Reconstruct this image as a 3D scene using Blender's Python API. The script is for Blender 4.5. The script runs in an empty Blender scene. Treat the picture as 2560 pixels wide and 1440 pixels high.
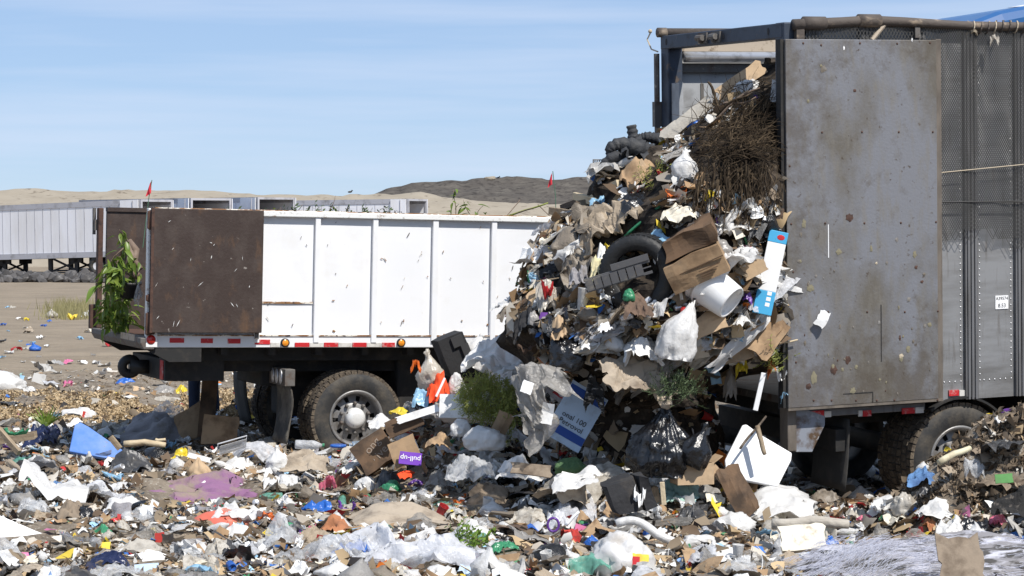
import bpy, bmesh, math, random
import numpy as np
from mathutils import Vector, Matrix, Euler
from mathutils.bvhtree import BVHTree

SC = bpy.context.scene
COL = SC.collection
R = math.radians
random.seed(7)
RNG = np.random.default_rng(11)

# ------------------------------------------------------------------ camera
FPX = 5700.0            # focal length in pixels of the 2560-wide photograph
CAMZ = 2.65
HOR = 561.0             # horizon row
cam_d = bpy.data.cameras.new('camera')
cam = bpy.data.objects.new('camera', cam_d)
COL.objects.link(cam)
cam.location = (0, 0, CAMZ)
cam.rotation_euler = (R(90), 0, 0)
cam_d.sensor_width = 36.0
cam_d.lens = FPX / 2560 * 36
cam_d.shift_y = -(720 - HOR) / 2560
cam_d.clip_start = 0.5
cam_d.clip_end = 3000
SC.camera = cam

# ------------------------------------------------------------------ sky, sun, exposure
SUN_L = Vector((-0.37, 0.47, -0.80)).normalized()     # the way the light travels
sun_el = math.asin(-SUN_L.z)
sun_az = math.atan2(-SUN_L.x, -SUN_L.y)                 # clockwise from +Y
world = bpy.data.worlds.new('World')
SC.world = world
world.use_nodes = True
wn = world.node_tree
wn.nodes.clear()
wo = wn.nodes.new('ShaderNodeOutputWorld')
bg = wn.nodes.new('ShaderNodeBackground')
sky = wn.nodes.new('ShaderNodeTexSky')
sky.sky_type = 'NISHITA'
sky.sun_disc = False
sky.sun_elevation = sun_el
sky.sun_rotation = sun_az
sky.altitude = 2500
sky.air_density = 1.0
sky.dust_density = 0.1
sky.ozone_density = 5.0
# thin cirrus streaks
tc = wn.nodes.new('ShaderNodeTexCoord')
mp = wn.nodes.new('ShaderNodeMapping')
mp.inputs['Scale'].default_value = (1.3, 1.3, 22)
mp.inputs['Rotation'].default_value = (0, R(4), 0)
nz = wn.nodes.new('ShaderNodeTexNoise')
nz.inputs['Scale'].default_value = 2.6
nz.inputs['Detail'].default_value = 4
nz.inputs['Roughness'].default_value = 0.55
rp = wn.nodes.new('ShaderNodeMapRange')
rp.inputs['From Min'].default_value = 0.42
rp.inputs['From Max'].default_value = 0.8
rp.inputs['To Min'].default_value = 0.0
rp.inputs['To Max'].default_value = 0.62
mx = wn.nodes.new('ShaderNodeMix')
mx.data_type = 'RGBA'
mx.inputs[7].default_value = (6.2, 7.0, 8.6, 1)
wn.links.new(tc.outputs['Generated'], mp.inputs['Vector'])
wn.links.new(mp.outputs['Vector'], nz.inputs['Vector'])
wn.links.new(nz.outputs[0], rp.inputs['Value'])
wn.links.new(rp.outputs[0], mx.inputs[0])
hz_ = wn.nodes.new('ShaderNodeMix'); hz_.data_type = 'RGBA'
hz_.inputs[0].default_value = 0.62
hz_.inputs[7].default_value = (3.75, 5.15, 7.6, 1)
wn.links.new(sky.outputs[0], hz_.inputs[6])
wn.links.new(hz_.outputs[2], mx.inputs[6])
wn.links.new(mx.outputs[2], bg.inputs['Color'])
bg.inputs['Strength'].default_value = 0.085
wn.links.new(bg.outputs[0], wo.inputs['Surface'])

sd = bpy.data.lights.new('sun', 'SUN')
sd.energy = 4.4
sd.angle = R(0.53)
sd.color = (1.0, 0.955, 0.89)
so = bpy.data.objects.new('sun', sd)
COL.objects.link(so)
so.rotation_euler = SUN_L.to_track_quat('-Z', 'Y').to_euler()
so.location = (10, -10, 30)

SC.view_settings.view_transform = 'Standard'
SC.view_settings.look = 'None'
SC.view_settings.exposure = 0.42
SC.view_settings.gamma = 1
SC.view_settings.use_curve_mapping = False
SC.render.engine = 'CYCLES'
SC.cycles.max_bounces = 8
SC.cycles.transparent_max_bounces = 12
SC.cycles.diffuse_bounces = 3
SC.cycles.use_denoising = True

# ------------------------------------------------------------------ numpy noise
def _h(ix, iy, iz, s):
    n = (ix * 374761393 + iy * 668265263 + iz * 2147483647 + s * 1274126177) & 0xFFFFFFFF
    n = ((n ^ (n >> 13)) * 1274126177) & 0xFFFFFFFF
    n = (n ^ (n >> 16)) & 0xFFFFFFFF
    return n.astype(np.float64) / 2147483647.5 - 1.0

def vn(x, y, z=0.0, s=0):
    """value noise, about -1..1, on arrays"""
    x, y, z = np.broadcast_arrays(np.asarray(x, float), np.asarray(y, float), np.asarray(z, float))
    fx, fy, fz = np.floor(x), np.floor(y), np.floor(z)
    ix, iy, iz = fx.astype(np.int64), fy.astype(np.int64), fz.astype(np.int64)
    tx, ty, tz = x - fx, y - fy, z - fz
    tx = tx * tx * (3 - 2 * tx); ty = ty * ty * (3 - 2 * ty); tz = tz * tz * (3 - 2 * tz)
    r = 0
    for dx in (0, 1):
        wx = tx if dx else 1 - tx
        for dy in (0, 1):
            wy = ty if dy else 1 - ty
            for dz in (0, 1):
                wz = tz if dz else 1 - tz
                r = r + wx * wy * wz * _h(ix + dx, iy + dy, iz + dz, s)
    return r

def fbm(x, y, z=0.0, s=0, o=4, g=0.5):
    a, t = 1.0, 0.0
    for k in range(o):
        t = t + a * vn(np.asarray(x) * 2 ** k, np.asarray(y) * 2 ** k, np.asarray(z) * 2.0 ** k, s + k * 17)
        a *= g
    return t

def ridge(x, y, z=0.0, s=0):
    return 1 - 2 * np.abs(vn(x, y, z, s))

def sstep(a, b, x):
    t = np.clip((np.asarray(x, float) - a) / (b - a), 0, 1)
    return t * t * (3 - 2 * t)

# ------------------------------------------------------------------ pixels of the photograph to points
def pray(px, py):
    return Vector(((px - 1280) / FPX, 1.0, -(py - HOR) / FPX))

def pat(px, py, Y):
    d = pray(px, py)
    return Vector((d.x * Y, Y, CAMZ + d.z * Y))

def topx(p):
    return 1280 + FPX * p[0] / p[1], HOR - FPX * (p[2] - CAMZ) / p[1]

# ------------------------------------------------------------------ objects
def tag(o, label=None, cat=None, group=None, kind=None):
    if label: o['label'] = label
    if cat: o['category'] = cat
    if group: o['group'] = group
    if kind: o['kind'] = kind
    return o

def empty(name, loc=(0, 0, 0), rot=(0, 0, 0), label=None, cat=None, group=None):
    o = bpy.data.objects.new(name, None)
    COL.objects.link(o)
    o.empty_display_size = 0.2
    o.location = loc
    o.rotation_euler = rot
    return tag(o, label, cat, group)

def obj(name, me, mat=None, parent=None, loc=None, rot=None):
    o = bpy.data.objects.new(name, me)
    COL.objects.link(o)
    if mat is not None:
        if len(me.materials) == 0:
            me.materials.append(mat)
        else:
            o.material_slots[0].link = 'OBJECT'
            o.material_slots[0].material = mat
    if parent is not None:
        o.parent = parent
    if loc is not None: o.location = loc
    if rot is not None: o.rotation_euler = rot
    return o

def mesh_from(name, v, f, smooth=False):
    me = bpy.data.meshes.new(name)
    me.from_pydata([tuple(p) for p in v], [], [tuple(q) for q in f])
    if smooth:
        me.polygons.foreach_set('use_smooth', [True] * len(me.polygons))
    me.update()
    return me

class B:
    def __init__(s):
        s.v = []; s.f = []
    def add(s, v, f, m=None):
        n = len(s.v)
        for p in v:
            s.v.append(tuple(m @ Vector(p)) if m is not None else tuple(p))
        for q in f:
            s.f.append(tuple(i + n for i in q))
        return s
    def box(s, x0, x1, y0, y1, z0, z1, m=None):
        v = [(x0, y0, z0), (x1, y0, z0), (x1, y1, z0), (x0, y1, z0), (x0, y0, z1), (x1, y0, z1), (x1, y1, z1), (x0, y1, z1)]
        f = [(0, 3, 2, 1), (4, 5, 6, 7), (0, 1, 5, 4), (1, 2, 6, 5), (2, 3, 7, 6), (3, 0, 4, 7)]
        return s.add(v, f, m)
    def prism_y(s, poly, y0, y1, m=None):
        """poly: (x, z) points; extruded along y"""
        n = len(poly)
        v = [(x, y0, z) for x, z in poly] + [(x, y1, z) for x, z in poly]
        f = [tuple(range(n)), tuple(range(2 * n - 1, n - 1, -1))]
        f += [(i, i + n, (i + 1) % n + n, (i + 1) % n) for i in range(n)]
        return s.add(v, f, m)
    def tube(s, pts, r, n=8, m=None, cap=True):
        pts = [Vector(p) for p in pts]
        rr = r if isinstance(r, (list, tuple)) else [r] * len(pts)
        v, f = [], []
        up = None
        for i, p in enumerate(pts):
            t = (pts[min(i + 1, len(pts) - 1)] - pts[max(i - 1, 0)]).normalized()
            if up is None:
                up = t.orthogonal().normalized()
            a = (up - t * up.dot(t))
            a = a.normalized() if a.length > 1e-6 else t.orthogonal().normalized()
            up = a
            b = t.cross(a)
            for k in range(n):
                c = 2 * math.pi * k / n
                v.append(p + (a * math.cos(c) + b * math.sin(c)) * rr[i])
        for i in range(len(pts) - 1):
            for k in range(n):
                f.append((i * n + k, i * n + (k + 1) % n, (i + 1) * n + (k + 1) % n, (i + 1) * n + k))
        if cap:
            f.append(tuple(reversed(range(n))))
            f.append(tuple(range((len(pts) - 1) * n, len(pts) * n)))
        return s.add(v, f, m)
    def lathe_y(s, prof, cx, cz, n=32, m=None, close=False):
        """prof: (radius, y); turned round the axis through (cx, cz) along y"""
        v, f = [], []
        for r_, y in prof:
            for k in range(n):
                a = 2 * math.pi * k / n
                v.append((cx + r_ * math.cos(a), y, cz + r_ * math.sin(a)))
        L = len(prof)
        for i in range(L if close else L - 1):
            j = (i + 1) % L
            for k in range(n):
                f.append((i * n + k, i * n + (k + 1) % n, j * n + (k + 1) % n, j * n + k))
        return s.add(v, f, m)
    def lathe_z(s, prof, n=16, m=None, caps=True):
        v, f = [], []
        for r_, z in prof:
            for k in range(n):
                a = 2 * math.pi * k / n
                v.append((r_ * math.cos(a), r_ * math.sin(a), z))
        for i in range(len(prof) - 1):
            for k in range(n):
                f.append((i * n + k, i * n + (k + 1) % n, (i + 1) * n + (k + 1) % n, (i + 1) * n + k))
        if caps:
            f.append(tuple(reversed(range(n))))
            f.append(tuple(range((len(prof) - 1) * n, len(prof) * n)))
        return s.add(v, f, m)
    def ball(s, c, r, n=8, k=5, sc=(1, 1, 1)):
        prof = [(math.sin(math.pi * i / k) * r + 1e-4, -math.cos(math.pi * i / k) * r) for i in range(k + 1)]
        return s.lathe_z(prof, n, Matrix.Translation(c) @ Matrix.Diagonal((*sc, 1)))
    def mesh(s, name, smooth=False):
        return mesh_from(name, s.v, s.f, smooth)
    def build(s, name, mat, parent=None, smooth=False, bevel=0, loc=None, rot=None):
        o = obj(name, s.mesh(name, smooth), mat, parent, loc, rot)
        if bevel:
            md = o.modifiers.new('edge', 'BEVEL')
            md.width = bevel; md.segments = 2; md.limit_method = 'ANGLE'
            md.angle_limit = R(40)
        return o

def text_obj(name, s, size, mat, parent, m, extr=0.0006, align='CENTER'):
    cu = bpy.data.curves.new(name, 'FONT')
    cu.body = s; cu.size = size; cu.align_x = align; cu.align_y = 'CENTER'
    cu.extrude = extr
    cu.space_line = 0.95
    cu.resolution_u = 3
    tmp = bpy.data.objects.new(name, cu)
    COL.objects.link(tmp)
    me = bpy.data.meshes.new_from_object(tmp.evaluated_get(bpy.context.evaluated_depsgraph_get()))
    bpy.data.objects.remove(tmp)
    me.name = name; me.materials.clear()
    o = obj(name, me, mat, parent)
    o.matrix_local = m
    return o

# ------------------------------------------------------------------ materials
MATS = {}
def mk(name, col, rough=0.6, metal=0.0, dirt=None, dirt2=None, bump=None, transl=0.0, alpha=0.0, var=0.0, coord='Object', spec=0.4, streak=None, attr=None, coat=0.0):
    """dirt: (colour, scale, lo, hi[, stretch xyz]); bump: (scale, strength)"""
    if name in MATS: return MATS[name]
    m = bpy.data.materials.new(name)
    m.use_nodes = True
    nt = m.node_tree; N = nt.nodes; L = nt.links
    N.clear()
    out = N.new('ShaderNodeOutputMaterial')
    p = N.new('ShaderNodeBsdfPrincipled')
    p.inputs['Roughness'].default_value = rough
    p.inputs['Metallic'].default_value = metal
    p.inputs['Specular IOR Level'].default_value = spec
    if coat: 
        p.inputs['Coat Weight'].default_value = coat
        p.inputs['Coat Roughness'].default_value = 0.15
    tcn = N.new('ShaderNodeTexCoord')
    oi = N.new('ShaderNodeObjectInfo')
    ad = N.new('ShaderNodeVectorMath'); ad.operation = 'MULTIPLY_ADD'
    cb = N.new('ShaderNodeCombineXYZ')
    for i in range(3): L.new(oi.outputs['Random'], cb.inputs[i])
    L.new(cb.outputs[0], ad.inputs[0])
    ad.inputs[1].default_value = (31, 17, 23)
    L.new(tcn.outputs[coord], ad.inputs[2])
    vec = ad.outputs[0]
    if attr:
        an = N.new('ShaderNodeAttribute'); an.attribute_name = attr
        c = an.outputs['Color']
    else:
        rgb = N.new('ShaderNodeRGB'); rgb.outputs[0].default_value = (*col, 1)
        c = rgb.outputs[0]
    if var:
        hs = N.new('ShaderNodeHueSaturation')
        mr = N.new('ShaderNodeMapRange')
        mr.inputs['To Min'].default_value = 1 - var; mr.inputs['To Max'].default_value = 1 + var * .5
        L.new(oi.outputs['Random'], mr.inputs['Value'])
        L.new(mr.outputs[0], hs.inputs['Value'])
        L.new(c, hs.inputs['Color'])
        c = hs.outputs[0]
    def layer(c, d, seed):
        dc, scale, lo, hi = d[:4]
        v = vec
        mpn = N.new('ShaderNodeMapping')
        mpn.inputs['Scale'].default_value = d[4] if len(d) > 4 else (1, 1, 1)
        mpn.inputs['Location'].default_value = (seed, seed * 2.3, seed * .7)
        L.new(v, mpn.inputs['Vector'])
        n = N.new('ShaderNodeTexNoise')
        n.inputs['Scale'].default_value = scale
        n.inputs['Detail'].default_value = 6
        n.inputs['Roughness'].default_value = 0.62
        L.new(mpn.outputs[0], n.inputs['Vector'])
        r = N.new('ShaderNodeMapRange')
        r.inputs['From Min'].default_value = lo; r.inputs['From Max'].default_value = hi
        if len(d) > 5: r.inputs['To Max'].default_value = d[5]
        L.new(n.outputs[0], r.inputs['Value'])
        x = N.new('ShaderNodeMix'); x.data_type = 'RGBA'
        L.new(r.outputs[0], x.inputs[0])
        L.new(c, x.inputs[6])
        x.inputs[7].default_value = (*dc, 1)
        return x.outputs[2]
    for k, d in enumerate((dirt, dirt2, streak)):
        if d: c = layer(c, d, k * 5.1 + 1)
    L.new(c, p.inputs['Base Color'])
    if bump:
        bs = bump if isinstance(bump, list) else [bump]
        prev = None
        for sc_, st in bs:
            n = N.new('ShaderNodeTexNoise')
            n.inputs['Scale'].default_value = sc_
            n.inputs['Detail'].default_value = 5
            L.new(vec, n.inputs['Vector'])
            b = N.new('ShaderNodeBump')
            b.inputs['Strength'].default_value = st
            b.inputs['Distance'].default_value = 0.02
            L.new(n.outputs[0], b.inputs['Height'])
            if prev is not None: L.new(prev, b.inputs['Normal'])
            prev = b.outputs[0]
        L.new(prev, p.inputs['Normal'])
    surf = p.outputs[0]
    if transl:
        t = N.new('ShaderNodeBsdfTranslucent')
        L.new(c, t.inputs['Color'])
        x = N.new('ShaderNodeMixShader'); x.inputs[0].default_value = transl
        L.new(surf, x.inputs[1]); L.new(t.outputs[0], x.inputs[2])
        surf = x.outputs[0]
    if alpha:
        t = N.new('ShaderNodeBsdfTransparent')
        x = N.new('ShaderNodeMixShader')
        n = N.new('ShaderNodeTexNoise'); n.inputs['Scale'].default_value = 9
        L.new(vec, n.inputs['Vector'])
        r = N.new('ShaderNodeMapRange')
        r.inputs['From Min'].default_value = .3; r.inputs['From Max'].default_value = .7
        r.inputs['To Min'].default_value = max(0, alpha - .2); r.inputs['To Max'].default_value = min(.95, alpha + .2)
        L.new(n.outputs[0], r.inputs['Value'])
        L.new(r.outputs[0], x.inputs[0])
        L.new(surf, x.inputs[1]); L.new(t.outputs[0], x.inputs[2])
        surf = x.outputs[0]
    L.new(surf, out.inputs['Surface'])
    MATS[name] = m
    return m

SOIL = (0.13, 0.10, 0.07)
white_paint = mk('white_paint', (0.75, 0.755, 0.765), 0.5, dirt=((0.66, 0.64, 0.60), 2.0, 0.55, 0.9), dirt2=((0.25, 0.13, 0.06), 30, 0.74, 0.79), streak=((0.6, 0.57, 0.5), 5, 0.66, 0.8, (2, 2, .5)), bump=(2.0, 0.06))
white_rail = mk('worn_white_paint', (0.74, 0.74, 0.72), 0.5, dirt=((0.22, 0.12, 0.06), 7, 0.6, 0.7), dirt2=((0.35, 0.33, 0.3), 20, 0.58, 0.7))
rust_paint = mk('rust_strip', (0.24, 0.12, 0.05), 0.9, dirt=((0.7, 0.66, 0.58), 8, 0.48, 0.56, (1, 1, 3)), dirt2=((0.06, 0.03, 0.02), 14, 0.55, 0.62))
brown_ply = mk('brown_door_board', (0.040, 0.026, 0.021), 0.62, dirt=((0.066, 0.049, 0.041), 5.0, 0.45, 0.75, (1, 1, .7)), dirt2=((0.30, 0.27, 0.24), 13, 0.68, 0.75), streak=((0.10, 0.055, 0.03), 4, 0.56, 0.75, (1.6, 1.6, .7)), bump=(30, 0.15))
steel_grime = mk('grimy_steel', (0.14, 0.13, 0.12), 0.7, 0.3, dirt=((0.10, 0.06, 0.04), 6, 0.5, 0.7), dirt2=((0.3, 0.27, 0.22), 11, 0.6, 0.7), bump=(12, .3))
brown_steel = mk('rusty_brown_steel', (0.085, 0.045, 0.032), 0.75, 0.1, dirt=((0.03, 0.02, 0.018), 9, 0.5, 0.7), bump=(20, .3))
black_frame = mk('black_chassis', (0.018, 0.018, 0.018), 0.75, dirt=((0.06, 0.05, 0.04), 7, 0.5, 0.8))
rubber = mk('tyre_rubber', (0.028, 0.028, 0.028), 0.75, dirt=((0.10, 0.085, 0.065), 6, 0.42, 0.75), bump=(40, .2))
rubber_mud = mk('muddy_tread', (0.07, 0.055, 0.042), 0.95, dirt=((0.15, 0.12, 0.085), 14, 0.42, 0.62), dirt2=((0.3, 0.26, 0.2), 40, .62, .7), bump=(40, .6))
rim_mat = mk('wheel_rim_paint', (0.24, 0.235, 0.23), 0.42, 0.4, dirt=((0.11, 0.09, 0.07), 9, 0.5, 0.7))
chrome = mk('chrome', (0.7, 0.7, 0.7), 0.18, 1.0)
hub_white = mk('white_hub', (0.72, 0.72, 0.7), 0.35, 0.2, dirt=((0.1, .08, .06), 14, .62, .7))
flap_mat = mk('mud_flap_rubber', (0.05, 0.046, 0.042), 0.8, dirt=((0.19, 0.165, 0.13), 4, 0.42, 0.72, (7, 1, .7)), bump=(14, .3))
dark_flap = mk('dark_flap_rubber', (0.035, 0.035, 0.034), 0.75, dirt=((0.09, 0.08, .07), 5, .5, .8))
red_tape = mk('red_reflector', (0.50, 0.025, 0.03), 0.4, dirt=((0.5, 0.38, 0.36), 14, 0.55, 0.72))
white_tape = mk('white_reflector', (0.62, 0.60, 0.56), 0.4, dirt=((0.35, 0.33, 0.3), 10, 0.5, 0.72))
red_lens = mk('red_lens', (0.45, 0.02, 0.015), 0.2, coat=.5)
amber = mk('amber_lens', (0.78, 0.27, 0.02), 0.25, coat=.5)
black_plastic = mk('black_plastic', (0.02, 0.02, 0.021), 0.5)
alu = mk('aluminium_side', (0.27, 0.272, 0.276), 0.45, 0.25, dirt=((0.17, 0.167, 0.162), 2.2, 0.42, 0.72, (.6, 1, 3)), dirt2=((0.29, 0.29, 0.29), 1.5, 0.55, 0.75, (.5, 1, 4)), streak=((0.12, 0.105, 0.09), 4, 0.55, 0.8, (5, 1, .5)), bump=(1.6, .35))
alu_post = mk('aluminium_post', (0.17, 0.17, 0.175), 0.5, 0.25, dirt=((0.11, 0.105, 0.1), 3, 0.45, 0.7, (5, 5, .5)))
door_steel = mk('dirty_steel_door', (0.195, 0.20, 0.218), 0.55, 0.25, dirt=((0.135, 0.122, 0.102), 1.1, 0.46, 0.66, (1.4, 1, .8)), dirt2=((0.075, 0.055, 0.04), 16, 0.62, 0.72), streak=((0.19, 0.175, 0.15), 5, 0.5, 0.8, (2.5, 2.5, .6)), bump=[(3, .1), (40, .12)])
door_grime = mk('caked_grime', (0.14, 0.12, 0.095), 0.8, dirt=((0.24, 0.23, 0.22), 6, 0.45, 0.62), dirt2=((0.06, 0.045, 0.03), 15, 0.58, 0.68))
door_edge = mk('door_edge', (0.17, 0.145, 0.12), 0.7, 0.2, dirt=((0.07, 0.06, 0.05), 6, .45, .7, (1, 1, .3)))
blue_steel = mk('dark_blue_steel', (0.05, 0.062, 0.085), 0.5, 0.3, dirt=((0.025, 0.025, 0.03), 5, 0.5, 0.7), dirt2=((0.13, .1, .08), 9, .6, .7), bump=(10, .2))
inner_panel = mk('inner_grey_panel', (0.36, 0.37, 0.38), 0.65, 0.1, dirt=((0.22, 0.22, 0.22), 4, 0.45, 0.7), dirt2=((0.1, 0.08, 0.07), 16, .66, .72))
tan_board = mk('dusty_board', (0.42, 0.35, 0.27), 0.9, dirt=((0.2, 0.15, 0.1), 12, .55, .68))
silver_tube = mk('silver_tube', (0.6, 0.6, 0.61), 0.35, 0.6, dirt=((0.3, 0.29, 0.28), 7, .5, .7))
pipe_mat = mk('weathered_pipe', (0.085, 0.07, 0.06), 0.75, 0.1, dirt=((0.28, 0.22, 0.16), 7, 0.56, 0.7, (.6, 1, 1)), bump=(18, .4))
net_mat = mk('black_net', (0.05, 0.049, 0.047), 0.8)
rope_mat = mk('pale_rope', (0.45, 0.38, 0.28), 0.9)
black_ink = mk('black_ink', (0.02, 0.02, 0.02), 0.6)
white_ink = mk('white_ink', (0.8, 0.8, 0.8), 0.6)
label_white = mk('label_white', (0.82, 0.82, 0.82), 0.45)
blue_paint = mk('blue_paint', (0.015, 0.085, 0.25), 0.4, coat=.2, dirt=((0.03, 0.13, 0.30), 1.0, .4, .8))
glass_dark = mk('dark_glass', (0.02, 0.025, 0.03), 0.1)
bag_blue_grey = mk('stained_plate', (0.25, 0.27, 0.31), 0.6, 0.2, dirt=((0.10, 0.065, 0.04), 6, 0.45, 0.62), dirt2=((.45, .47, .5), 9, .6, .7))
far_white = mk('far_trailer_white', (0.82, 0.82, 0.85), 0.6, dirt=((0.68, 0.66, 0.64), .8, 0.45, 0.8, (1, 1, .3)))
far_grey = mk('far_trailer_grey', (0.42, 0.42, 0.45), 0.6, dirt=((0.14, .13, .12), 1.5, .5, .8))
far_dark = mk('far_trailer_dark', (0.03, 0.03, 0.032), 0.8)
# grime caked over the foot and the hinge edge of the steel door: a stain with an edge of its own
_nt = door_steel.node_tree; _N = _nt.nodes; _L = _nt.links
_p = [n for n in _N if n.type == 'BSDF_PRINCIPLED'][0]
_src = _p.inputs['Base Color'].links[0].from_socket
_tc = _N.new('ShaderNodeTexCoord'); _sx = _N.new('ShaderNodeSeparateXYZ'); _L.new(_tc.outputs['Object'], _sx.inputs[0])
_n = _N.new('ShaderNodeTexNoise'); _n.inputs['Scale'].default_value = 4.5; _n.inputs['Detail'].default_value = 9; _n.inputs['Roughness'].default_value = .7
_L.new(_tc.outputs['Object'], _n.inputs['Vector'])
def _mr(sock, a, b, c, d):
    r = _N.new('ShaderNodeMapRange'); r.inputs[1].default_value = a; r.inputs[2].default_value = b; r.inputs[3].default_value = c; r.inputs[4].default_value = d
    _L.new(sock, r.inputs[0]); return r.outputs[0]
def _ma(op, x, y):
    m = _N.new('ShaderNodeMath'); m.operation = op
    for i, q in enumerate((x, y)):
        if isinstance(q, (int, float)): m.inputs[i].default_value = q
        else: _L.new(q, m.inputs[i])
    return m.outputs[0]
_low = _mr(_sx.outputs[2], 1.05, 2.1, .24, 0.0)
_edge = _mr(_sx.outputs[0], .0, .5, .16, 0.0)
_top = _mr(_sx.outputs[2], 3.95, 4.25, .0, .10)
_f = _ma('ADD', _n.outputs[0], _ma('MAXIMUM', _ma('MAXIMUM', _low, _edge), _top))
_fac = _mr(_f, .58, .76, 0, .66)
_mx = _N.new('ShaderNodeMix'); _mx.data_type = 'RGBA'
_L.new(_fac, _mx.inputs[0]); _L.new(_src, _mx.inputs[6]); _mx.inputs[7].default_value = (.095, .078, .06, 1)
_L.new(_mx.outputs[2], _p.inputs['Base Color'])
# ================================================================== TRUCK FRAMES
def frame(O, theta, pitch_up, roll):
    return Matrix.Translation(O) @ Matrix.Rotation(theta, 4, 'Z') @ Matrix.Rotation(-pitch_up, 4, 'Y') @ Matrix.Rotation(roll, 4, 'X')

T1_O, T1_E = Vector((-4.01, 25.0, 0.0)), (R(0), R(1.15), R(22))
M1 = frame(T1_O, R(22), R(-1.15), 0)
T2_O, T2_E = Vector((2.553, 20.65, 0.0)), (R(1.6), R(-1.45), R(22.5))
M2 = frame(T2_O, R(22.5), R(1.45), R(1.6))
M1i, M2i = M1.inverted(), M2.inverted()

def side(Mi, px, py, v=0.0):
    """local (u, w) where the sight line of a photo pixel meets the plane v of a truck"""
    o = Mi @ Vector((0, 0, CAMZ))
    d = Mi.to_3x3() @ pray(px, py)
    t = (v - o.y) / d.y
    p = o + d * t
    return p.x, p.z
def s1(px, py, v=0.0): return side(M1i, px, py, v)
def s2(px, py, v=0.0): return side(M2i, px, py, v)
def rear(Mi, px, py, u=0.0):
    o = Mi @ Vector((0, 0, CAMZ)); d = Mi.to_3x3() @ pray(px, py)
    p = o + d * ((u - o.x) / d.x)
    return p.y, p.z

# ================================================================== GROUND
def ground_h(X, Y):
    X = np.asarray(X, float); Y = np.asarray(Y, float)
    edge = 41.0 + 1.5 * vn(X * .35, Y * .2, 0, 3)
    Lm = 1 - sstep(edge - 3.5, edge + .5, Y)
    z = Lm * (0.09 * vn(X * .7, Y * .6, 0, 5) + 0.07 * vn(X * 1.7, Y * 1.5, 0, 6) + 0.045 * vn(X * 4, Y * 4, 0, 7) + .05)
    z += (1 - Lm) * (0.035 * vn(X * .5, Y * 1.3, 0, 8) + .015 * vn(X * 3, Y * 3.2, 0, 9))
    # heap between the two vehicles
    dx = X + .30; dy = Y - 23.1
    z += 1.0 * np.exp(-(np.where(dx < 0, dx / .62, dx / .95)) ** 2 - (np.where(dy < 0, dy / .85, dy / .8)) ** 2)
    z += 0.50 * np.exp(-((X + 1.15) / .55) ** 2 - ((Y - 23.4) / .8) ** 2)
    # foot of the spilled load
    dx = X - 1.1; dy = Y - 20.7
    z += .32 * np.exp(-(dx / 1.0) ** 2 - (dy / .8) ** 2)
    # earth bank on the right
    dy = Y - 19.4
    z += 1.3 * sstep(2.6, 4.8, X) * (1 - sstep(6.5, 8.5, X)) * np.exp(-(np.where(dy > 0, dy / .8, dy / .62)) ** 2) * (1 + .12 * vn(X * 2.5, Y * 2.5, 0, 33))
    # low rise in the foreground
    z += .10 * np.exp(-((X + 3) / 1.6) ** 2 - ((Y - 19) / 1.2) ** 2) + .12 * np.exp(-((X - .2) / 1.3) ** 2 - ((Y - 18) / .8) ** 2)
    z += .12 * np.exp(-((X + 4.6) / 1.3) ** 2 - ((Y - 31) / 1.5) ** 2) + .25 * np.exp(-((X + 3.3) / .7) ** 2 - ((Y - 29.5) / .8) ** 2)
    # far ground lifts a little under the trailers
    return z

def axis(fine0, fine1, step, far):
    a = list(np.arange(fine0, fine1 + 1e-6, step))
    lo, hi, s = fine0, fine1, step
    while hi < far:
        s *= 1.32; hi += s; a.append(hi)
    s = step
    while lo > -far:
        s *= 1.32; lo -= s; a.insert(0, lo)
    return np.array(a)
gx = axis(-9.5, 9.5, .14, 900)
gy = axis(13, 46, .13, 1500)
GX, GY = np.meshgrid(gx, gy)
GZ = ground_h(GX, GY)
gv = np.stack([GX.ravel(), GY.ravel(), GZ.ravel()], 1)
nx_, ny_ = len(gx), len(gy)
ii = (np.arange(ny_ - 1)[:, None] * nx_ + np.arange(nx_ - 1)[None, :]).ravel()
gf = np.stack([ii, ii + 1, ii + 1 + nx_, ii + nx_], 1)

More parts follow.
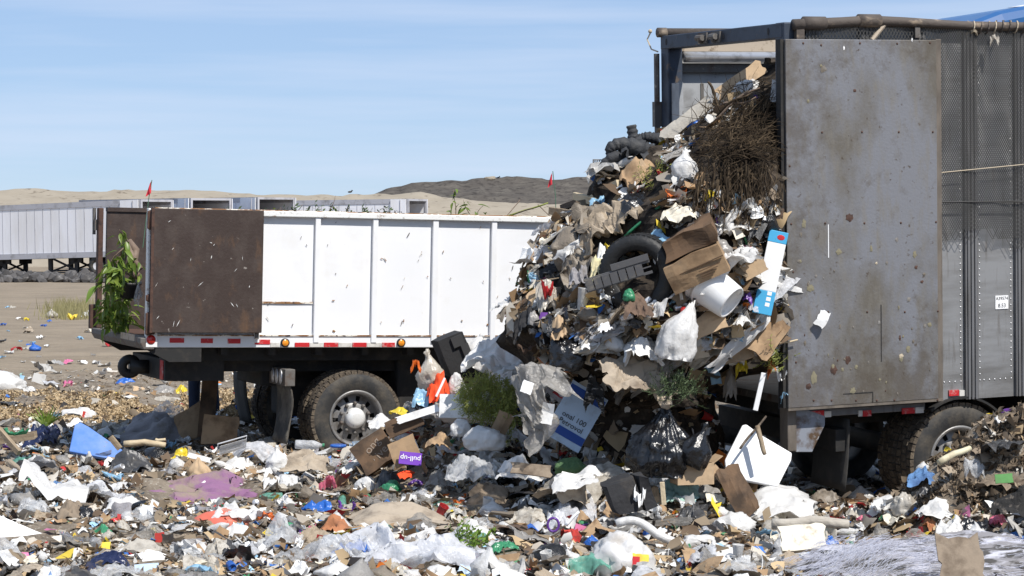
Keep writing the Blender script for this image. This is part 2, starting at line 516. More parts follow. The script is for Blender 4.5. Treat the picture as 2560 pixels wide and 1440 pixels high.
def ground_mat():
    m = bpy.data.materials.new('ground_earth'); m.use_nodes = True
    nt = m.node_tree; N = nt.nodes; L = nt.links
    p = N['Principled BSDF']; p.inputs['Roughness'].default_value = .95
    p.inputs['Specular IOR Level'].default_value = .1
    t = N.new('ShaderNodeTexCoord')
    def noise(scale, det=6, st=(1, 1, 1)):
        mpn = N.new('ShaderNodeMapping'); mpn.inputs['Scale'].default_value = st
        L.new(t.outputs['Object'], mpn.inputs['Vector'])
        n = N.new('ShaderNodeTexNoise'); n.inputs['Scale'].default_value = scale; n.inputs['Detail'].default_value = det
        n.inputs['Roughness'].default_value = .65
        L.new(mpn.outputs[0], n.inputs['Vector'])
        return n.outputs[0]
    def ramp(fac, a, b, ca, cb):
        r = N.new('ShaderNodeMapRange'); r.inputs['From Min'].default_value = a; r.inputs['From Max'].default_value = b
        L.new(fac, r.inputs['Value'])
        x = N.new('ShaderNodeMix'); x.data_type = 'RGBA'
        L.new(r.outputs[0], x.inputs[0])
        for sck, c in ((6, ca), (7, cb)):
            if isinstance(c, tuple): x.inputs[sck].default_value = (*c, 1)
            else: L.new(c, x.inputs[sck])
        return x.outputs[2]
    far = ramp(noise(.5), .35, .7, (0.27, 0.222, 0.165), (0.195, 0.16, 0.12))
    far = ramp(noise(2.2, 8, (.35, 1.6, 1)), .52, .72, far, (0.155, 0.125, 0.09))
    far = ramp(noise(9, 6, (.6, 1.2, 1)), .6, .74, far, (0.11, 0.09, 0.07))
    far = ramp(noise(30, 5, (.6, 1, 1)), .58, .7, far, (0.33, 0.28, 0.215))
    sp2 = N.new('ShaderNodeSeparateXYZ'); L.new(t.outputs['Object'], sp2.inputs[0])
    near = ramp(noise(3.0), .35, .65, (0.13, 0.105, 0.08), (0.24, 0.20, 0.155))
    near = ramp(noise(22, 5), .55, .66, near, (0.36, 0.33, 0.28))
    near = ramp(noise(15, 5), .58, .7, near, (0.045, 0.038, 0.03))
    sp = N.new('ShaderNodeSeparateXYZ'); L.new(t.outputs['Object'], sp.inputs[0])
    c = ramp(sp.outputs[1], 38.5, 41.5, near, far)
    L.new(c, p.inputs['Base Color'])
    b = N.new('ShaderNodeBump'); b.inputs['Strength'].default_value = .9; b.inputs['Distance'].default_value = .06
    L.new(noise(7, 8, (.6, 1, 1)), b.inputs['Height']); L.new(b.outputs[0], p.inputs['Normal'])
    return m
gm = ground_mat()
g = obj('ground', mesh_from('ground', gv, gf.tolist(), True), gm)
tag(g, 'bare sandy earth of the landfill, trash strewn over its front half', kind='structure')
GB = BVHTree.FromPolygons([Vector(p) for p in gv], gf.tolist())

# ------------------------------------------------------------------ far hills
def hill(name, x0, x1, Y0, Y1, crest, mat, label, nseg=220, mseg=26, rough=.25, seed=0, back=60):
    xs = np.linspace(x0, x1, nseg)
    px = np.array([c[0] for c in crest], float); py = np.array([c[1] for c in crest], float)
    v = []
    for j in range(mseg + 8):
        t = j / (mseg - 1) if j < mseg else 1 + (j - mseg + 1) / 8
        for X in xs:
            if t <= 1:
                Y = Y0 + (Y1 - Y0) * t
                k = t ** .8
            else:
                Y = Y1 + back * (t - 1)
                k = 1 - (t - 1) ** 1.3
            col_px = 1280 + FPX * X / Y1
            top = CAMZ + (HOR - np.interp(col_px, px, py)) * Y1 / FPX
            z = top * k - .2 * (1 - k)
            v.append([X, Y, z])
    v = np.array(v)
    amp = rough * np.clip(v[:, 2] / 3, .15, 1)
    v[:, 2] += amp * (fbm(v[:, 0] * .25, v[:, 1] * .25, 0, seed, 3) + .6 * ridge(v[:, 0] * .8, v[:, 1] * .8, 0, seed + 3) - .4)
    rows = mseg + 8
    ii = (np.arange(rows - 1)[:, None] * nseg + np.arange(nseg - 1)[None, :]).ravel()
    f = np.stack([ii, ii + 1, ii + 1 + nseg, ii + nseg], 1).tolist()
    o = obj(name, mesh_from(name, v, f, True), mat)
    return tag(o, label, kind='structure')
sand_m = mk('sandy_hill', (0.30, 0.262, 0.207), .95, dirt=((0.26, 0.225, 0.175), .5, .4, .7), dirt2=((0.15, 0.125, 0.095), 1.3, .58, .68), bump=[(.8, 1.0)], spec=.1)
dark_m = mk('dark_hill', (0.082, 0.073, 0.064), .95, dirt=((0.12, 0.108, 0.092), .6, .45, .7), dirt2=((0.045, 0.04, 0.036), 1.5, .5, .65), bump=[(1.0, 1.0)], spec=.1)
hill('sandy_hill', -75, 40, 142, 168, [(-1200, 470), (0, 474), (150, 476), (300, 471), (420, 477), (520, 477), (650, 481), (760, 483), (850, 485), (880, 480), (920, 487), (1000, 483), (1040, 481), (1100, 492), (1180, 498), (1300, 508), (1500, 522), (1900, 540), (2600, 552)], sand_m, 'pale sandy ridge running behind the parked trailers', rough=.16, seed=40)
hill('dark_hill', -22, 90, 205, 232, [(700, 555), (880, 500), (940, 480), (1000, 468), (1030, 460), (1070, 457), (1120, 451), (1160, 452), (1200, 447), (1260, 446), (1320, 445), (1400, 446), (1480, 447), (1700, 445), (2600, 430)], dark_m, 'dark earth mound rising behind the sandy ridge', rough=.2, seed=60)

# rock berm in front of the far trailers
rk_m = mk('dark_rock', (0.085, 0.08, 0.078), .9, var=.5, dirt=((0.2, 0.19, 0.18), 2, .55, .75))
rocks = []
for k in range(8):
    bm = bmesh.new(); bmesh.ops.create_icosphere(bm, subdivisions=1, radius=.5)
    co = np.array([v.co[:] for v in bm.verts])
    r_ = 1 + .35 * vn(co[:, 0] * 2.2, co[:, 1] * 2.2, co[:, 2] * 2.2, k + 90)
    for v, q in zip(bm.verts, r_): v.co *= q
    me = bpy.data.meshes.new('rock'); bm.to_mesh(me); bm.free(); me.materials.append(rk_m); rocks.append(me)
for k in range(110):
    Y = 104.5 + random.uniform(-.9, 2.6)
    X = (random.uniform(-25, 300) - 1280) / FPX * Y
    o = obj('rock', random.choice(rocks), None, None, (X, Y, random.uniform(.0, .12) + .16 * (1 - abs(Y - 105.5) / 2)), [random.uniform(0, 6) for _ in range(3)])
    s_ = random.uniform(.32, .65); o.scale = (s_ * random.uniform(1, 1.7), s_, s_ * random.uniform(.7, 1))
    tag(o, 'dark broken rock in the low berm before the far trailer', 'rock', 'rocks of the low berm before the far trailer')

# ================================================================== FAR TRAILERS
def far_trailer(px, Y, ang, Ln, pitch, label, opening=True, door_near=1.2, text=None, top_px=498, bot_px=640):
    """rear near corner at px; runs away from the camera along ang"""
    X = (px - 1280) / FPX * Y
    u = (math.cos(ang), math.sin(ang))
    zt = CAMZ + (HOR - top_px) * Y / FPX
    zb = CAMZ + (HOR - bot_px) * Y / FPX
    r = empty('semi_trailer', (X, Y, 0), (0, pitch, ang), label, 'trailer', 'open white trailers parked before the sandy ridge')
    W = 2.5
    # near side is y = 0 or y = -W depending on which faces the camera
    near = 0
    B().box(0.12, Ln, -.05, 0, zb + .3, zt - .28).build('side_wall', far_white, r)
    B().box(0.12, Ln, -W, -W + .05, zb + .3, zt - .28).build('side_wall', far_white, r)
    b = B()
    for k in range(int(Ln / .6)):
        b.box(.4 + k * .6, .43 + k * .6, .0, .012, zb + .3, zt - .3)
    b.build('side_rib', far_grey, r)
    b = B(); b.box(.12, Ln, -.05, .03, zt - .28, zt); b.box(.12, Ln, -W - .03, -W + .05, zt - .28, zt)
    b.build('top_rail', far_grey, r)
    B().box(.12, Ln, -W + .05, -.05, zt - .06, zt - .02).build('roof', far_white, r)
    B().box(.12, Ln, -W + .05, -.05, zb + .1, zb + .2).build('floor', far_dark, r)
    B().box(Ln - .1, Ln, -W + .05, -.05, zb + .2, zt - .06).build('front_wall', far_grey, r)
    b = B(); b.box(0, Ln, -.06, .03, zb, zb + .3); b.box(0, Ln, -W - .03, -W + .06, zb, zb + .3)
    b.build('bottom_rail', far_grey, r)
    b = B(); b.box(0, .12, -.1, 0.02, zb + .3, zt); b.box(0, .12, -W - .02, -W + .1, zb + .3, zt); b.box(0, .12, -W + .1, -.1, zt - .12, zt); b.box(0, .12, -W - .03, .03, zb - .05, zb + .3)
    b.build('rear_frame', far_grey, r)
    d = B(); d.box(.15, .15 + door_near, .06, .1, zb + .32, zt - .02); dd = d.build('door', far_white, r)
    B().tube([(.5, .12, zb + .35), (.5, .12, zt - .05)], .025, 6).build('lock_rod', far_grey, dd)
    # far door swung wide, standing out beside the opening
    B().box(-.0, 1.2, -W - .1, -W - .06, zb + .32, zt - .02).build('door', far_white, r)
    b = B()
    for wx in (1.9, 3.3):
        o = None
        for yy in (-.32, -W + .02):
            B().lathe_y([(.2, yy + .3), (.5, yy + .3), (.52, yy + .2), (.52, yy + .05), (.5, yy), (.2, yy)], wx, .52, 20, close=True).build('wheel', rubber, r, True)
            B().lathe_y([(.01, yy + .27), (.2, yy + .29), (.3, yy + .27), (.3, yy + .02), (.01, yy)], wx, .52, 16).build('rim', far_white, r)
    B().box(1.0, 4.2, -W + .5, -.5, .5, zb).build('bogie', far_dark, r)
    for xx in (4.9, 10.2) if Ln > 10 else (4.9,):
        for yy in (-.5, -W + .4):
            b = B(); b.box(xx, xx + .25, yy, yy + .14, .15, zb); b.box(xx - .3, xx + .55, yy, yy + .14, zb - .25, zb)
            b.tube([(xx + .1, yy + .07, .3), (xx + 1.9, yy + .07, zb)], .06, 6); b.tube([(xx + .1, yy + .07, zb - .2), (xx + 1.9, yy + .07, .3)], .06, 6)
            b.tube([(xx + .1, yy + .07, .32), (xx + 2.0, yy + .07, .32)], .05, 6)
            b.box(xx + 1.9, xx + 2.15, yy, yy + .14, .15, zb)
            b.build('landing_leg', far_dark, r)
    if text:
        m = Matrix.Translation((.15 + door_near * .5, .106, zt - .95)) @ Matrix(((-1, 0, 0, 0), (0, 0, 1, 0), (0, 1, 0, 0), (0, 0, 0, 1)))
        text_obj('door_lettering', text, .33, black_ink, dd, m)
    return r
far_trailer(357, 120, math.atan2(.53, -.85), 13.7, R(1.6), 'long white trailer at the end of the row with its whole side showing', door_near=1.25)
far_trailer(478, 125, math.atan2(.80, -.60), 13.7, 0, 'white trailer second in the row, dark doorway beside the red flag', top_px=495, bot_px=636)
far_trailer(645, 128, math.atan2(.76, -.65), 13.7, 0, 'white trailer third in the row with wide doorway above the white truck bed', top_px=493, bot_px=632, door_near=1.5)
far_trailer(1023, 134, math.atan2(.40, -.915), 11.5, R(.5), 'white trailer with black lettering on its open door', text='Kim\nLawrence', top_px=497, bot_px=624, door_near=1.0)

# ================================================================== WHEELS
def wheel(parent, cu, cz, R_, v0, wid, face=True, lugs=True, name='wheel', hub=hub_white, rimr=None, tread_m=None):
    """axis along local y, outer face at v0 (towards the camera)"""
    rr = rimr or R_ * .575
    prof = [(rr, v0 + .03), (rr + .03, v0 + .012), (R_ * .80, v0 - .012), (R_ * .90, v0 + .0), (R_ * .965, v0 + .022), (R_ * .99, v0 + .045), (R_, v0 + .09), (R_, v0 + wid - .09), (R_ * .985, v0 + wid - .04), (R_ * .9, v0 + wid), (rr, v0 + wid - .03)]
    w = B().lathe_y(prof, cu, cz, 56, close=True).build(name, rubber, parent, True)
    if lugs:
        b = B(); n = 46
        for k in range(n):
            for j, (ya, yb) in enumerate(((.015, wid * .30), (wid * .37, wid * .63), (wid * .70, wid - .015))):
                a = 2 * math.pi * (k + (.5 if j == 1 else 0)) / n
                m = Matrix.Translation((cu, 0, cz)) @ Matrix.Rotation(-a, 4, 'Y')
                h = R_ + .007 + random.uniform(-.003, .004)
                r0 = R_ - (.03 if j == 1 else .035)
                wd = 2 * math.pi * R_ / n * .41
                b.box(r0, h, v0 + ya, v0 + yb, -wd, wd, m)
        tag(b.build('tread_block', tread_m or rubber_mud, w), kind='stuff')
    if face:
        # rim: barrel, then a disc pierced by ten hand holes
        B().lathe_y([(rr + .012, v0 + .03), (rr + .018, v0 + .012), (rr, v0 + .006), (rr - .018, v0 + .02), (rr - .03, v0 + .06), (rr - .035, v0 + .13)], cu, cz, 48).build('rim', rim_mat, w, True)
        b = B(); n = 60
        radii = [rr - .035, rr - .055, rr - .085, rr - .115, rr - .14, rr * .45, .11]
        ys = [v0 + .13, v0 + .125, v0 + .118, v0 + .11, v0 + .102, v0 + .085, v0 + .085]
        v, f = [], []
        for r_, y in zip(radii, ys):
            for k in range(n):
                a = 2 * math.pi * k / n
                v.append((cu + r_ * math.cos(a), y, cz + r_ * math.sin(a)))
        for i in range(len(radii) - 1):
            for k in range(n):
                if i in (1, 2) and k % 6 in (0, 1): continue
                f.append((i * n + k, i * n + (k + 1) % n, (i + 1) * n + (k + 1) % n, (i + 1) * n + k))
        b.add(v, f); b.build('wheel_disc', rim_mat, w, True)
        B().lathe_y([(.01, v0 + .2), (rr - .02, v0 + .2)], cu, cz, 24).build('brake_drum', black_frame, w)
        b = B().lathe_y([(.118, v0 + .085), (.118, v0 + .05), (.108, v0 + .02), (.08, v0 - .005), (.05, v0 - .012), (.001, v0 - .014)], cu, cz, 24)
        b.build('hub_cap', hub, w, True)
        nut = None
        for k in range(10):
            a = 2 * math.pi * (k + .5) / 10
            x, z = cu + .168 * math.cos(a), cz + .168 * math.sin(a)
            q = B().lathe_y([(.001, v0 + .045), (.016, v0 + .047), (.02, v0 + .06), (.022, v0 + .086)], 0, 0, 8)
            if nut is None: nut = q.mesh('lug_nut', True)
            obj('lug_nut', nut, steel_grime, w, (x, 0, z))
    return w

# ================================================================== WHITE DUMP TRUCK
T1 = empty('dump_truck', T1_O, T1_E, 'white open-top dump truck with brown plank doors swung open, loaded with branches', 'truck')
LEN = 6.7; WID = 2.6
def W1(px, py): return s1(px, py)[1]
def U1(px, py=700): return s1(px, py)[0]
zt = W1(660, 527)         # top of top rail
zr = W1(660, 541)         # its underside
zlow = W1(700, 838)       # foot of the panels
zb = W1(700, 869)         # bottom of the skirt rail
ustart = U1(371)
posts = [(U1(a), U1(b)) for a, b in ((787, 800), (931, 944), (1081, 1095), (1228, 1241), (1365, 1378))]
step = posts[-1][0] - posts[-2][0]
while posts[-1][1] + step < LEN - .1:
    posts.append((posts[-1][0] + step, posts[-1][1] + step))
posts.insert(0, (posts[0][0] - step, posts[0][1] - step))
pu = [.06] + [x for p in posts for x in p] + [LEN]
for k in range(0, len(pu), 2):
    if pu[k + 1] - pu[k] > .05:
        bx = B()
        u0, u1, n, m_ = pu[k], pu[k + 1], 10, 10          # sheet dented a little
        for j in range(m_ + 1):
            for i in range(n + 1):
                u = u0 + (u1 - u0) * i / n; w = zlow + (zr - zlow) * j / m_
                e = math.sin(math.pi * i / n) * math.sin(math.pi * j / m_)
                bx.v.append((u, .05 + .010 * e * float(vn(u * 2, w * 2, 0, 31)), w))
        for j in range(m_):
            for i in range(n):
                a = j * (n + 1) + i
                bx.f.append((a, a + 1, a + n + 2, a + n + 1))
        nb = len(bx.v)
        bx.box(u0, u1, .065, .075, zlow, zr)
        bx.build('side_panel', white_paint, T1, False)
for a, b_ in posts:
    B().box(a, b_, 0.0, .05, zlow - .085, zr).build('side_stake', white_paint, T1, bevel=.006)
B().box(.06, LEN, -.015, .09, zr, zt).build('top_rail', white_rail, T1, bevel=.008)
B().box(.06, LEN, .07, .13, zt, zt + .012).build('top_rail', rust_paint, T1)
B().box(.0, LEN, .02, .12, zb, zlow - .003).build('skirt_rail', white_paint, T1, bevel=.008)
B().box(.06, LEN, .008, .02, zlow - .012, zlow + .004).build('rust_seam', rust_paint, T1)
us, ue = U1(652), U1(786); wz = W1(720, 757)
B().box(us, ue, .036, .047, wz - .011, wz + .011).build('rust_seam', rust_paint, T1)
for px, py in ((838, 827), (1158, 802), (1113, 837), (1019, 852), (1222, 812)):
    u, w = s1(px, py); B().ball((u, .04, w), .012 if px != 838 else .02, 6, 4, (1, .3, 1)).build('rust_spot', rust_paint, T1)
random.seed(8)
for k in range(46):
    uu, wq = random.uniform(U1(660), U1(1420)), zlow + (zr - zlow) * random.random()
    a = random.gauss(1.5, .6); l_ = random.uniform(.006, .03); t_ = random.uniform(.002, .005)
    c_, s_ = math.cos(a), math.sin(a)
    q = B(); q.box(-l_, l_, -.002, .002, -t_, t_, Matrix.Translation((uu, .037, wq)) @ Matrix.Rotation(a, 4, 'Y'))
    q.build('chipped_spot', rust_paint if k % 3 else steel_grime, T1)
# inside of the bed
B().box(.05, LEN, .12, WID - .05, zlow - .1, zlow - .04).build('bed_floor', brown_steel, T1)
B().box(.05, LEN, WID - .06, WID, zlow - .04, zt - .02).build('side_panel', brown_ply, T1)['label'] = 'brown far side of the bed'
B().box(.05, LEN, WID - .08, WID + .03, zt - .02, zt + .03).build('top_rail', brown_ply, T1)
B().box(LEN - .06, LEN, .075, WID - .06, zlow - .04, zt).build('front_panel', white_paint, T1)
# far door leans in the far rear corner, brown
B().box(-.06, .0, WID - .10, WID + .02, zlow - .03, zt + .02).build('rear_post', brown_steel, T1, bevel=.01)
b = B(); b.box(-.09, -.06, WID - .03, WID + .05, zt - .25, zt - .12); b.tube([(-.08, WID + .06, zt - .30), (-.08, WID + .06, zt + .02)], .02, 6)
b.build('latch', steel_grime, T1)
b = B(); b.box(-.12, -.03, WID - .0, WID + .10, zlow - .04, zlow + .25); b.build('hinge', brown_steel, T1, bevel=.01)
# near rear post, white with brown hinge barrels
up = U1(357); 
B().box(-.035, .03, -.02, .07, zlow - .02, zt).build('rear_post', white_rail, T1, bevel=.006)
for p0, p1 in ((527, 572), (737, 752), (782, 836)):
    w0, w1 = W1(364, p1), W1(364, p0)
    B().box(-.05, .055, -.05, -.018, w0, w1).build('hinge', brown_steel, T1, bevel=.008)
    B().tube([(-.012, -.045, w0 - .01), (-.012, -.045, w1 + .01)], .022, 8).build('hinge_pin', brown_steel, T1, True)
# open door folded flat along the side
d0, d1 = U1(371), U1(651)
w0, w1 = W1(500, 831), W1(500, 523)
dr = B().box(d0, d1, -.10, -.055, w0, w1).build('open_door', brown_ply, T1, bevel=.006)
b = B(); b.box(d0, d0 + .03, -.104, -.05, w0, w1); b.build('door_edge_strip', brown_steel, dr)
random.seed(21)
for k in range(16):
    uu, wq = random.uniform(d0 + .06, d1 - .1), random.uniform(w0 + .05, w1 - .05)
    a = random.gauss(1.2, .5); l_ = random.uniform(.01, .045); t_ = random.uniform(.0015, .0045)
    q = B(); c_, s_ = math.cos(a), math.sin(a)
    q.v = [(uu - c_ * l_, -.1012, wq - s_ * l_), (uu + s_ * t_, -.1012, wq - c_ * t_), (uu + c_ * l_, -.1012, wq + s_ * l_), (uu - s_ * t_, -.1012, wq + c_ * t_)]
    q.f = [(0, 1, 2, 3)]
    q.build('paint_scuff', white_rail, dr)
b = B(); b.box(d1 - .06, d1 - .02, -.055, -.016, w0 - .07, w0 + .02); b.build('door_catch', steel_grime, dr)
# rear sill
sv = [(-.10, zlow - .03), (.06, zlow - .03), (.06, zb - .02), (-.06, zb - .02), (-.10, zb + .05)]
B().prism_y(sv, -.02, WID + .02).build('rear_sill', steel_grime, T1, bevel=.012)
B().box(-.106, -.098, .25, .95, zb + .06, zb + .13).build('sill_plate', tan_board, T1)
B().lathe_y([(.001, -.03), (.05, -.028), (.056, -.01), (.056, .03)], .02, W1(362, 849), 20).build('tail_light', red_lens, T1, True)
B().box(-.035, .09, -.022, .01, W1(362, 849) - .08, W1(362, 849) + .08).build('light_plate', white_rail, T1)
# reflective tape: red pieces on a pale band
for a, b_, y in ((425, 461, 851), (503, 533, 852), (570, 602, 853), (638, 676, 855)):
    u0, w = s1(a, y); u1, _ = s1(b_, y)
    B().box(u0, u1, .012, .0195, w - .026, w + .026).build('reflector_strip', red_tape, T1)
for a, b_ in ((738, 774), (811, 846), (882, 917), (956, 988)):
    u0, w = s1(a, 862); u1, _ = s1(b_, 862)
    B().box(u0, u1, .008, .0195, w - .024, w + .024).build('reflector_strip', red_tape, T1)
for a, b_ in ((676, 700), (775, 810), (847, 881), (918, 955)):
    u0, w = s1(a, 862); u1, _ = s1(b_, 862)
    B().box(u0 + .004, u1 - .004, .010, .0195, w - .024, w + .024).build('reflector_strip', white_tape, T1)
for px in (713, 1003):
    u, w = s1(px, 857)
    ring = B().lathe_y([(.036, -.012), (.05, -.008), (.05, .02)], u, w, 24).build('marker_light', black_plastic, T1, True)
    B().lathe_y([(.001, -.02), (.025, -.018), (.037, -.010)], u, w, 20).build('lens', amber, ring, True)
# chassis
zc = W1(700, 958)
B().box(.55, LEN, .55, .75, zc + .1, zb - .02).build('frame_rail', black_frame, T1)
B().box(.55, LEN, WID - .75, WID - .55, zc + .1, zb - .02).build('frame_rail', black_frame, T1)
b = B()
for k in range(12):
    b.box(.3 + k * .55, .38 + k * .55, .13, WID - .13, zb - .09, zlow - .1)
b.build('cross_member', black_frame, T1)
B().box(.25, LEN, .3, .55, W1(700, 905), zb - .002).build('side_skirt', black_frame, T1)
# raked plates under the tail
for v0 in (.03, WID - .09):
    B().prism_y([(-.06, zb), (.6, zb), (.6, W1(500, 905)), (.24, W1(500, 905))], v0, v0 + .06).build('tail_gusset', black_frame, T1)
b = B(); b.box(.27, .95, .35, 2.0, W1(450, 958), W1(450, 903)); b.build('bumper_box', black_frame, T1, bevel=.01)
B().box(.262, .27, .42, .56, W1(450, 955), W1(450, 905)).build('reflector_strip', red_tape, T1)
# pintle ring at the tail
b = B()
pts = [(.06 + .085 * math.cos(a), 1.2, W1(385, 932) + .085 * math.sin(a)) for a in np.linspace(0, 2 * math.pi, 21)]
b.tube(pts, .055, 8, cap=False); b.box(.06, .3, 1.12, 1.28, W1(385, 950), W1(385, 915)); b.build('tow_hitch', black_plastic, T1, True)
# mud flaps and lamp bracket
uw, ww = s1(892, 1046, .03)
uf = U1(655)
b = B()
zt_f, zb_f = W1(680, 962), W1(680, 1112)
for j in range(9):
    for i in range(7):
        b.v.append((uw - .80 + .04 * math.sin(j * .5) + .01 * math.sin(i * 2.3 + j), .05 + .58 * i / 6, zt_f + (zb_f - zt_f) * j / 8))
for j in range(8):
    for i in range(6):
        a = j * 7 + i; b.f.append((a, a + 1, a + 8, a + 7))
fl = b.build('mud_flap', flap_mat, T1, True)
fl.modifiers.new('thick', 'SOLIDIFY').thickness = .012
br = B().box(uw - .86, uw - .74, .02, .66, zt_f - .02, W1(680, 924)).build('lamp_bracket', steel_grime, T1, bevel=.008)
for k in range(3):
    q = B().ball((uw - .87, .16 + k * .16, W1(680, 944)), .06, 12, 6, (.25, 1, 1.4)); q.build('lamp', silver_tube, br, True)
b = B()
for j in range(9):
    for i in range(5):
        b.v.append((uw - .78 + .10 * (j / 8) ** 2, WID - .62 + .56 * i / 4, zt_f + (zb_f - zt_f) * j / 8 * .9))
for j in range(8):
    for i in range(4):
        a = j * 5 + i; b.f.append((a, a + 1, a + 6, a + 5))
fl2 = b.build('mud_flap', dark_flap, T1, True); fl2.modifiers.new('thick', 'SOLIDIFY').thickness = .012
B().box(uw - .95, uw - .70, .7, 1.75, W1(620, 975), W1(620, 900)).build('axle_box', black_frame, T1, bevel=.02)
R1 = .53
wheel(T1, uw, ww, R1, .03, .27)
wheel(T1, uw, ww, R1, .345, .27, face=False)
wheel(T1, uw, ww, R1, WID - .30, .27, face=False)
wheel(T1, uw, ww, R1, WID - .61, .27, face=False)
B().tube([(uw, .1, ww), (uw, WID - .1, ww)], .10, 12).build('axle', black_frame, T1, True)
B().box(uw + .62, LEN - .1, .45, 1.9, .5, zb - .03).build('chassis_block', black_frame, T1, bevel=.04)  # black block added to turn the sunlit gap beside the wheel dark
B().box(uw - .6, uw + .62, .95, 1.5, .45, zb - .03).build('axle_block', black_frame, T1, bevel=.04)  # second added block, hides the lit ground seen under the bed
# front axle and lower body, hidden behind the spilled load
wheel(T1, uw + 3.6, ww, R1, .03, .27, face=False, lugs=False)
wheel(T1, uw + 3.6, ww, R1, WID - .30, .27, face=False, lugs=False)

# ================================================================== GREY TRANSFER TRAILER
T2 = empty('transfer_trailer', T2_O, T2_E, 'tall grey refuse trailer with its rear door open, tipping a load of trash', 'trailer')
def W2(px, py, v=0.0): return s2(px, py, v)[1]
def U2(px, py=700, v=0.0): return s2(px, py, v)[0]
TW = 2.5; TL = 12.6
ztop = W2(2000, 100); zflo = W2(2000, 1012); zbr = W2(2000, 1046)
pz_posts = [(U2(2414), U2(2446)), (U2(2540), U2(2572))]
du = pz_posts[1][0] - pz_posts[0][0]; pw = pz_posts[0][1] - pz_posts[0][0]
pl = []
k = -3
while pz_posts[0][0] + k * du < TL - .3:
    a = pz_posts[0][0] + k * du
    if a > .1: pl.append((a, a + pw))
    k += 1
lastu = .12
pan_lo = W2(2480, 1012)
for i, (a, b_) in enumerate(pl):
    if i > 9: break
    B().box(lastu, a, .035, .06, zflo - .05, ztop + .12).build('side_panel', alu, T2)
    q = B()
    q.box(a, b_, .0, .06, zflo - .05, ztop + .12)
    for t in (.22, .5, .78):
        c = a + (b_ - a) * t; q.box(c - .012, c + .012, -.014, 0, zflo - .05, ztop + .12)
    q.build('side_post', alu_post, T2, bevel=.004)
    lastu = b_
B().box(lastu, TL, .035, .06, zflo - .05, ztop + .12).build('side_panel', alu, T2)
rv = B()
for i, (a, b_) in enumerate(pl):
    if i > 7: break
    for uu in (a - .035, b_ + .035):
        w = zflo + .12
        while w < ztop:
            rv.ball((uu, .034, w), .0085, 6, 4, (1, .6, 1)); w += .058
    if i:
        uu = pl[i - 1][1] + .08
        while uu < a - .06:
            rv.ball((uu, .034, zflo + .12), .009, 6, 4, (1, .6, 1)); uu += .06
tag(rv.build('rivet', silver_tube, T2, True), kind='stuff')
# far wall, floor, front
B().box(.1, TL, TW - .06, TW, zflo, ztop + .15).build('side_panel', inner_panel, T2)['label'] = 'far side wall seen from inside'
for k in range(14):
    B().box(.35 + k * .75, .385 + k * .75, TW - .068, TW - .06, zflo, ztop - .32).build('panel_batten', steel_grime, T2)
v_, w_ = 0, 0
B().box(.1, TL, TW - .11, TW - .06, ztop - .0, ztop + .12).build('inner_board', tan_board, T2)
B().tube([(.12, TW - .17, ztop - .06), (TL, TW - .17, ztop - .06)], .055, 14).build('tarp_roller', silver_tube, T2, True)
B().box(.1, TL, TW - .12, TW - .06, ztop - .21, ztop - .12).build('inner_rail', steel_grime, T2)
B().box(.1, TL, .06, TW - .06, zflo - .03, zflo + .04).build('floor', steel_grime, T2)
B().box(TL - .08, TL, .06, TW - .06, zflo + .04, ztop + .1).build('front_wall', inner_panel, T2)
# rear frame
zbeam0, zbeam1 = W2(1960, 103) - .0, W2(1960, 72)
vb, wb1 = rear(M2i, 1668, 82); _, wb0 = rear(M2i, 1668, 109)
B().box(-.06, .1, .0, .17, zflo - .05, ztop + .16).build('frame_post', blue_steel, T2, bevel=.012)
B().box(-.06, .1, TW - .17, TW, zflo - .05, ztop + .13).build('frame_post', blue_steel, T2, bevel=.012)
hb = B().box(-.065, .09, .03, TW - .005, ztop + .02, ztop + .155).build('header_beam', blue_steel, T2, bevel=.01)
for vv in (.28, 1.15, 2.36):
    B().ball((-.066, vv, ztop + .09), .022, 10, 6, (.1, 1.0, 1.6)).build('bolt_hole', far_dark, hb)
for vv in (1.28, 1.55):
    q = B(); q.box(-.085, -.065, vv - .09, vv + .09, ztop + .035, ztop + .14); q.tube([(-.11, vv - .06, ztop + .09), (-.11, vv + .06, ztop + .09)], .03, 8); q.ball((-.10, vv, ztop + .07), .035)
    q.build('latch_block', steel_grime, hb)
q = B(); q.tube([(-.09, TW + .03, zflo), (-.09, TW + .03, ztop - .02)], .03, 8); q.box(-.13, -.05, TW - .0, TW + .06, ztop - .75, ztop - .5)
q.build('hinge_rod', steel_grime, T2)
B().box(-.03, .02, TW - .34, TW - .17, zflo, ztop - .32).build('inner_post', inner_panel, T2, bevel=.006)
# frayed rope at the far corner
q = B(); q.tube([(-.08, TW + .02, ztop + .0), (-.1, TW + .13, ztop + .03), (-.12, TW + .18, ztop + .13), (-.1, TW + .14, ztop + .2)], .008, 5); q.ball((-.1, TW + .15, ztop + .21), .022)
q.build('rope_end', rope_mat, T2)
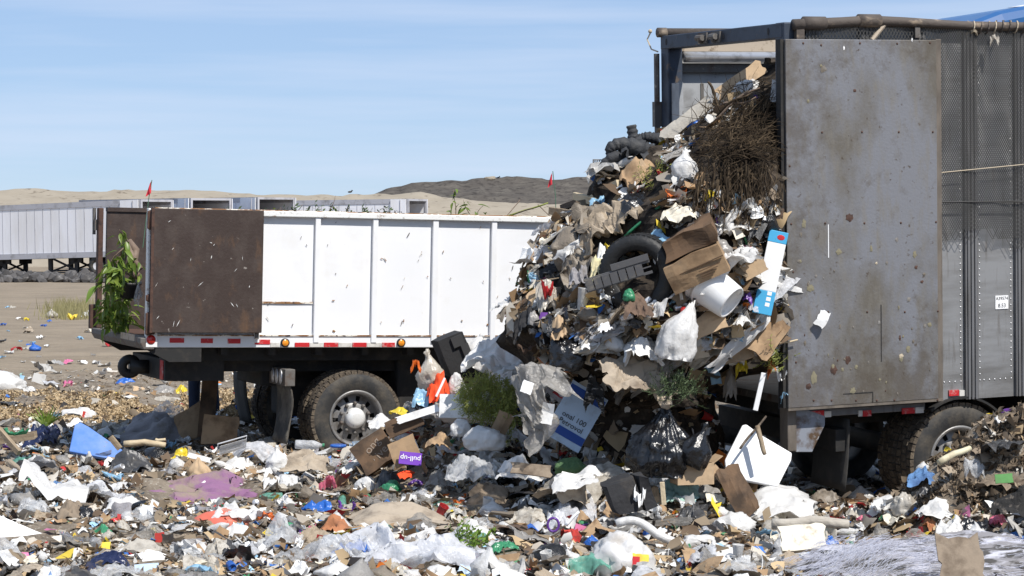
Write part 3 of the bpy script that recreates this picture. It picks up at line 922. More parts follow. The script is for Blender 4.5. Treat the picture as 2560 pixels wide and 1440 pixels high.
# top pipes
pp = [(1983, 62), (2100, 56), (2170, 52), (2260, 55), (2330, 59), (2400, 63), (2470, 66), (2560, 66), (2700, 62)]
pts = []
for a, c in pp:
    u, w = s2(a, c, -.03); pts.append((u, -.03, w))
pts.append((TL, -.03, pts[-1][2]))
pipe = B().tube(pts, [.052, .048, .05, .045, .042, .04, .045, .04, .045, .045], 12).build('top_pipe', pipe_mat, T2, True)
for a, c in ((2035, 58), (2172, 52)):
    u, w = s2(a, c, -.03); B().tube([(u - .11, -.03, w), (u + .11, -.03, w)], .062, 12).build('pipe_collar', pipe_mat, pipe, True)
for q_ in range(9):
    a = 2420 + q_ * 18
    u, w = s2(a, 68 + 2 * math.sin(q_), -.03)
    B().tube([(u + .012 * math.sin(t) + .01 * t, -.03 + .055 * math.sin(t), w + .055 * math.cos(t)) for t in np.linspace(0, 6.2, 12)], .007, 5).build('rope_wrap', rope_mat if q_ % 3 == 0 else pipe_mat, pipe)
pts = [(.0, TW, ztop + .19), (2.2, TW, ztop + .20), (TL, TW, ztop + .2)]
B().tube(pts, .045, 12).build('top_pipe', pipe_mat, T2, True)
B().tube([(.0 , TW, ztop + .19), (-.09, TW, ztop + .19)], .05, 12).build('pipe_end', pipe_mat, T2, True)
u, w = s2(1995, 72, -.03)
B().box(u - .03, u + .05, -.06, -.01, ztop - .02, w).build('pipe_bracket', pipe_mat, T2)
u0, w0 = s2(2180, 100, -.04); u1, w1 = s2(2212, 60, -.04)
B().tube([(u0, -.04, w0), (u1, -.04, w1)], .022, 6).build('wood_stay', tan_board, T2)
B().box(U2(2285), U2(2297), -.05, -.02, W2(2290, 95), W2(2290, 68)).build('net_clip', steel_grime, T2)
# long dark rail under the pipe
B().box(.12, TL, .0, .05, ztop + .12, ztop + .17).build('top_rail', alu_post, T2)
# net hanging down the side
def net(u0, u1, wt, wbf, v=-.035, sp=.024, wd=.0038):
    q = B()
    H = wt - min(wbf(u0 + (u1 - u0) * i / 40) for i in range(41))
    for fam in (1, -1):
        c = u0 - H * .62
        while c < u1 + H * .62:
            n = int(H / .10) + 1
            run = []
            for i in range(n + 1):
                w = wt - H * i / n
                uu = c + fam * (wt - w) * .62 if fam == 1 else c - (wt - w) * .62 + 0
                if u0 <= uu <= u1 and w > wbf(uu) + .03 * math.sin(uu * 91) :
                    run.append((uu, w))
                else:
                    if len(run) > 1: emit(q, run, v, wd)
                    run = []
            if len(run) > 1: emit(q, run, v, wd)
            c += sp
    return q
def emit(q, run, v, wd):
    n0 = len(q.v)
    for uu, w in run:
        dv = .010 * math.sin(uu * 5 + w * 3) + .006 * math.sin(uu * 17)
        q.v.append((uu - wd, v + dv, w)); q.v.append((uu + wd, v + dv, w))
    for i in range(len(run) - 1):
        a = n0 + 2 * i; q.f.append((a, a + 1, a + 3, a + 2))
bot = [(2345, 610), (2372, 606), (2400, 598), (2440, 592), (2466, 592), (2490, 600), (2520, 618), (2545, 622), (2560, 618), (2640, 600), (2760, 640), (2900, 600)]
bu = [U2(a) for a, _ in bot]; bw = [W2(a, c) for a, c in bot]
nw = lambda uu: float(np.interp(uu, bu, bw))
q = net(U2(2338), U2(2860), W2(2560, 66), nw)
nt_ = q.build('net', net_mat, T2); tag(nt_, kind='stuff')
q = net(.05, U2(2345), W2(2000, 66), lambda uu: ztop - .1, sp=.036)
tag(q.build('net', net_mat, T2), kind='stuff')
for px in (2414, 2540):
    pass
q = B(); 
for y0, y1 in ((505, 507),):
    u0, w0 = s2(2348, y0, -.05); u1, w1 = s2(2700, y1, -.05); q.tube([(u0, -.05, w0), ((u0 + u1) / 2, -.05, w0 - .01), (u1, -.05, w1)], .007, 5)
q.build('net_cord', net_mat, T2)
u0, w0 = s2(2348, 432, -.05); u1, w1 = s2(2750, 392, -.05)
B().tube([(u0, -.055, w0), (u1, -.055, w1)], .005, 5).build('net_cord', rope_mat, T2)
# open side door folded along the near side
d0, d1 = U2(1966, 550, -.12), U2(2345, 550, -.12)
dz1, dz0 = W2(2150, 99, -.12), W2(2150, 1009, -.12)
dr = B().box(d0, d1 - .012, -.13, -.09, dz0, dz1).build('open_door', door_steel, T2, bevel=.005)
B().box(d1 - .010, d1 + .05, -.115, -.04, dz0 - .02, dz1 + .01).build('door_edge', door_edge, dr, bevel=.006)
B().box(d0 - .035, d0 - .003, -.10, -.02, dz0, dz1).build('door_edge', black_frame, dr)
B().box(d0, d1 + .04, -.128, -.06, dz0 - .025, dz0 - .002).build('door_edge', door_edge, dr)
bolt = B().ball((0, 0, 0), .011, 8, 4, (1, .5, 1)).mesh('bolt', True)
for px, py in ((2008, 108), (2053, 113), (2150, 108), (2243, 109), (2325, 107), (2055, 331), (2155, 330), (2247, 330), (2332, 330), (2063, 558), (2161, 558), (2252, 557), (2340, 555), (2070, 780), (2168, 780), (2262, 780), (2345, 778), (1990, 906), (2034, 1001), (2079, 1001), (2140, 1001), (2192, 1001), (2236, 1000), (2344, 1000), (1974, 415), (1978, 560), (1983, 680)):
    u, w = s2(px, py, -.13); obj('bolt', bolt, brown_steel, dr, (u, -.131, w))
def splat(px, py, r, mat, seed, name='mud_splash', sx=1):
    u, w = s2(px, py, -.132); q = B(); n = 16
    q.v.append((u, -.136, w))
    for k in range(n):
        a = 2 * math.pi * k / n; rr = r * .8 * (1 + .28 * float(vn(3 * math.cos(a), 3 * math.sin(a), seed, 5)))
        q.v.append((u + sx * rr * math.cos(a), -.1325, w + rr * math.sin(a)))
    for k in range(n): q.f.append((0, 1 + k, 1 + (k + 1) % n))
    return q.build(name, mat, dr)
splat(2124, 544, .045, brown_steel, 1, sx=1.2); splat(2191, 658, .016, rope_mat, 2); splat(2097, 630, .035, mk('dry_mud', (.2, .18, .12), .95), 3); splat(2178, 622, .04, MATS['dry_mud'], 4, sx=.4)
splat(2290, 668, .022, brown_steel, 5); splat(2250, 845, .03, brown_steel, 6, sx=.5); splat(2253, 890, .03, rope_mat, 7); splat(2110, 120, .022, label_white, 8, sx=.5); splat(2280, 100, .02, label_white, 9, sx=.4)
random.seed(31)
for k in range(60):
    tx, ty_ = random.random() ** 1.6, random.random() ** .7
    splat(1998 + 330 * tx, 560 + 430 * ty_ if random.random() < .75 else 110 + 880 * random.random(), random.uniform(.006, .035) * (1.3 if ty_ > .7 else .8), random.choice((brown_steel, door_grime, door_grime, MATS['dry_mud'])), 100 + k, sx=random.uniform(.4, 1.1))
splat(2085, 925, .05, brown_steel, 12, sx=.8); splat(2035, 945, .07, MATS['dry_mud'], 14, sx=.6); splat(2010, 560, .05, MATS['dry_mud'], 15, sx=.5)
u, w = s2(2203, 800, -.132); B().box(u - .004, u + .004, -.1335, -.131, w - .38, w + .14).build('scratch', black_frame, dr)
u0, w = s2(2108, 985, -.132); u1, _ = s2(2182, 985, -.132)
q = B(); q.box(u0, u1, -.1335, -.131, w - .004, w + .004); q.box(u1 - .004, u1 + .004, -.1336, -.1308, w - .09, w); q.build('patch_seam', black_frame, dr)
u, w = s2(2071, 600, -.132); B().box(u - .004, u + .004, -.1335, -.131, w - .16, w + .14).build('scratch', label_white, dr)
# lower rail with tape, corner plate, foot post
b = B(); b.box(.05, U2(2312), .01, .10, zbr, zflo - .055); b.build('bottom_rail', alu_post, T2, bevel=.006)
b = B(); b.box(U2(2600), TL, .01, .10, zbr, zflo - .055); b.build('bottom_rail', alu_post, T2, bevel=.006)
for a, c, y, m in ((2016, 2060, 1036, red_tape), (2061, 2078, 1036, white_tape), (2146, 2156, 1034, white_tape), (2157, 2178, 1034, red_tape), (2255, 2287, 1028, red_tape), (2288, 2309, 1026, white_tape)):
    u0, w = s2(a, y, 0); u1, _ = s2(c, y, 0)
    B().box(u0 + .002, u1, -.002, .009, w - .027, w + .027).build('reflector_strip', m, T2)
for a, c, m in ((2371, 2396, red_tape), (2397, 2418, white_tape)):
    u0, w = s2(a, 983, .03); u1, _ = s2(c, 983, .03)
    B().box(u0 + .002, u1, .02, .034, w - .027, w + .027).build('reflector_strip', m, T2)
c0 = [s2(a, c) for a, c in ((1985, 1012), (2062, 1040), (2062, 1062), (2030, 1130), (1990, 1130))]
B().prism_y(c0, -.004, .12).build('corner_plate', bag_blue_grey, T2, bevel=.004)
B().box(U2(1962), U2(1985), -.03, .12, W2(1975, 1128), W2(1975, 1018)).build('corner_post', door_edge, T2, bevel=.01)
# fender arch, wheels, flap, undercarriage
wu, wz_ = s2(2402, 1150, .03)
R2 = .53
q = B()
arc = [(wu + (R2 + .05) * math.cos(a), wz_ + (R2 + .05) * math.sin(a)) for a in np.linspace(R(30), R(125), 16)]
arc2 = [(wu + (R2 + .085) * math.cos(a), wz_ + (R2 + .085) * math.sin(a)) for a in np.linspace(R(125), R(30), 16)]
n = 16
for (x, z) in arc: q.v.append((x, .0, z))
for (x, z) in arc: q.v.append((x, .6, z))
for k in range(n - 1): q.f.append((k, k + 1, n + k + 1, n + k))
fa = q.build('wheel_arch', black_frame, T2); fa.modifiers.new('t', 'SOLIDIFY').thickness = .02
wheel(T2, wu, wz_, R2, .04, .28, tread_m=rubber_mud)
wheel(T2, wu, wz_, R2, .36, .28, face=False)
wheel(T2, wu, wz_, R2, TW - .32, .28, face=False, lugs=False)
wheel(T2, wu + 1.25, wz_, R2, .04, .28, face=True)
wheel(T2, wu + 1.25, wz_, R2, TW - .32, .28, face=False, lugs=False)
B().tube([(wu, .1, wz_), (wu, TW - .1, wz_)], .1, 12).build('axle', black_frame, T2, True)
for vv in (.65, TW - .75):
    B().box(.6, TL, vv, vv + .1, .72, zflo - .03).build('frame_rail', black_frame, T2)
b = B()
for k in range(20): b.box(.2 + k * .6, .28 + k * .6, .12, TW - .12, zflo - .16, zflo - .03)
b.build('cross_member', black_frame, T2)
fu0, fz1 = s2(2130, 1048, .05); _, fz0 = s2(2120, 1228, .05)
b = B()
for j in range(9):
    for i in range(6):
        b.v.append((fu0 - .03 - .05 * (j / 8) ** 2, .06 + .62 * i / 5, fz1 + (fz0 - fz1) * j / 8))
for j in range(8):
    for i in range(5):
        a = j * 6 + i; b.f.append((a, a + 1, a + 7, a + 6))
fl = b.build('mud_flap', dark_flap, T2, True); fl.modifiers.new('t', 'SOLIDIFY').thickness = .012
B().box(.5, .62, .1, TW - .1, .55, .75).build('rear_bumper', black_frame, T2)
# white sticker with its number
u0, w0 = s2(2488, 773, .033); u1, w1 = s2(2520, 738, .033)
st = B().box(u0, u1, .028, .0345, w0, w1).build('number_sticker', label_white, T2)
mt = Matrix.Translation(((u0 + u1) / 2, .027, (w0 + w1) / 2)) @ Matrix.Rotation(R(90), 4, 'X')
text_obj('sticker_lettering', 'A39574', .043, black_ink, st, Matrix.Translation((0, 0, .035)) @ mt)
text_obj('sticker_lettering', '8.53', .052, black_ink, st, Matrix.Translation((0, 0, -.032)) @ mt)

# ================================================================== BLUE TRACTOR BEHIND
BT = empty('blue_tractor', (5.3, 26.2, 0), (0, 0, R(22)), 'blue truck cab whose rounded roof shows above the grey trailer', 'truck')
prof = [(-.35, 4.82), (-.05, 4.96), (.4, 5.12), (.9, 5.22), (1.5, 5.28), (2.1, 5.26), (2.5, 5.1), (2.6, 4.3), (2.6, 3.9), (-.35, 3.9)]
B().prism_y(prof, 0, 2.2).build('roof_fairing', blue_paint, BT, bevel=.12)
B().prism_y([(.75, 5.205), (1.6, 5.285), (1.6, 5.30), (1.0, 5.25)], .35, .45).build('roof_highlight', label_white, BT)  # white strip painted in for the highlight streak on the roof
B().box(-.3, 2.5, .05, 2.15, 1.0, 3.9).build('cab_body', blue_paint, BT, bevel=.08)
B().box(1.6, 2.3, .03, .05, 2.5, 3.4).build('side_window', glass_dark, BT)
B().box(2.5, 2.53, .3, 1.9, 2.5, 3.5).build('windscreen', glass_dark, BT)
B().box(-2.5, 4.2, .5, 1.7, .7, 1.0).build('chassis', black_frame, BT)
B().box(2.5, 4.0, .3, 1.9, 1.0, 2.3).build('bonnet', blue_paint, BT, bevel=.1)
for uu in (3.3, -1.0, -2.1):
    for vv in (.0, 1.9):
        B().lathe_y([(.25, vv), (.48, vv), (.52, vv + .06), (.52, vv + .24), (.48, vv + .3), (.25, vv + .3)], uu, .52, 24, close=True).build('wheel', rubber, BT, True)
# ================================================================== THE SPILLED LOAD (core of the heap)
Zk = [0.0, 0.4, 0.9, 1.25, 1.55, 1.75, 2.0, 2.65, 3.17, 3.35, 3.77, 4.05, 4.2]
Ek = [1.25, 1.35, 1.45, 1.7, 2.05, 2.1, 1.95, 1.55, 1.05, .78, .12, -.18, -.35]
Nk = [.65, 1.05, 1.15, .75, -.05, -.18, -.22, -.12, .03, .08, .16, .35, .5]
Fk = [2.5, 2.5, 2.4, 2.4, 2.4, 2.4, 2.4, 2.3, 1.95, 1.75, 1.35, 1.1, .95]
Uk = [.0, .0, .0, .35, .5, .5, .5, .5, .5, .5, .5, .45, .2]
nz_c, na_c = 84, 120
hv = []
for j in range(nz_c + 1):
    z = -.15 + 4.33 * j / nz_c
    e, nv, fv, uf_ = (float(np.interp(z, Zk, K)) for K in (Ek, Nk, Fk, Uk))
    cu_, a_ = (uf_ - e) / 2, (uf_ + e) / 2
    cv_, b_ = (nv + fv) / 2, (fv - nv) / 2
    for i in range(na_c):
        t = 2 * math.pi * i / na_c
        c, s = math.cos(t), math.sin(t)
        x = cu_ + a_ * math.copysign(abs(c) ** .75, c)
        y = cv_ + b_ * math.copysign(abs(s) ** .75, s)
        hv.append((x, y, z))
hv = np.array(hv)
cen = np.array([-.7, 1.15, 2.0])
dn = hv - cen; dn[:, 2] *= .3
dn /= np.linalg.norm(dn, axis=1)[:, None]
nn = .13 * fbm(hv[:, 0] * 1.6, hv[:, 1] * 1.6, hv[:, 2] * 1.6, 21, 3) + .09 * ridge(hv[:, 0] * 3.5, hv[:, 1] * 3.5, hv[:, 2] * 3.5, 23) - .03
hv += dn * nn[:, None]
msk = hv[:, 0] > -.12
hv[msk, 1] = np.clip(hv[msk, 1], .16, TW - .16)
hf = []
for j in range(nz_c):
    for i in range(na_c):
        a, b_ = j * na_c + i, j * na_c + (i + 1) % na_c
        hf.append((a, b_, b_ + na_c, a + na_c))
hf.append(tuple(range(nz_c * na_c, (nz_c + 1) * na_c)))
M2n = np.array(M2)
hw = hv @ M2n[:3, :3].T + M2n[:3, 3]
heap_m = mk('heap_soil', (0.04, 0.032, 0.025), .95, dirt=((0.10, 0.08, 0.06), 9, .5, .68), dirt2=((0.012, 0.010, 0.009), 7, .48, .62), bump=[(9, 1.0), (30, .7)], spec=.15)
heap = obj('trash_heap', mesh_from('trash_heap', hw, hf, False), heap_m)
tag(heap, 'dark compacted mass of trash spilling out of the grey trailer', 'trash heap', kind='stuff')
HB = BVHTree.FromPolygons([Vector(p) for p in hw], hf)

def hit(px, py):
    o, d = Vector((0, 0, CAMZ)), pray(px, py).normalized()
    best = None
    for bv, nm in ((GB, 'g'), (HB, 'h')):
        r = bv.ray_cast(o, d)
        if r[0] is not None and (best is None or r[3] < best[2]):
            best = (r[0], r[1], r[3], nm)
    return best

def hY(px, py, Y, off=.06):
    """depth of a thing lying on the heap at this pixel, never inside it"""
    h = hit(px, py)
    if h is None or h[3] != 'h' or Y > 25: return Y
    return min(Y, h[0].y - off - min(.16, max(0, (21.0 - Y) * .16)))
# ================================================================== TRASH MATERIALS
def pl(name, c, r=.30, t=.26, a=0, **k):
    k.setdefault('bump', [(9, .45), (34, .35)])
    k.setdefault('dirt', ((c[0] * .5 + .08, c[1] * .5 + .07, c[2] * .5 + .055), 4, .55, .8))
    return mk(name, c, r, transl=t, alpha=a, spec=.6, **k)
PL = {
 'white': pl('white_plastic', (.74, .73, .71)), 'dirtywhite': pl('soiled_white_plastic', (.56, .52, .45), dirt=((.25, .21, .16), 5, .48, .72)),
 'grey': pl('grey_plastic', (.33, .315, .295)), 'black': pl('black_plastic_bag', (.009, .009, .010), .24, 0, dirt=((.03, .028, .026), 5, .6, .8), bump=[(9, .4), (30, .4)]),
 'charcoal': pl('charcoal_plastic', (.045, .045, .047), .4, .05), 'blue': pl('blue_plastic', (.03, .15, .55)), 'lightblue': pl('light_blue_plastic', (.30, .52, .70)),
 'navy': pl('navy_plastic', (.012, .018, .06), .3, .05), 'green': pl('green_plastic', (.05, .27, .13)), 'mint': pl('mint_plastic', (.42, .62, .54)),
 'yellow': pl('yellow_plastic', (.75, .58, .04)), 'red': pl('red_plastic', (.50, .03, .03)), 'orange': pl('orange_plastic', (.72, .16, .02)),
 'pink': pl('pink_plastic', (.68, .18, .27)), 'purple': pl('purple_plastic', (.15, .05, .32)), 'brown': pl('brown_plastic', (.16, .10, .065)),
 'tan': pl('tan_plastic', (.34, .27, .19), .55, .1), 'greybrown': pl('grey_brown_plastic', (.20, .165, .125), .55, .1),
}
FI = {
 'clear': mk('clear_film', (.72, .73, .74), .22, transl=.35, alpha=.42, spec=.6, bump=[(10, .8), (40, .5)]),
 'greyfilm': mk('grey_film', (.42, .40, .37), .28, transl=.3, alpha=.30, spec=.6, bump=[(10, .8), (40, .5)], dirt=((.22, .2, .17), 4, .5, .7)),
 'milky': mk('milky_film', (.74, .75, .78), .28, transl=.35, alpha=.18, spec=.55, bump=[(8, .8), (36, .5)]),
 'greenfilm': mk('green_film', (.18, .46, .36), .28, transl=.3, alpha=.3, spec=.55, bump=[(10, .7)]),
}
def pa(name, c, **k):
    k.setdefault('dirt', ((c[0] * .45 + .06, c[1] * .45 + .05, c[2] * .45 + .04), 5, .52, .74))
    return mk(name, c, .85, bump=[(14, .3)], spec=.2, var=.15, **k)
PA = {
 'white': pa('white_paper', (.76, .76, .75)), 'cream': pa('cream_paper', (.66, .61, .50)), 'greyp': pa('grey_paper', (.40, .39, .37)),
 'bluep': pa('blue_paper', (.22, .36, .62)), 'redp': pa('red_paper', (.46, .05, .04)), 'greenp': pa('green_paper', (.12, .30, .10)), 'yellowp': pa('yellow_paper', (.72, .55, .08)),
 'orangep': pa('orange_paper', (.65, .20, .05)), 'purplep': pa('purple_paper', (.17, .06, .42)), 'pinkp': pa('pink_paper', (.66, .18, .34)),
 'lbluep': pa('pale_blue_paper', (.48, .60, .74)),
}
CB = {
 'card': pa('brown_cardboard', (.36, .245, .145), dirt2=((.15, .095, .055), 3, .5, .7)), 'cardlight': pa('light_cardboard', (.47, .34, .215)), 'carddark': pa('dark_wet_cardboard', (.135, .085, .052), dirt2=((.06, .042, .03), 4, .45, .65)),
 'cardgrey': pa('muddy_cardboard', (.245, .195, .145), dirt2=((.12, .09, .065), 5, .45, .65)),
}
CL = {
 'purplec': mk('purple_cloth', (.22, .11, .20), .95, bump=[(25, .5)], dirt=((.24, .19, .15), 2.5, .50, .64)), 'blackc': mk('black_cloth', (.02, .02, .022), .9, bump=[(25, .5)], dirt=((.07, .06, .05), 4, .55, .75)),
 'bluec': mk('blue_cloth', (.12, .24, .44), .9, bump=[(25, .6)], dirt=((.06, .12, .25), 5, .45, .65)), 'greyc': mk('grey_cloth', (.25, .24, .25), .9, bump=[(25, .5)], dirt=((.14, .12, .1), 5, .5, .7)), 'brownc': mk('brown_cloth', (.13, .085, .06), .95, bump=[(25, .6)], dirt=((.06, .045, .035), 5, .45, .65), var=.3),
 'redc': mk('red_cloth', (.45, .08, .05), .9, bump=[(25, .5)], dirt=((.25, .1, .06), 5, .5, .7)), 'tanc': mk('tan_cloth', (.36, .30, .23), .95, bump=[(25, .5)], dirt=((.2, .16, .12), 5, .45, .65)), 'whitec': mk('white_cloth', (.70, .69, .66), .9, bump=[(20, .4)], dirt=((.4, .36, .3), 5, .55, .75)),
 'orangec': mk('orange_cloth', (.74, .07, .015), .8, bump=[(16, .4)]), 'palec': mk('pale_yellow_cloth', (.62, .56, .33), .9, bump=[(20, .4)], dirt=((.4, .36, .25), 5, .5, .7)), 'rustc': mk('rust_cloth', (.36, .15, .07), .9, bump=[(20, .5)], dirt=((.2, .09, .05), 6, .5, .7)),
 'greenc': mk('green_cloth', (.075, .14, .06), .9, bump=[(30, .8)], dirt=((.13, .2, .1), 7, .5, .7)),
}
WD = {'wood': mk('weathered_wood', (.30, .235, .16), .85, dirt=((.14, .10, .065), 4, .45, .7, (.4, 4, 4)), bump=[(30, .4)], var=.2), 'woodlight': mk('pale_wood', (.52, .43, .29), .8, dirt=((.36, .27, .16), 5, .5, .7, (.4, 4, 4)), bump=[(30, .3)]),
      'wooddark': mk('dark_wood', (.09, .068, .05), .85, dirt=((.19, .15, .11), 5, .5, .7, (.4, 4, 4)), bump=[(30, .5)], var=.2), 'woodgrey': mk('grey_wood', (.42, .385, .33), .85, dirt=((.24, .21, .17), 5, .45, .7, (.4, 4, 4)), bump=[(30, .4)])}
foam = mk('white_foam_board', (.80, .80, .80), .6, dirt=((.3, .25, .2), 14, .68, .74))
creamfoam = mk('cream_foam_board', (.68, .63, .52), .7, dirt=((.32, .25, .17), 7, .58, .7), bump=[(9, .5)])
greenleaf = mk('weed_green', (.33, .36, .10), .7, transl=.3, var=.2, spec=.3)
darkgreen = mk('juniper_green', (.07, .10, .045), .7, transl=.2, spec=.3)
leaf_m = mk('glossy_leaf', (.13, .21, .03), .38, transl=.35, var=.35, dirt=((.22, .28, .05), 3, .45, .6))
bark_m = mk('branch_bark', (.16, .115, .085), .9, dirt=((.26, .2, .16), 7, .5, .7), bump=[(22, .5)])
brush_m = mk('dry_brush', (.038, .028, .019), .9, dirt=((.15, .11, .07), 6, .5, .64), spec=.1)

# ================================================================== TRASH SHAPES  (all fill -.5..+.5, -.5..+.5, 0..1)
def norm01(v):
    v = np.asarray(v, float)
    lo, hi = v.min(0), v.max(0)
    v = (v - lo) / np.maximum(hi - lo, 1e-6)
    v[:, 0] -= .5; v[:, 1] -= .5
    return v
def grid_f(nx, ny):
    return [(j * nx + i, j * nx + i + 1, (j + 1) * nx + i + 1, (j + 1) * nx + i) for j in range(ny - 1) for i in range(nx - 1)]
def sh_drape(seed, n=15, sharp=.6, dome=1.0, jag=.1, ang=None):
    """a soft sheet thrown down: it swells towards its middle and back, full of creases"""
    y, x = np.meshgrid(np.linspace(-.5, .5, n), np.linspace(-.5, .5, n), indexing='ij')
    x, y = x.ravel(), y.ravel()
    s = seed * 3.7
    base = dome * (np.clip(1 - (1.7 * x) ** 2, 0, 1) * (.45 + .75 * y)) + .35 * vn(x * 2.2 + s, y * 2.2, s, 1)
    an = seed * 2.4 if ang is None else ang
    ca_, sa_ = math.cos(an), math.sin(an)
    wx, wy = x + .07 * vn(x * 4 + s, y * 4, s, 21), y + .07 * vn(x * 4, y * 4 + s, s, 22)
    u_, w_ = wx * ca_ + wy * sa_, -wx * sa_ + wy * ca_
    cr = sharp * (.30 * ridge(wx * 2.6 + s, wy * 2.2, s, 2) + .30 * ridge(u_ * 1.6 + s, w_ * 6.5, s, 3) + .17 * ridge(u_ * 3 + s, w_ * 13, s, 4) + .10 * ridge(wx * 10, wy * 10 + s, s, 8))
    X = x * (1 - .18 * cr) + jag * vn(x * 3 + s, y * 3 + 9, s, 5) + .06 * vn(x * 9, y * 9 + s, s, 6)
    Y = y + jag * vn(x * 3 + 5, y * 3 + s, s, 7) + .06 * vn(x * 9 + s, y * 9, s, 8)
    return norm01(np.stack([X, Y, base + cr], 1)), grid_f(n, n)
def sh_crumple(seed, n=9, sharp=1.0):
    """a wad or crumpled scrap"""
    y, x = np.meshgrid(np.linspace(-.5, .5, n), np.linspace(-.5, .5, n), indexing='ij')
    x, y = x.ravel(), y.ravel(); s = seed * 5.3
    bend = 2.0 + 1.2 * math.sin(seed)
    X = np.sin(x * bend) / bend + .16 * vn(x * 4 + s, y * 4, s, 11)
    Z = (1 - np.cos(x * bend)) / bend * (1 if seed % 2 else -1) + sharp * (.22 * ridge(x * 3 + s, y * 3, s, 12) + .14 * ridge(x * 7, y * 7 + s, s, 13))
    Y = y * (.8 + .3 * vn(x * 3, s, s, 14)) + .16 * vn(x * 4, y * 4 + s, s, 15)
    return norm01(np.stack([X, Y, Z], 1)), grid_f(n, n)
_ico = {}
def ico(sub):
    if sub not in _ico:
        bm = bmesh.new(); bmesh.ops.create_icosphere(bm, subdivisions=sub, radius=1.0)
        _ico[sub] = (np.array([v.co[:] for v in bm.verts]), [tuple(v.index for v in f.verts) for f in bm.faces]); bm.free()
    v, f = _ico[sub]
    return v.copy(), f
def sh_bag(seed, sub=4, neck=True, pleat=.12):
    v, f = ico(sub); s = seed * 4.1
    x, y, z = v.T
    r = 1 + .28 * vn(x * 1.1 + s, y * 1.1, z * 1.1, 1) + .13 * ridge(x * 2.3 + s, y * 2.3, z * 2.3, 2) + .10 * ridge(x * 4.5 + s, y * 4.5, z * 3.5, 3) + .055 * ridge(x * 9 + s, y * 9, z * 7, 4)
    if pleat:
        a = np.arctan2(y, x)
        r = r + pleat * np.clip(z, -.2, 1) * np.sin(a * 9 + 2 * vn(x + s, y, z, 6) * 3) * .6
    v = v * r[:, None]
    if neck:
        zz = v[:, 2]
        t = sstep(.35, .95, zz)
        k = 1 - .72 * t + .5 * sstep(.98, 1.25, zz)
        v[:, 0] *= k; v[:, 1] *= k
        lean = .5 * math.sin(seed * 1.9)
        v[:, 0] += lean * t
        v[:, 2] += .25 * t
    v[:, 2] = np.maximum(v[:, 2], -.55 + .08 * vn(x * 3, y * 3, s, 8))
    return norm01(v), f
def sh_sack(seed, sub=4):
    return sh_bag(seed, sub, neck=False, pleat=.05)
def sh_card(seed, t=.04, jag=.08, fold=True, n=6, depth=.25):
    """an upright board, fold across it, torn edges; stands in the xz plane, thickness along y"""
    xs = np.linspace(-.5, .5, n); zs = np.linspace(0, 1, n)
    v, f = [], []
    s = seed * 2.9
    for side in (0, 1):
        for j, z in enumerate(zs):
            for i, x in enumerate(xs):
                eb = (i in (0, n - 1)) or (j in (0, n - 1))
                dx = jag * float(vn(x * 6 + s, z * 6, s, 1)) if eb else 0
                dz = jag * float(vn(x * 6, z * 6 + s, s, 2)) if eb else 0
                fd = (depth * abs(x * math.cos(seed) + (z - .5) * math.sin(seed)) if fold else 0) + .10 * depth * float(vn(x * 3 + s, z * 3, s, 3))
                v.append((x + dx, fd + side * t, z + dz))
    m = n * n
    for j in range(n - 1):
        for i in range(n - 1):
            a = j * n + i
            f.append((a, a + 1, a + n + 1, a + n)); f.append((m + a, m + a + n, m + a + n + 1, m + a + 1))
    ring = [i for i in range(n)] + [j * n + n - 1 for j in range(1, n)] + [(n - 1) * n + i for i in range(n - 2, -1, -1)] + [j * n for j in range(n - 2, 0, -1)]
    for k in range(len(ring)):
        a, b_ = ring[k], ring[(k + 1) % len(ring)]
        f.append((a, a + m, b_ + m, b_))
    return np.array(v), f
def sh_bottle(seed=0):
    q = B().lathe_z([(.01, 0), (.4, .01), (.46, .05), (.44, .2), (.47, .3), (.44, .45), (.47, .55), (.45, .66), (.3, .80), (.17, .88), (.16, .93)], 14)
    return np.array(q.v) , q.f
def sh_strap(seed=0):
    pts = []
    for t in np.linspace(0, 1, 12):
        a = t * (3 + 2 * math.sin(seed * 3))
        pts.append((.42 * math.cos(a + seed) * (.6 + .5 * t), .35 * math.sin(a + seed * 2), .25 * math.sin(t * 5 + seed) + .25))
    q = B().tube(pts, .012, 4)
    return norm01(np.array(q.v)), q.f
def sh_tin(seed=0):
    q = B().lathe_z([(.40, 0), (.46, .03), (.5, .08), (.5, .88), (.44, .96), (.42, 1.0), (.40, .97), (.02, .965)], 14)
    v = np.array(q.v); a = vn(v[:, 0] * 2 + seed, v[:, 1] * 2, v[:, 2] * 2.5, seed)
    v[:, :2] *= (1 - .25 * np.clip(a, 0, 1) * np.sin(np.clip(v[:, 2], 0, 1) * math.pi))[:, None]
    return v, q.f
def sh_cup(seed=0):
    q = B().lathe_z([(.01, .02), (.33, .0), (.36, .02), (.5, .95), (.53, 1.0), (.48, 1.0), (.46, .95), (.33, .06), (.01, .05)], 16, caps=False)
    return np.array(q.v), q.f
def sh_stick(seed=0):
    pts = [(x, .12 * float(vn(x * 3 + seed, 0, 0, seed)), .10 * float(vn(0, x * 3 + seed, 0, seed + 5))) for x in np.linspace(-.5, .5, 7)]
    q = B().tube(pts, [.03, .032, .03, .028, .026, .024, .016], 6)
    return np.array(q.v), q.f
def sh_plank(seed=0):
    q = B().box(-.5, .5, -.07, .07, -.02, .02); v = np.array(q.v)
    v[:, 0] += .03 * vn(v[:, 1] * 30, v[:, 2] * 30 + seed, v[:, 0], seed)
    return v, q.f

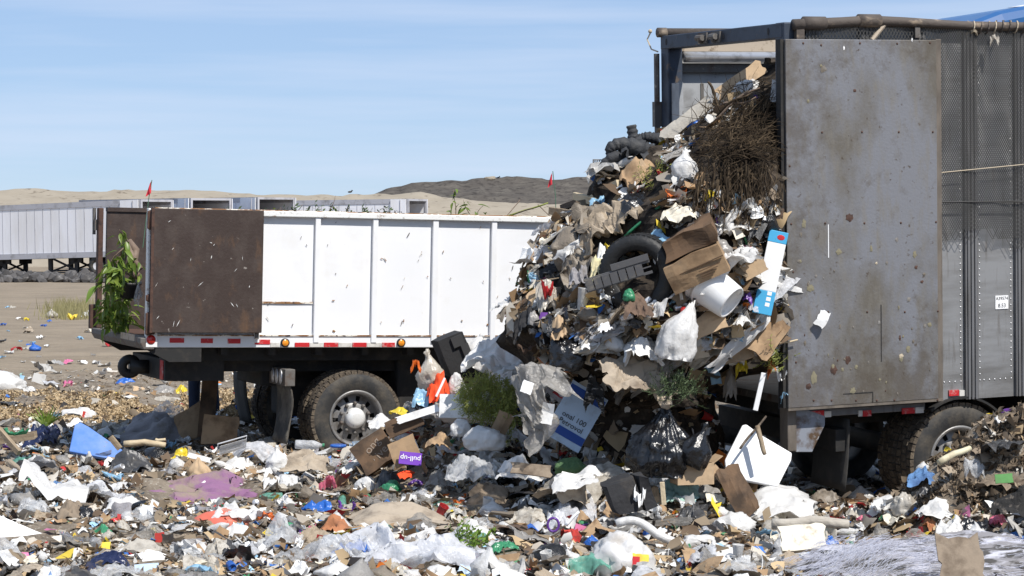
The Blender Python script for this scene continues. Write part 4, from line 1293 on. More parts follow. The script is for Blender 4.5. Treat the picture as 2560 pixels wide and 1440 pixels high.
# ================================================================== NAMED PIECES, PLACED WHERE THE PHOTOGRAPH HAS THEM
HEROES = []     # (px box, Y, ref)
def put(name, v, f, mat, loc, rot=(0, 0, 0), smooth=True, label=None, cat=None, group=None, parent=None):
    o = obj(name, mesh_from(name, v, f, smooth), mat, parent, loc, rot)
    tag(o, label, cat, group)
    return o
def spot(x0, y0, x1, y1, Y=None, lift=.0):
    """where a thing seen in this box stands: ray to the ground or to the heap"""
    cx = (x0 + x1) / 2
    if Y is not None:
        Y = hY(cx, (y0 + y1) / 2, Y)
    if Y is None:
        h = hit(cx, (y0 + y1) / 2)
        if h is not None and h[3] == 'h':
            Y = h[0].y
        else:
            h = hit(cx, y1 - .15 * (y1 - y0))
            Y = h[0].y if h else 21.0
            if h and h[3] == 'h': Y = h[0].y
    ppm = FPX / Y
    return pat(cx, y1, Y), (x1 - x0) / ppm, (y1 - y0) / ppm, Y
_hs = [100]
def H(kind, x0, y0, x1, y1, mat, name, cat, label, ref=None, Y=None, depth=None, roll=0, tilt=None, yaw=None, sharp=.6, front=.5, smooth=None, seed=None, thick=None):
    _hs[0] += 1
    sd_ = seed or _hs[0]
    random.seed(sd_ * 13)
    p, W, Hh, Yd = spot(x0, y0, x1, y1, Y)
    D = depth or max(.08, min(.75 * W, 1.3 * Hh, .9))
    yw = R(yaw) if yaw is not None else random.uniform(-.2, .2)
    sm = True
    if kind == 'drape': v, f = sh_drape(sd_, 19, sharp)
    elif kind == 'film': v, f = sh_drape(sd_, 46 if x1 - x0 > 150 else 28, sharp * 1.2)
    elif kind == 'crumple': v, f = sh_crumple(sd_, 13, sharp); sm = False
    elif kind == 'bag': v, f = sh_bag(sd_)
    elif kind == 'sack': v, f = sh_sack(sd_)
    elif kind == 'lump' and ('bag' in name or 'plastic' in name or name in ('bubble_wrap', 'muddy_roll', 'black_rag', 'brown_rag', 'matted_lump')):
        v, f = sh_drape(sd_, 24, .9, 1.3)
    elif kind == 'lump':
        v, f = sh_bag(sd_, 4, False, 0)
    else: raise ValueError(kind)
    v = v * np.array([W, D, Hh])
    p = p - Vector((0, front * D * .4, 0)) + Vector((0, 0, -.02))
    if roll:
        c = np.array([0, 0, Hh / 2]); a = R(roll)
        q = v - c; v = np.stack([q[:, 0] * math.cos(a) + q[:, 2] * math.sin(a), q[:, 1], -q[:, 0] * math.sin(a) + q[:, 2] * math.cos(a)], 1) + c
    o = put(name, v, f, mat, p, (0, 0, yw), sm if smooth is None else smooth, label, cat)
    HEROES.append(((x0, y0, x1, y1), Yd, ref or label_ref(label)))
    return o
def label_ref(s):
    return None
def P(cx, cy, w, h, mat, name, cat, label, ref=None, roll=0, tilt=30, yaw=0, Y=None, t=.012, jag=.05, fold=False, back=.0, depth=.2, n=6, child=False):
    """a board, sheet or plank seen face on: centre, size along its own sides (photo px), roll clockwise as seen"""
    _hs[0] += 1
    if Y is None:
        h_ = hit(cx, cy)
        Y = (h_[0].y if h_ else 21.0) - .05
    else: Y = hY(cx, cy, Y)
    Y = Y + back
    ppm = FPX / Y
    W, Hh = w / ppm, h / ppm / max(.35, math.cos(R(tilt)))
    v, f = sh_card(_hs[0], 1, jag, fold, n, 1.0)
    v = v.copy(); 
    v[:, 0] *= W; v[:, 2] = (v[:, 2] - .5) * Hh
    dd = v[:, 1] - np.where(np.arange(len(v)) >= n * n, 1, 0)
    v[:, 1] = dd * depth * min(W, Hh) + np.where(np.arange(len(v)) >= n * n, t, 0)
    m = Matrix.Rotation(R(yaw), 3, 'Z') @ Matrix.Rotation(-R(tilt), 3, 'X')
    m = Matrix.Rotation(R(roll), 3, 'Y') @ m
    v = v @ np.array(m).T
    o = put(name, v, f, mat, pat(cx, cy, Y), (0, 0, 0), False, label, cat)
    e = max(w, h) / 2
    HEROES.append(((cx - w / 2, cy - h / 2, cx + w / 2, cy + h / 2), Y, ref))
    return o, m, W, Hh
def stick(px0, py0, px1, py1, Y, r, mat, name, cat, label, Y1=None, n=8, square=False, ref=None, bend=.0):
    Y1 = hY(px1, py1, Y1 or Y, .03); Y = hY(px0, py0, Y, .03)
    a, b_ = pat(px0, py0, Y), pat(px1, py1, Y1)
    if square:
        d = (b_ - a); L_ = d.length
        q = B().box(-L_ / 2, L_ / 2, -r * .8, r * .8, -r, r)
        o = q.build(name, mat, None, False, 0.003)
        o.matrix_world = Matrix.Translation((a + b_) / 2) @ d.to_track_quat('X', 'Z').to_matrix().to_4x4()
    else:
        pts = []
        for t in np.linspace(0, 1, 7):
            pts.append(a.lerp(b_, t) + Vector((0, 0, bend * math.sin(t * math.pi))) + Vector((0, 0, r * .5 * float(vn(t * 4, px0, 0, 3)))))
        o = B().tube([p - (a + b_) / 2 for p in pts], [r, r * 1.05, r, r * .95, r * .95, r * .9, r * .8], n).build(name, mat, None, True, 0, (a + b_) / 2)
    tag(o, label, cat)
    HEROES.append(((min(px0, px1), min(py0, py1), max(px0, px1), max(py0, py1)), Y, ref))
    return o
def POLY(pts, Y, lean, t, mat, name, cat, label, ref=None, ridge_=0.0):
    """a plate with a known outline (photo px), leaning back by lean metres per 100 px of height, thickness t"""
    ymax = max(p[1] for p in pts); n = len(pts)
    fr = [pat(a, c, Y + lean * (ymax - c) / 100) for a, c in pts]
    o_ = sum(fr, Vector()) / n
    nrm = (fr[1] - fr[0]).cross(fr[-1] - fr[0]).normalized()
    if nrm.y < 0: nrm = -nrm
    v = [tuple(p - o_) for p in fr] + [tuple(p - o_ + nrm * t) for p in fr]
    f = [tuple(range(n)), tuple(range(2 * n - 1, n - 1, -1))] + [(i, i + n, (i + 1) % n + n, (i + 1) % n) for i in range(n)]
    o = put(name, v, f, mat, o_, (0, 0, 0), False, label, cat)
    md = o.modifiers.new('edge', 'BEVEL'); md.width = min(.012, t * .3); md.segments = 2; md.limit_method = 'ANGLE'
    xs, ys = [p[0] for p in pts], [p[1] for p in pts]
    HEROES.append(((min(xs), min(ys), max(xs), max(ys)), Y, ref))
    return o
def face_text(o, s, size, mat, m, W, Hh, dx, dz, off, ang=0):
    """lettering lying on the face of a board made by P"""
    M = m.to_4x4() @ Matrix.Translation((dx, -off, dz)) @ Matrix.Rotation(R(ang), 4, 'Y') @ Matrix.Rotation(R(90), 4, 'X')
    return text_obj('lettering', s, size, mat, o, M)

# ---- the spilling load -------------------------------------------------------------
P(1850, 202, 128, 40, CB['cardlight'], 'cardboard_sheet', 'cardboard', 'curled tan cardboard at the very top of the spilling load', 'the curled top cardboard', roll=-36, tilt=25, Y=21.3, fold=True, jag=.08)
P(1722, 292, 150, 30, PL['dirtywhite'], 'plastic_sheet', 'plastic sheet', 'pale torn sheet edging the slope below the curled top cardboard', None, roll=-38, tilt=25, Y=21.4, fold=True, jag=.14)
H('sack', 1826, 192, 1908, 246, PL['white'], 'trash_bag', 'trash bag', 'round white trash bag high up under the curled cardboard', 'the white bag at the top', Y=21.55)
P(1938, 228, 20, 56, PA['white'], 'paper_strip', 'paper', 'white paper strip beside the trailer post above the dark brush', None, roll=8, tilt=15, Y=20.95)
H('drape', 1700, 285, 1760, 325, PL['blue'], 'wrapper', 'wrapper', 'bright blue wrapper on the slope left of the dark brush', 'the bright blue wrapper', Y=21.6)
H('bag', 1676, 360, 1748, 448, PL['white'], 'trash_bag', 'trash bag', 'plump off-white bag hanging beside the dark brush', 'the plump bag beside the brush', Y=21.2)
H('crumple', 1640, 412, 1682, 440, PL['red'], 'wrapper', 'wrapper', 'red and white wrapper next to the plump bag beside the brush', None, Y=21.15)
ctb = pat(1590, 385, 21.35)
co_ = empty('black_coat', ctb, (0, 0, 0), 'black quilted coat with sleeves slung over the top of the load', 'coat')
coat_m = mk('quilted_black', (.028, .03, .034), .75, bump=[(30, .6)], dirt=((.07, .07, .07), 6, .5, .7))
def soft_tube(pts, rr, name, Y0):
    P_ = [pat(a, c, Y0 + dy) - ctb for a, c, dy in pts]
    R_ = []
    n_ = 26; pp_ = []
    for k in range(n_):
        t = k / (n_ - 1) * (len(P_) - 1); i0 = min(int(t), len(P_) - 2); pp_.append(P_[i0].lerp(P_[i0 + 1], t - i0))
        R_.append((rr[i0] + (rr[i0 + 1] - rr[i0]) * (t - i0)) * (1 + .13 * math.sin(k * 1.9)))
    return B().tube(pp_, R_, 10).build(name, coat_m, co_, True)
soft_tube([(1578, 313, .0), (1584, 345, 0), (1606, 372, 0), (1640, 392, .1)], [.045, .055, .075, .09], 'sleeve', 21.3)
soft_tube([(1524, 388, 0), (1526, 370, 0), (1548, 358, 0), (1584, 366, 0), (1620, 385, .1)], [.035, .055, .06, .08, .09], 'sleeve', 21.25)
soft_tube([(1484, 478, 0), (1494, 445, 0), (1508, 410, 0), (1530, 393, 0), (1560, 388, .1)], [.02, .032, .036, .05, .06], 'tail', 21.2)
soft_tube([(1590, 345, .2), (1618, 342, .2), (1655, 350, .25)], [.03, .05, .06], 'collar', 21.4)
v, f = sh_drape(901, 22, .8); v = v * np.array([.55, .4, .26]); put('coat_body', v, f, coat_m, pat(1606, 420, 21.3) - ctb, (0, R(12), 0), parent=co_)
HEROES.append(((1520, 312, 1660, 420), 21.1, 'the black coat'))
H('drape', 1550, 385, 1650, 470, CB['card'], 'cardboard_flap', 'cardboard', 'folded brown cardboard flap below the black coat', 'the folded cardboard flap', Y=21.3)
P(1606, 430, 34, 60, CB['cardlight'], 'cardboard_flap', 'cardboard', 'small light cardboard tongue on the folded brown flap', None, roll=-30, tilt=20, Y=21.2, fold=True)
# cage of wire beside the coat
cg = empty('wire_cage', pat(1524, 440, 21.35), (0, 0, R(15)), 'crushed wire mesh cage under the black coat', 'wire cage')
q = B(); hw_, hh_ = .16, .15
for fam in (1, -1):
    for k in range(-16, 17):
        c = k * .022; run = [(c + fam * z * .55, z) for z in np.linspace(-hh_, hh_, 9) if abs(c + fam * z * .55) < hw_]
        if len(run) > 1: q.tube([(run[0][0], .004 * fam, run[0][1]), (run[-1][0], .004 * fam, run[-1][1])], .0035, 4)
q.build('mesh_panel', steel_grime, cg)
B().tube([(-hw_, 0, -hh_), (-hw_, 0, hh_), (hw_, 0, hh_), (hw_, 0, -hh_), (-hw_, 0, -hh_)], .008, 6).build('cage_frame', steel_grime, cg)
stick(1470, 505, 1548, 458, 21.6, .035, WD['woodlight'], 'timber', 'timber', 'pale timber sloping up to the folded cardboard flap', Y1=21.4, square=True)
stick(1438, 490, 1490, 505, 21.5, .035, WD['woodlight'], 'timber', 'timber', 'short pale timber end jutting left above the plastic roll', Y1=21.2, square=True, ref='the jutting timber end')
stick(1376, 527, 1450, 537, 21.7, .035, WD['wood'], 'timber', 'timber', 'flat timber lying level with the white truck rail', Y1=21.6, square=True)
stick(1405, 520, 1445, 505, 21.8, .03, WD['wooddark'], 'timber', 'timber', 'dark timber stub behind the flat timber', Y1=21.6, square=True)
H('drape', 1474, 482, 1532, 528, PL['lightblue'], 'grocery_bag', 'grocery bag', 'white and blue grocery bag on the left edge of the load', 'the white and blue grocery bag', Y=21.3)
H('crumple', 1518, 514, 1550, 540, PL['blue'], 'wrapper', 'wrapper', 'deep blue wrapper under the white and blue grocery bag', None, Y=21.25)
H('drape', 1548, 470, 1645, 530, PL['black'], 'black_plastic', 'plastic sheet', 'glossy black plastic below the folded cardboard flap', 'the glossy black plastic', Y=21.0)
# rolled plastic sheet down the left flank
H('film', 1418, 500, 1625, 640, PL['tan'], 'plastic_roll', 'plastic sheet', 'long tan plastic sheet rolled down the left flank of the load', 'the tan plastic roll', Y=21.0, roll=-30, depth=.28, sharp=.5)
H('film', 1395, 600, 1520, 730, PL['greybrown'], 'plastic_sheet', 'plastic sheet', 'grey brown plastic sheet hanging below the tan roll', 'the hanging grey brown plastic', Y=20.95, sharp=.8, roll=-25)
stick(1562, 590, 1650, 515, 20.75, .014, PL['green'], 'green_pole', 'pole', 'thin dark green pole slanting above the tyre', Y1=20.8)
H('drape', 1608, 566, 1700, 606, PL['lightblue'], 'cloth_piece', 'cloth', 'light blue cloth tucked between tyre and big brown box', 'the light blue cloth', Y=20.75)
H('drape', 1650, 500, 1740, 552, PA['cream'], 'torn_paper', 'paper', 'torn cream paper below the hanging dark roots', 'the torn cream paper', Y=20.75)
# tyre
ty = empty('scrap_tyre', pat(1600, 682, hY(1600, 682, 20.85, -.10)), (R(4), R(-22), R(-20)), 'worn black truck tyre stuck in the spilling load', 'tyre')
Rt = .345
wt = B().lathe_y([(Rt * .58, -.10), (Rt * .62, -.125), (Rt * .82, -.14), (Rt * .95, -.12), (Rt, -.08), (Rt, .08), (Rt * .95, .12), (Rt * .82, .14), (Rt * .62, .125), (Rt * .58, .10), (Rt * .63, .09), (Rt * .88, .08), (Rt * .9, -.08), (Rt * .63, -.09)], 0, 0, 48, close=True).build('tyre_body', mk('old_tyre', (.018, .018, .018), .55, dirt=((.07, .06, .05), 5, .55, .75), bump=(30, .3)), ty, True)
q = B()
for k in range(44):
    for ya, yb in ((-.10, -.04), (-.025, .025), (.04, .10)):
        a = 2 * math.pi * k / 44
        q.box(Rt - .01, Rt + .003, ya, yb, -.016, .016, Matrix.Rotation(-a, 4, 'Y'))
tag(q.build('tread_block', MATS['old_tyre'], ty), kind='stuff')
HEROES.append(((1510, 585, 1690, 780), ty.location.y - .1, 'the tyre in the heap'))
q = B()
for k in range(7):
    q.box(-.30 + k * .075, -.235 + k * .075, -.012, .0, -.05, .05)
q.box(-.31, .29, -.0, .012, -.062, -.04); q.box(-.31, .29, .0, .012, .04, .062); q.box(-.05, .29, -.012, .0, .065, .12); q.box(-.31, .29, 0, .012, -.004, .004)
o = q.build('plastic_grille', mk('grey_abs', (.10, .10, .105), .5, dirt=((.2, .18, .15), 9, .55, .7)), None)
o.matrix_world = Matrix.Translation(pat(1548, 690, ty.location.y - .22)) @ Matrix.Rotation(R(-17), 4, 'Y') @ Matrix.Rotation(R(12), 4, 'X')
tag(o, 'grey ribbed plastic grille lying across the tyre', 'grille'); HEROES.append(((1480, 660, 1605, 725), o.matrix_world.translation.y, 'the ribbed grille'))
H('drape', 1474, 630, 1522, 708, CL['palec'], 'yellowed_cloth', 'cloth', 'pale yellow cloth hanging left of the tyre', 'the pale yellow cloth', Y=20.5)
H('drape', 1490, 600, 1522, 662, CL['whitec'], 'white_rag', 'rag', 'white rag hanging over the upper left of the tyre', None, Y=20.5)
H('crumple', 1512, 598, 1536, 622, PL['yellow'], 'wrapper', 'wrapper', 'small yellow wrapper on the rim of the tyre', None, Y=20.42)
H('lump', 1550, 715, 1632, 792, CL['brownc'], 'brown_rag', 'rag', 'crumpled brown rag below the ribbed grille', 'the brown rag', Y=20.4)
H('lump', 1556, 715, 1588, 748, PL['green'], 'green_fruit', 'fruit', 'lime green fruit halves under the ribbed grille', None, Y=20.3, depth=.1)
# cup
def upright(px, py0, py1, wpx, Y, sh, mat, name, cat, label, roll=0, tilt=0, ref=None, seed=0):
    v, f = sh(seed); ppm = FPX / Y
    v = v * np.array([wpx / ppm, wpx / ppm, (py1 - py0) / ppm])
    v[:, 2] -= (py1 - py0) / ppm / 2
    Y = hY(px, (py0 + py1) / 2, Y)
    o = put(name, v, f, mat, pat(px, (py0 + py1) / 2, Y), (R(tilt), R(roll), 0), True, label, cat)
    HEROES.append(((px - wpx / 2, py0, px + wpx / 2, py1), Y, ref)); return o
upright(1459, 720, 776, 34, 20.55, sh_cup, PL['white'], 'foam_cup', 'cup', 'white foam cup standing left of the ribbed grille', 8, 0, 'the white foam cup')
H('crumple', 1632, 598, 1690, 656, PA['white'], 'paper_wad', 'paper', 'crumpled white paper wad between tyre and big brown box', 'the paper wad at the tyre', Y=20.35)
# big brown box, crushed
bx = empty('cardboard_box', pat(1738, 645, hY(1738, 645, 20.55, .06)), (R(10), R(-24), R(-12)), 'large crushed brown cardboard box right of the tyre', 'box')
def crushed(x0, x1, y0, y1, z0, z1, seed, amp):
    bm = bmesh.new(); bmesh.ops.create_cube(bm, size=1)
    bmesh.ops.subdivide_edges(bm, edges=bm.edges[:], cuts=5, use_grid_fill=True)
    v = np.array([q.co[:] for q in bm.verts]); f = [tuple(q.index for q in fc.verts) for fc in bm.faces]; bm.free()
    v = v + .5
    v = np.array([x0, y0, z0]) + v * np.array([x1 - x0, y1 - y0, z1 - z0])
    v += amp * np.stack([vn(v[:, 0] * 5, v[:, 1] * 5, v[:, 2] * 5, seed + k) for k in range(3)], 1)
    return v, f
v, f = crushed(-.26, .24, -.18, .22, -.20, .06, 5, .025); put('box_body', v, f, CB['card'], (0, 0, 0), parent=bx, smooth=False)
v, f = crushed(-.22, .26, -.10, .26, .07, .27, 8, .05); put('box_top', v, f, CB['carddark'], (0, 0, 0), parent=bx, smooth=False)
B().box(-.27, .25, -.19, -.172, -.055, -.047).build('tape_seam', CB['carddark'], bx)
q = B()
for k in range(4): q.box(.0, .2 - k * .03, -.196, -.190, -.10 - k * .022, -.092 - k * .022)
q.build('printed_lines', CB['carddark'], bx)
HEROES.append(((1650, 558, 1826, 722), bx.location.y - .2, 'the big brown box'))
H('film', 1720, 618, 1906, 705, PL['white'], 'plastic_sheet', 'plastic sheet', 'white plastic sheet trailing right from the big brown box', 'the trailing white plastic', Y=20.65, roll=-22, depth=.3)
H('lump', 1752, 585, 1832, 640, PL['grey'], 'grey_cushion', 'cushion', 'smooth grey cushion edge behind the big brown box', None, Y=20.9)
bk = empty('white_bucket', pat(1790, 728, hY(1790, 728, 20.5, .10)), Vector((-.72, .42, .55)).to_track_quat('Z', 'Y').to_euler(), 'white plastic bucket tipped on its side below the big brown box', 'bucket')
B().lathe_z([(.001, -.165), (.135, -.165), (.14, -.18), (.155, -.18), (.16, -.16), (.18, .10), (.195, .105), (.195, .125), (.182, .13), (.186, .17), (.2, .175), (.2, .19), (.18, .19), (.16, -.13), (.01, -.135)], 32).build('bucket_body', mk('bucket_white', (.76, .76, .75), .35, dirt=((.4, .36, .3), 8, .6, .75)), bk, True)
B().tube([(.2 * math.cos(a), .2 * math.sin(a), .14 + .05 * math.sin(a)) for a in np.linspace(0, math.pi, 14)], .005, 6).build('bail', steel_grime, bk)
HEROES.append(((1742, 684, 1842, 772), bk.location.y - .1, 'the tipped bucket'))
P(1884, 670, 62, 40, CB['cardlight'], 'cardboard_piece', 'cardboard', 'plain light cardboard piece beside the long blue carton', None, roll=-28, tilt=10, Y=20.55)
# long blue and white carton
cz = empty('long_carton', pat(1926, 682, hY(1926, 682, 20.38, .1)), (R(-6), R(12), R(-6)), 'long narrow white carton with blue ends against the steel door', 'carton')
ppm = FPX / 20.38
L_ = 210 / ppm; w_ = 46 / ppm
B().box(-w_ / 2, w_ / 2, -.03, .03, -L_ * .22, L_ * .36).build('carton_body', mk('carton_white', (.78, .78, .78), .5, dirt=((.05, .05, .05), 26, .68, .72)), cz, bevel=.004)
B().box(-w_ / 2 - .002, w_ / 2 + .002, -.032, .032, L_ * .36, L_ * .5).build('carton_end', mk('carton_blue', (.06, .36, .62), .5, dirt=((.03, .05, .08), 22, .66, .72)), cz, bevel=.004)
B().box(-w_ / 2 - .002, w_ / 2 + .002, -.032, .032, -L_ * .5, -L_ * .22).build('carton_end', MATS['carton_blue'], cz, bevel=.004)
B().ball((w_ * .16, -.033, L_ * .43), .035, 12, 5, (1, .06, .7)).build('red_print', red_tape, cz)
for k in range(3): B().box(-.0 + .01, .05, -.0338, -.03, -L_ * .27 - k * .05, -L_ * .27 - k * .05 + .034).build('white_print', label_white, cz, bevel=.006)
HEROES.append(((1884, 575, 1968, 792), cz.location.y, 'the long blue carton'))
H('drape', 1855, 718, 1880, 756, PL['purple'], 'wrapper', 'wrapper', 'violet blue wrapper between bucket and long carton', None, Y=20.45)
H('bag', 1645, 738, 1752, 896, PL['white'], 'trash_bag', 'trash bag', 'full white bag hanging in the middle of the spilling load', 'the full white bag', Y=20.35, roll=12)
H('crumple', 1652, 862, 1678, 894, PL['blue'], 'wrapper', 'wrapper', 'blue wrapper at the lower corner of the full white bag', None, Y=20.2)
H('drape', 1556, 832, 1660, 914, PA['white'], 'paper_sheet', 'paper', 'bright white paper sheets beside the full white bag', 'the bright paper sheets', Y=20.3, sharp=.35, smooth=False)
P(1765, 805, 100, 56, CB['cardlight'], 'cardboard_piece', 'cardboard', 'wide light cardboard right of the full white bag', 'the wide light cardboard', roll=-24, tilt=25, Y=20.45, fold=True)
P(1838, 872, 86, 62, CB['cardlight'], 'cardboard_piece', 'cardboard', 'light cardboard flap jutting out over the dark hollow', 'the jutting cardboard flap', roll=-16, tilt=20, Y=20.4, fold=True)
P(1925, 842, 60, 110, CB['card'], 'cardboard_piece', 'cardboard', 'brown cardboard with a green patch by the steel door', None, roll=38, tilt=20, Y=20.6, fold=True)
H('drape', 1830, 775, 1890, 815, PL['white'], 'grocery_bag', 'grocery bag', 'white plastic bag under the tipped bucket', None, Y=20.45)
H('drape', 1838, 892, 1870, 948, PL['yellow'], 'wrapper', 'wrapper', 'yellow wrapper hanging under the jutting cardboard flap', 'the hanging yellow wrapper', Y=20.55)
H('film', 1806, 905, 1842, 998, PL['greybrown'], 'plastic_strip', 'plastic sheet', 'grey plastic strip hanging beside the yellow wrapper', None, Y=20.6)
stick(1888, 1026, 1909, 932, 20.35, .022, foam, 'foam_strip', 'foam strip', 'white foam strip hanging upright in the dark hollow', square=True, ref='the white foam strip')
H('drape', 1918, 880, 1940, 945, PL['orange'], 'wrapper', 'wrapper', 'orange wrapper beside the steel door foot', None, Y=20.55)
H('crumple', 1940, 915, 1972, 960, PA['white'], 'paper_wad', 'paper', 'white paper by the orange wrapper at the door', None, Y=20.5)
H('crumple', 1950, 970, 1975, 1004, PL['lightblue'], 'wrapper', 'wrapper', 'sky blue wrapper low beside the steel door', None, Y=20.5)
H('sack', 1372, 838, 1465, 922, PL['black'], 'trash_bag', 'trash bag', 'matt black bag bulging from the lower left of the load', 'the bulging black bag', Y=20.35)
H('drape', 1278, 760, 1352, 866, CL['blackc'], 'rubber_mat', 'mat', 'black rubber mat curling off the left tip of the load', 'the curling rubber mat', Y=20.5)
H('crumple', 1290, 850, 1340, 880, CL['brownc'], 'brown_rag', 'rag', 'brown rag dangling below the curling rubber mat', None, Y=20.55)
H('sack', 1318, 770, 1350, 830, PL['grey'], 'grey_bag', 'bag', 'narrow grey bag beside the curling rubber mat', None, Y=20.45)
H('film', 1488, 868, 1700, 1004, CL['tanc'], 'canvas_sheet', 'canvas', 'grey brown canvas hanging under the overhang of trash', 'the hanging canvas', Y=19.95, roll=8, sharp=.35, depth=.4)
P(1600, 905, 120, 26, CB['card'], 'cardboard_piece', 'cardboard', 'narrow brown cardboard edge above the hanging canvas', None, roll=30, tilt=20, Y=20.2)
H('drape', 1375, 780, 1420, 850, CB['cardlight'], 'cardboard_scrap', 'cardboard', 'torn cardboard with red print above the bulging black bag', None, Y=20.4)
H('drape', 1490, 798, 1536, 826, foam, 'foam_piece', 'foam', 'white foam chunk above the bright paper sheets', None, Y=20.25)
H('drape', 1452, 850, 1476, 868, PA['white'], 'paper_wad', 'paper', 'small white ball of paper above the bulging black bag', None, Y=20.25)
H('film', 1340, 690, 1400, 790, PL['redp'] if 'redp' in PL else PL['dirtywhite'], 'plastic_sheet', 'plastic sheet', 'soiled white plastic on the left flank above the rubber mat', None, Y=20.55)
H('crumple', 1352, 690, 1385, 745, PL['red'], 'wrapper', 'wrapper', 'red wrapper on the left flank of the load', 'the red wrapper on the flank', Y=20.45)
H('drape', 1420, 655, 1470, 735, CL['greyc'], 'grey_rag', 'rag', 'grey rag draped above the white foam cup', None, Y=20.5)
# big clear sheet under the overhang, box with blue stripes behind it
H('film', 1280, 880, 1432, 1055, FI['greyfilm'], 'plastic_sheet', 'plastic sheet', 'big sheet of grey translucent plastic hanging under the overhang', 'the big translucent sheet', Y=19.95, roll=-40, depth=.4, sharp=.35)
H('film', 1290, 1000, 1400, 1120, FI['greyfilm'], 'plastic_sheet', 'plastic sheet', 'lower fold of translucent plastic touching the ground heap', None, Y=20.0, roll=60, depth=.3, sharp=.35)
P(1318, 968, 28, 30, foam, 'foam_chunk', 'foam', 'white foam chunk caught on the translucent sheet', None, roll=20, tilt=10, Y=19.7, t=.04)
P(1368, 1034, 30, 52, PA['white'], 'paper_scrap', 'paper', 'torn white paper on the fold of the translucent sheet', None, roll=10, tilt=10, Y=19.8)
o, m, W, Hh = P(1440, 1040, 100, 150, PA['lbluep'], 'carton', 'carton', 'pale carton with dark blue stripes and lettering under the overhang', 'the blue striped carton', roll=30, tilt=12, Y=20.6, jag=.03, t=.03)
for dz in (-.40, .30):
    q = B().box(-W * .49, W * .49, -.004, .001, Hh * dz, Hh * (dz + .14)); 
    for i in range(len(q.v)): q.v[i] = tuple(m @ Vector(q.v[i]))
    q.build('blue_stripe', mk('stripe_blue', (.02, .07, .30), .6), o)
face_text(o, 'onal 100\nPetrovol', .07, black_ink, m, W, Hh, 0, -Hh * .12, .004, 0)
H('drape', 1458, 930, 1512, 1036, mk('knit_dark', (.05, .05, .05), .95, dirt=((.45, .43, .4), 16, .56, .62, (1, 1, 2.5)), bump=[(40, .6)]), 'knit_sleeve', 'sleeve', 'black and white knitted sleeve hanging under the overhang', 'the knitted sleeve', Y=20.4)
H('lump', 1385, 1135, 1470, 1180, CL['greenc'], 'green_bundle', 'bundle', 'mossy green bundle at the foot of the heap', 'the green bundle', Y=20.3)
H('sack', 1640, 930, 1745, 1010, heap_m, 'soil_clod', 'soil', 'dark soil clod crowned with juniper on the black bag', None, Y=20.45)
# the big black garbage bag in front
v, f = sh_bag(5, 5, True, .0)
a_ = np.arctan2(v[:, 1], v[:, 0]); zz = v[:, 2]
rr_ = 1 + .07 * np.sin(a_ * 17 + 3 * vn(v[:, 0] * 2, v[:, 1] * 2, zz * .8, 4)) * sstep(.05, .5, zz) + .05 * np.sin(a_ * 31 + zz * 2)
taper = np.interp(zz, [0, .15, .5, .8, 1], [.95, 1.02, .86, .60, .42]); cur = 1.0
v[:, 0] *= rr_ * taper * 1.1; v[:, 1] *= rr_ * taper
v = norm01(v)
ppm = FPX / 19.8
v = v * np.array([185 / ppm, 150 / ppm, 218 / ppm])
o = put('garbage_bag', v, f, PL['black'], pat(1652, 1196, 19.8), (0, R(4), .4), True, 'tall pleated black garbage bag standing in the dark hollow', 'trash bag')
HEROES.append(((1575, 985, 1725, 1195), 20.0, 'the tall black garbage bag'))
H('bag', 1690, 1040, 1786, 1165, PL['black'], 'garbage_bag', 'trash bag', 'smaller knotted black bag leaning on the tall pleated one', 'the knotted black bag', Y=19.75, roll=18)
# white slab
POLY([(1856, 1062), (1866, 1060), (1902, 1086), (1980, 1132), (1978, 1150), (1944, 1216), (1838, 1196), (1815, 1176), (1812, 1150)], 19.95, .16, .05, foam, 'white_slab', 'slab', 'large white slab leaning under the trailer corner', 'the large white slab')
stick(1850, 1120, 1915, 1040, 19.9, .012, WD['wooddark'], 'twig', 'stick', 'dark twig leaning over the large white slab', Y1=20.2, n=5)
stick(1893, 1062, 1912, 1138, 19.98, .022, WD['wood'], 'bark_strip', 'bark', 'strip of bark lying down the white slab', Y1=19.86, n=6)
# carton in front
def carton(px0, py0, px1, py1, Y, mat, label, ref, yaw=12, dep=.22, openflap=True, lean=0):
    ppm = FPX / Y; W = (px1 - px0) / ppm * .92; Hh = (py1 - py0) / ppm
    r = empty('cardboard_box', pat((px0 + px1) / 2, py1, Y), (R(lean), 0, R(yaw)), label, 'box')
    q = B(); t = .008
    q.box(-W / 2, W / 2, 0, t, 0, Hh); q.box(-W / 2, W / 2, dep - t, dep, 0, Hh); q.box(-W / 2, -W / 2 + t, t, dep - t, 0, Hh); q.box(W / 2 - t, W / 2, t, dep - t, 0, Hh); q.box(-W / 2, W / 2, t, dep - t, 0, t)
    q.build('box_body', mat, r)
    if openflap:
        B().box(-W / 2 + .01, W / 2 - .01, 0, .006, 0, .10, Matrix.Translation((0, dep, Hh)) @ Matrix.Rotation(R(-50), 4, 'X')).build('box_flap', mat, r)
        B().box(0, .006, .01, dep - .01, 0, .10, Matrix.Translation((W / 2, 0, Hh)) @ Matrix.Rotation(R(55), 4, 'Y')).build('box_flap', mat, r)
    HEROES.append(((px0, py0, px1, py1), Y, ref)); return r, W, Hh
carton(1688, 1158, 1792, 1212, 19.7, CB['cardlight'], 'clean light cardboard box in front of the pleated black bag', 'the clean cardboard box', yaw=14)
P(1800, 1190, 22, 70, CB['cardlight'], 'cardboard_strip', 'cardboard', 'folded cardboard strip right of the clean box', None, roll=-40, tilt=15, Y=19.75)
P(1845, 1225, 60, 120, CB['carddark'], 'cardboard_sheet', 'cardboard', 'muddy dark cardboard below the large white slab', 'the muddy dark cardboard', roll=-25, tilt=35, Y=19.6, fold=True)
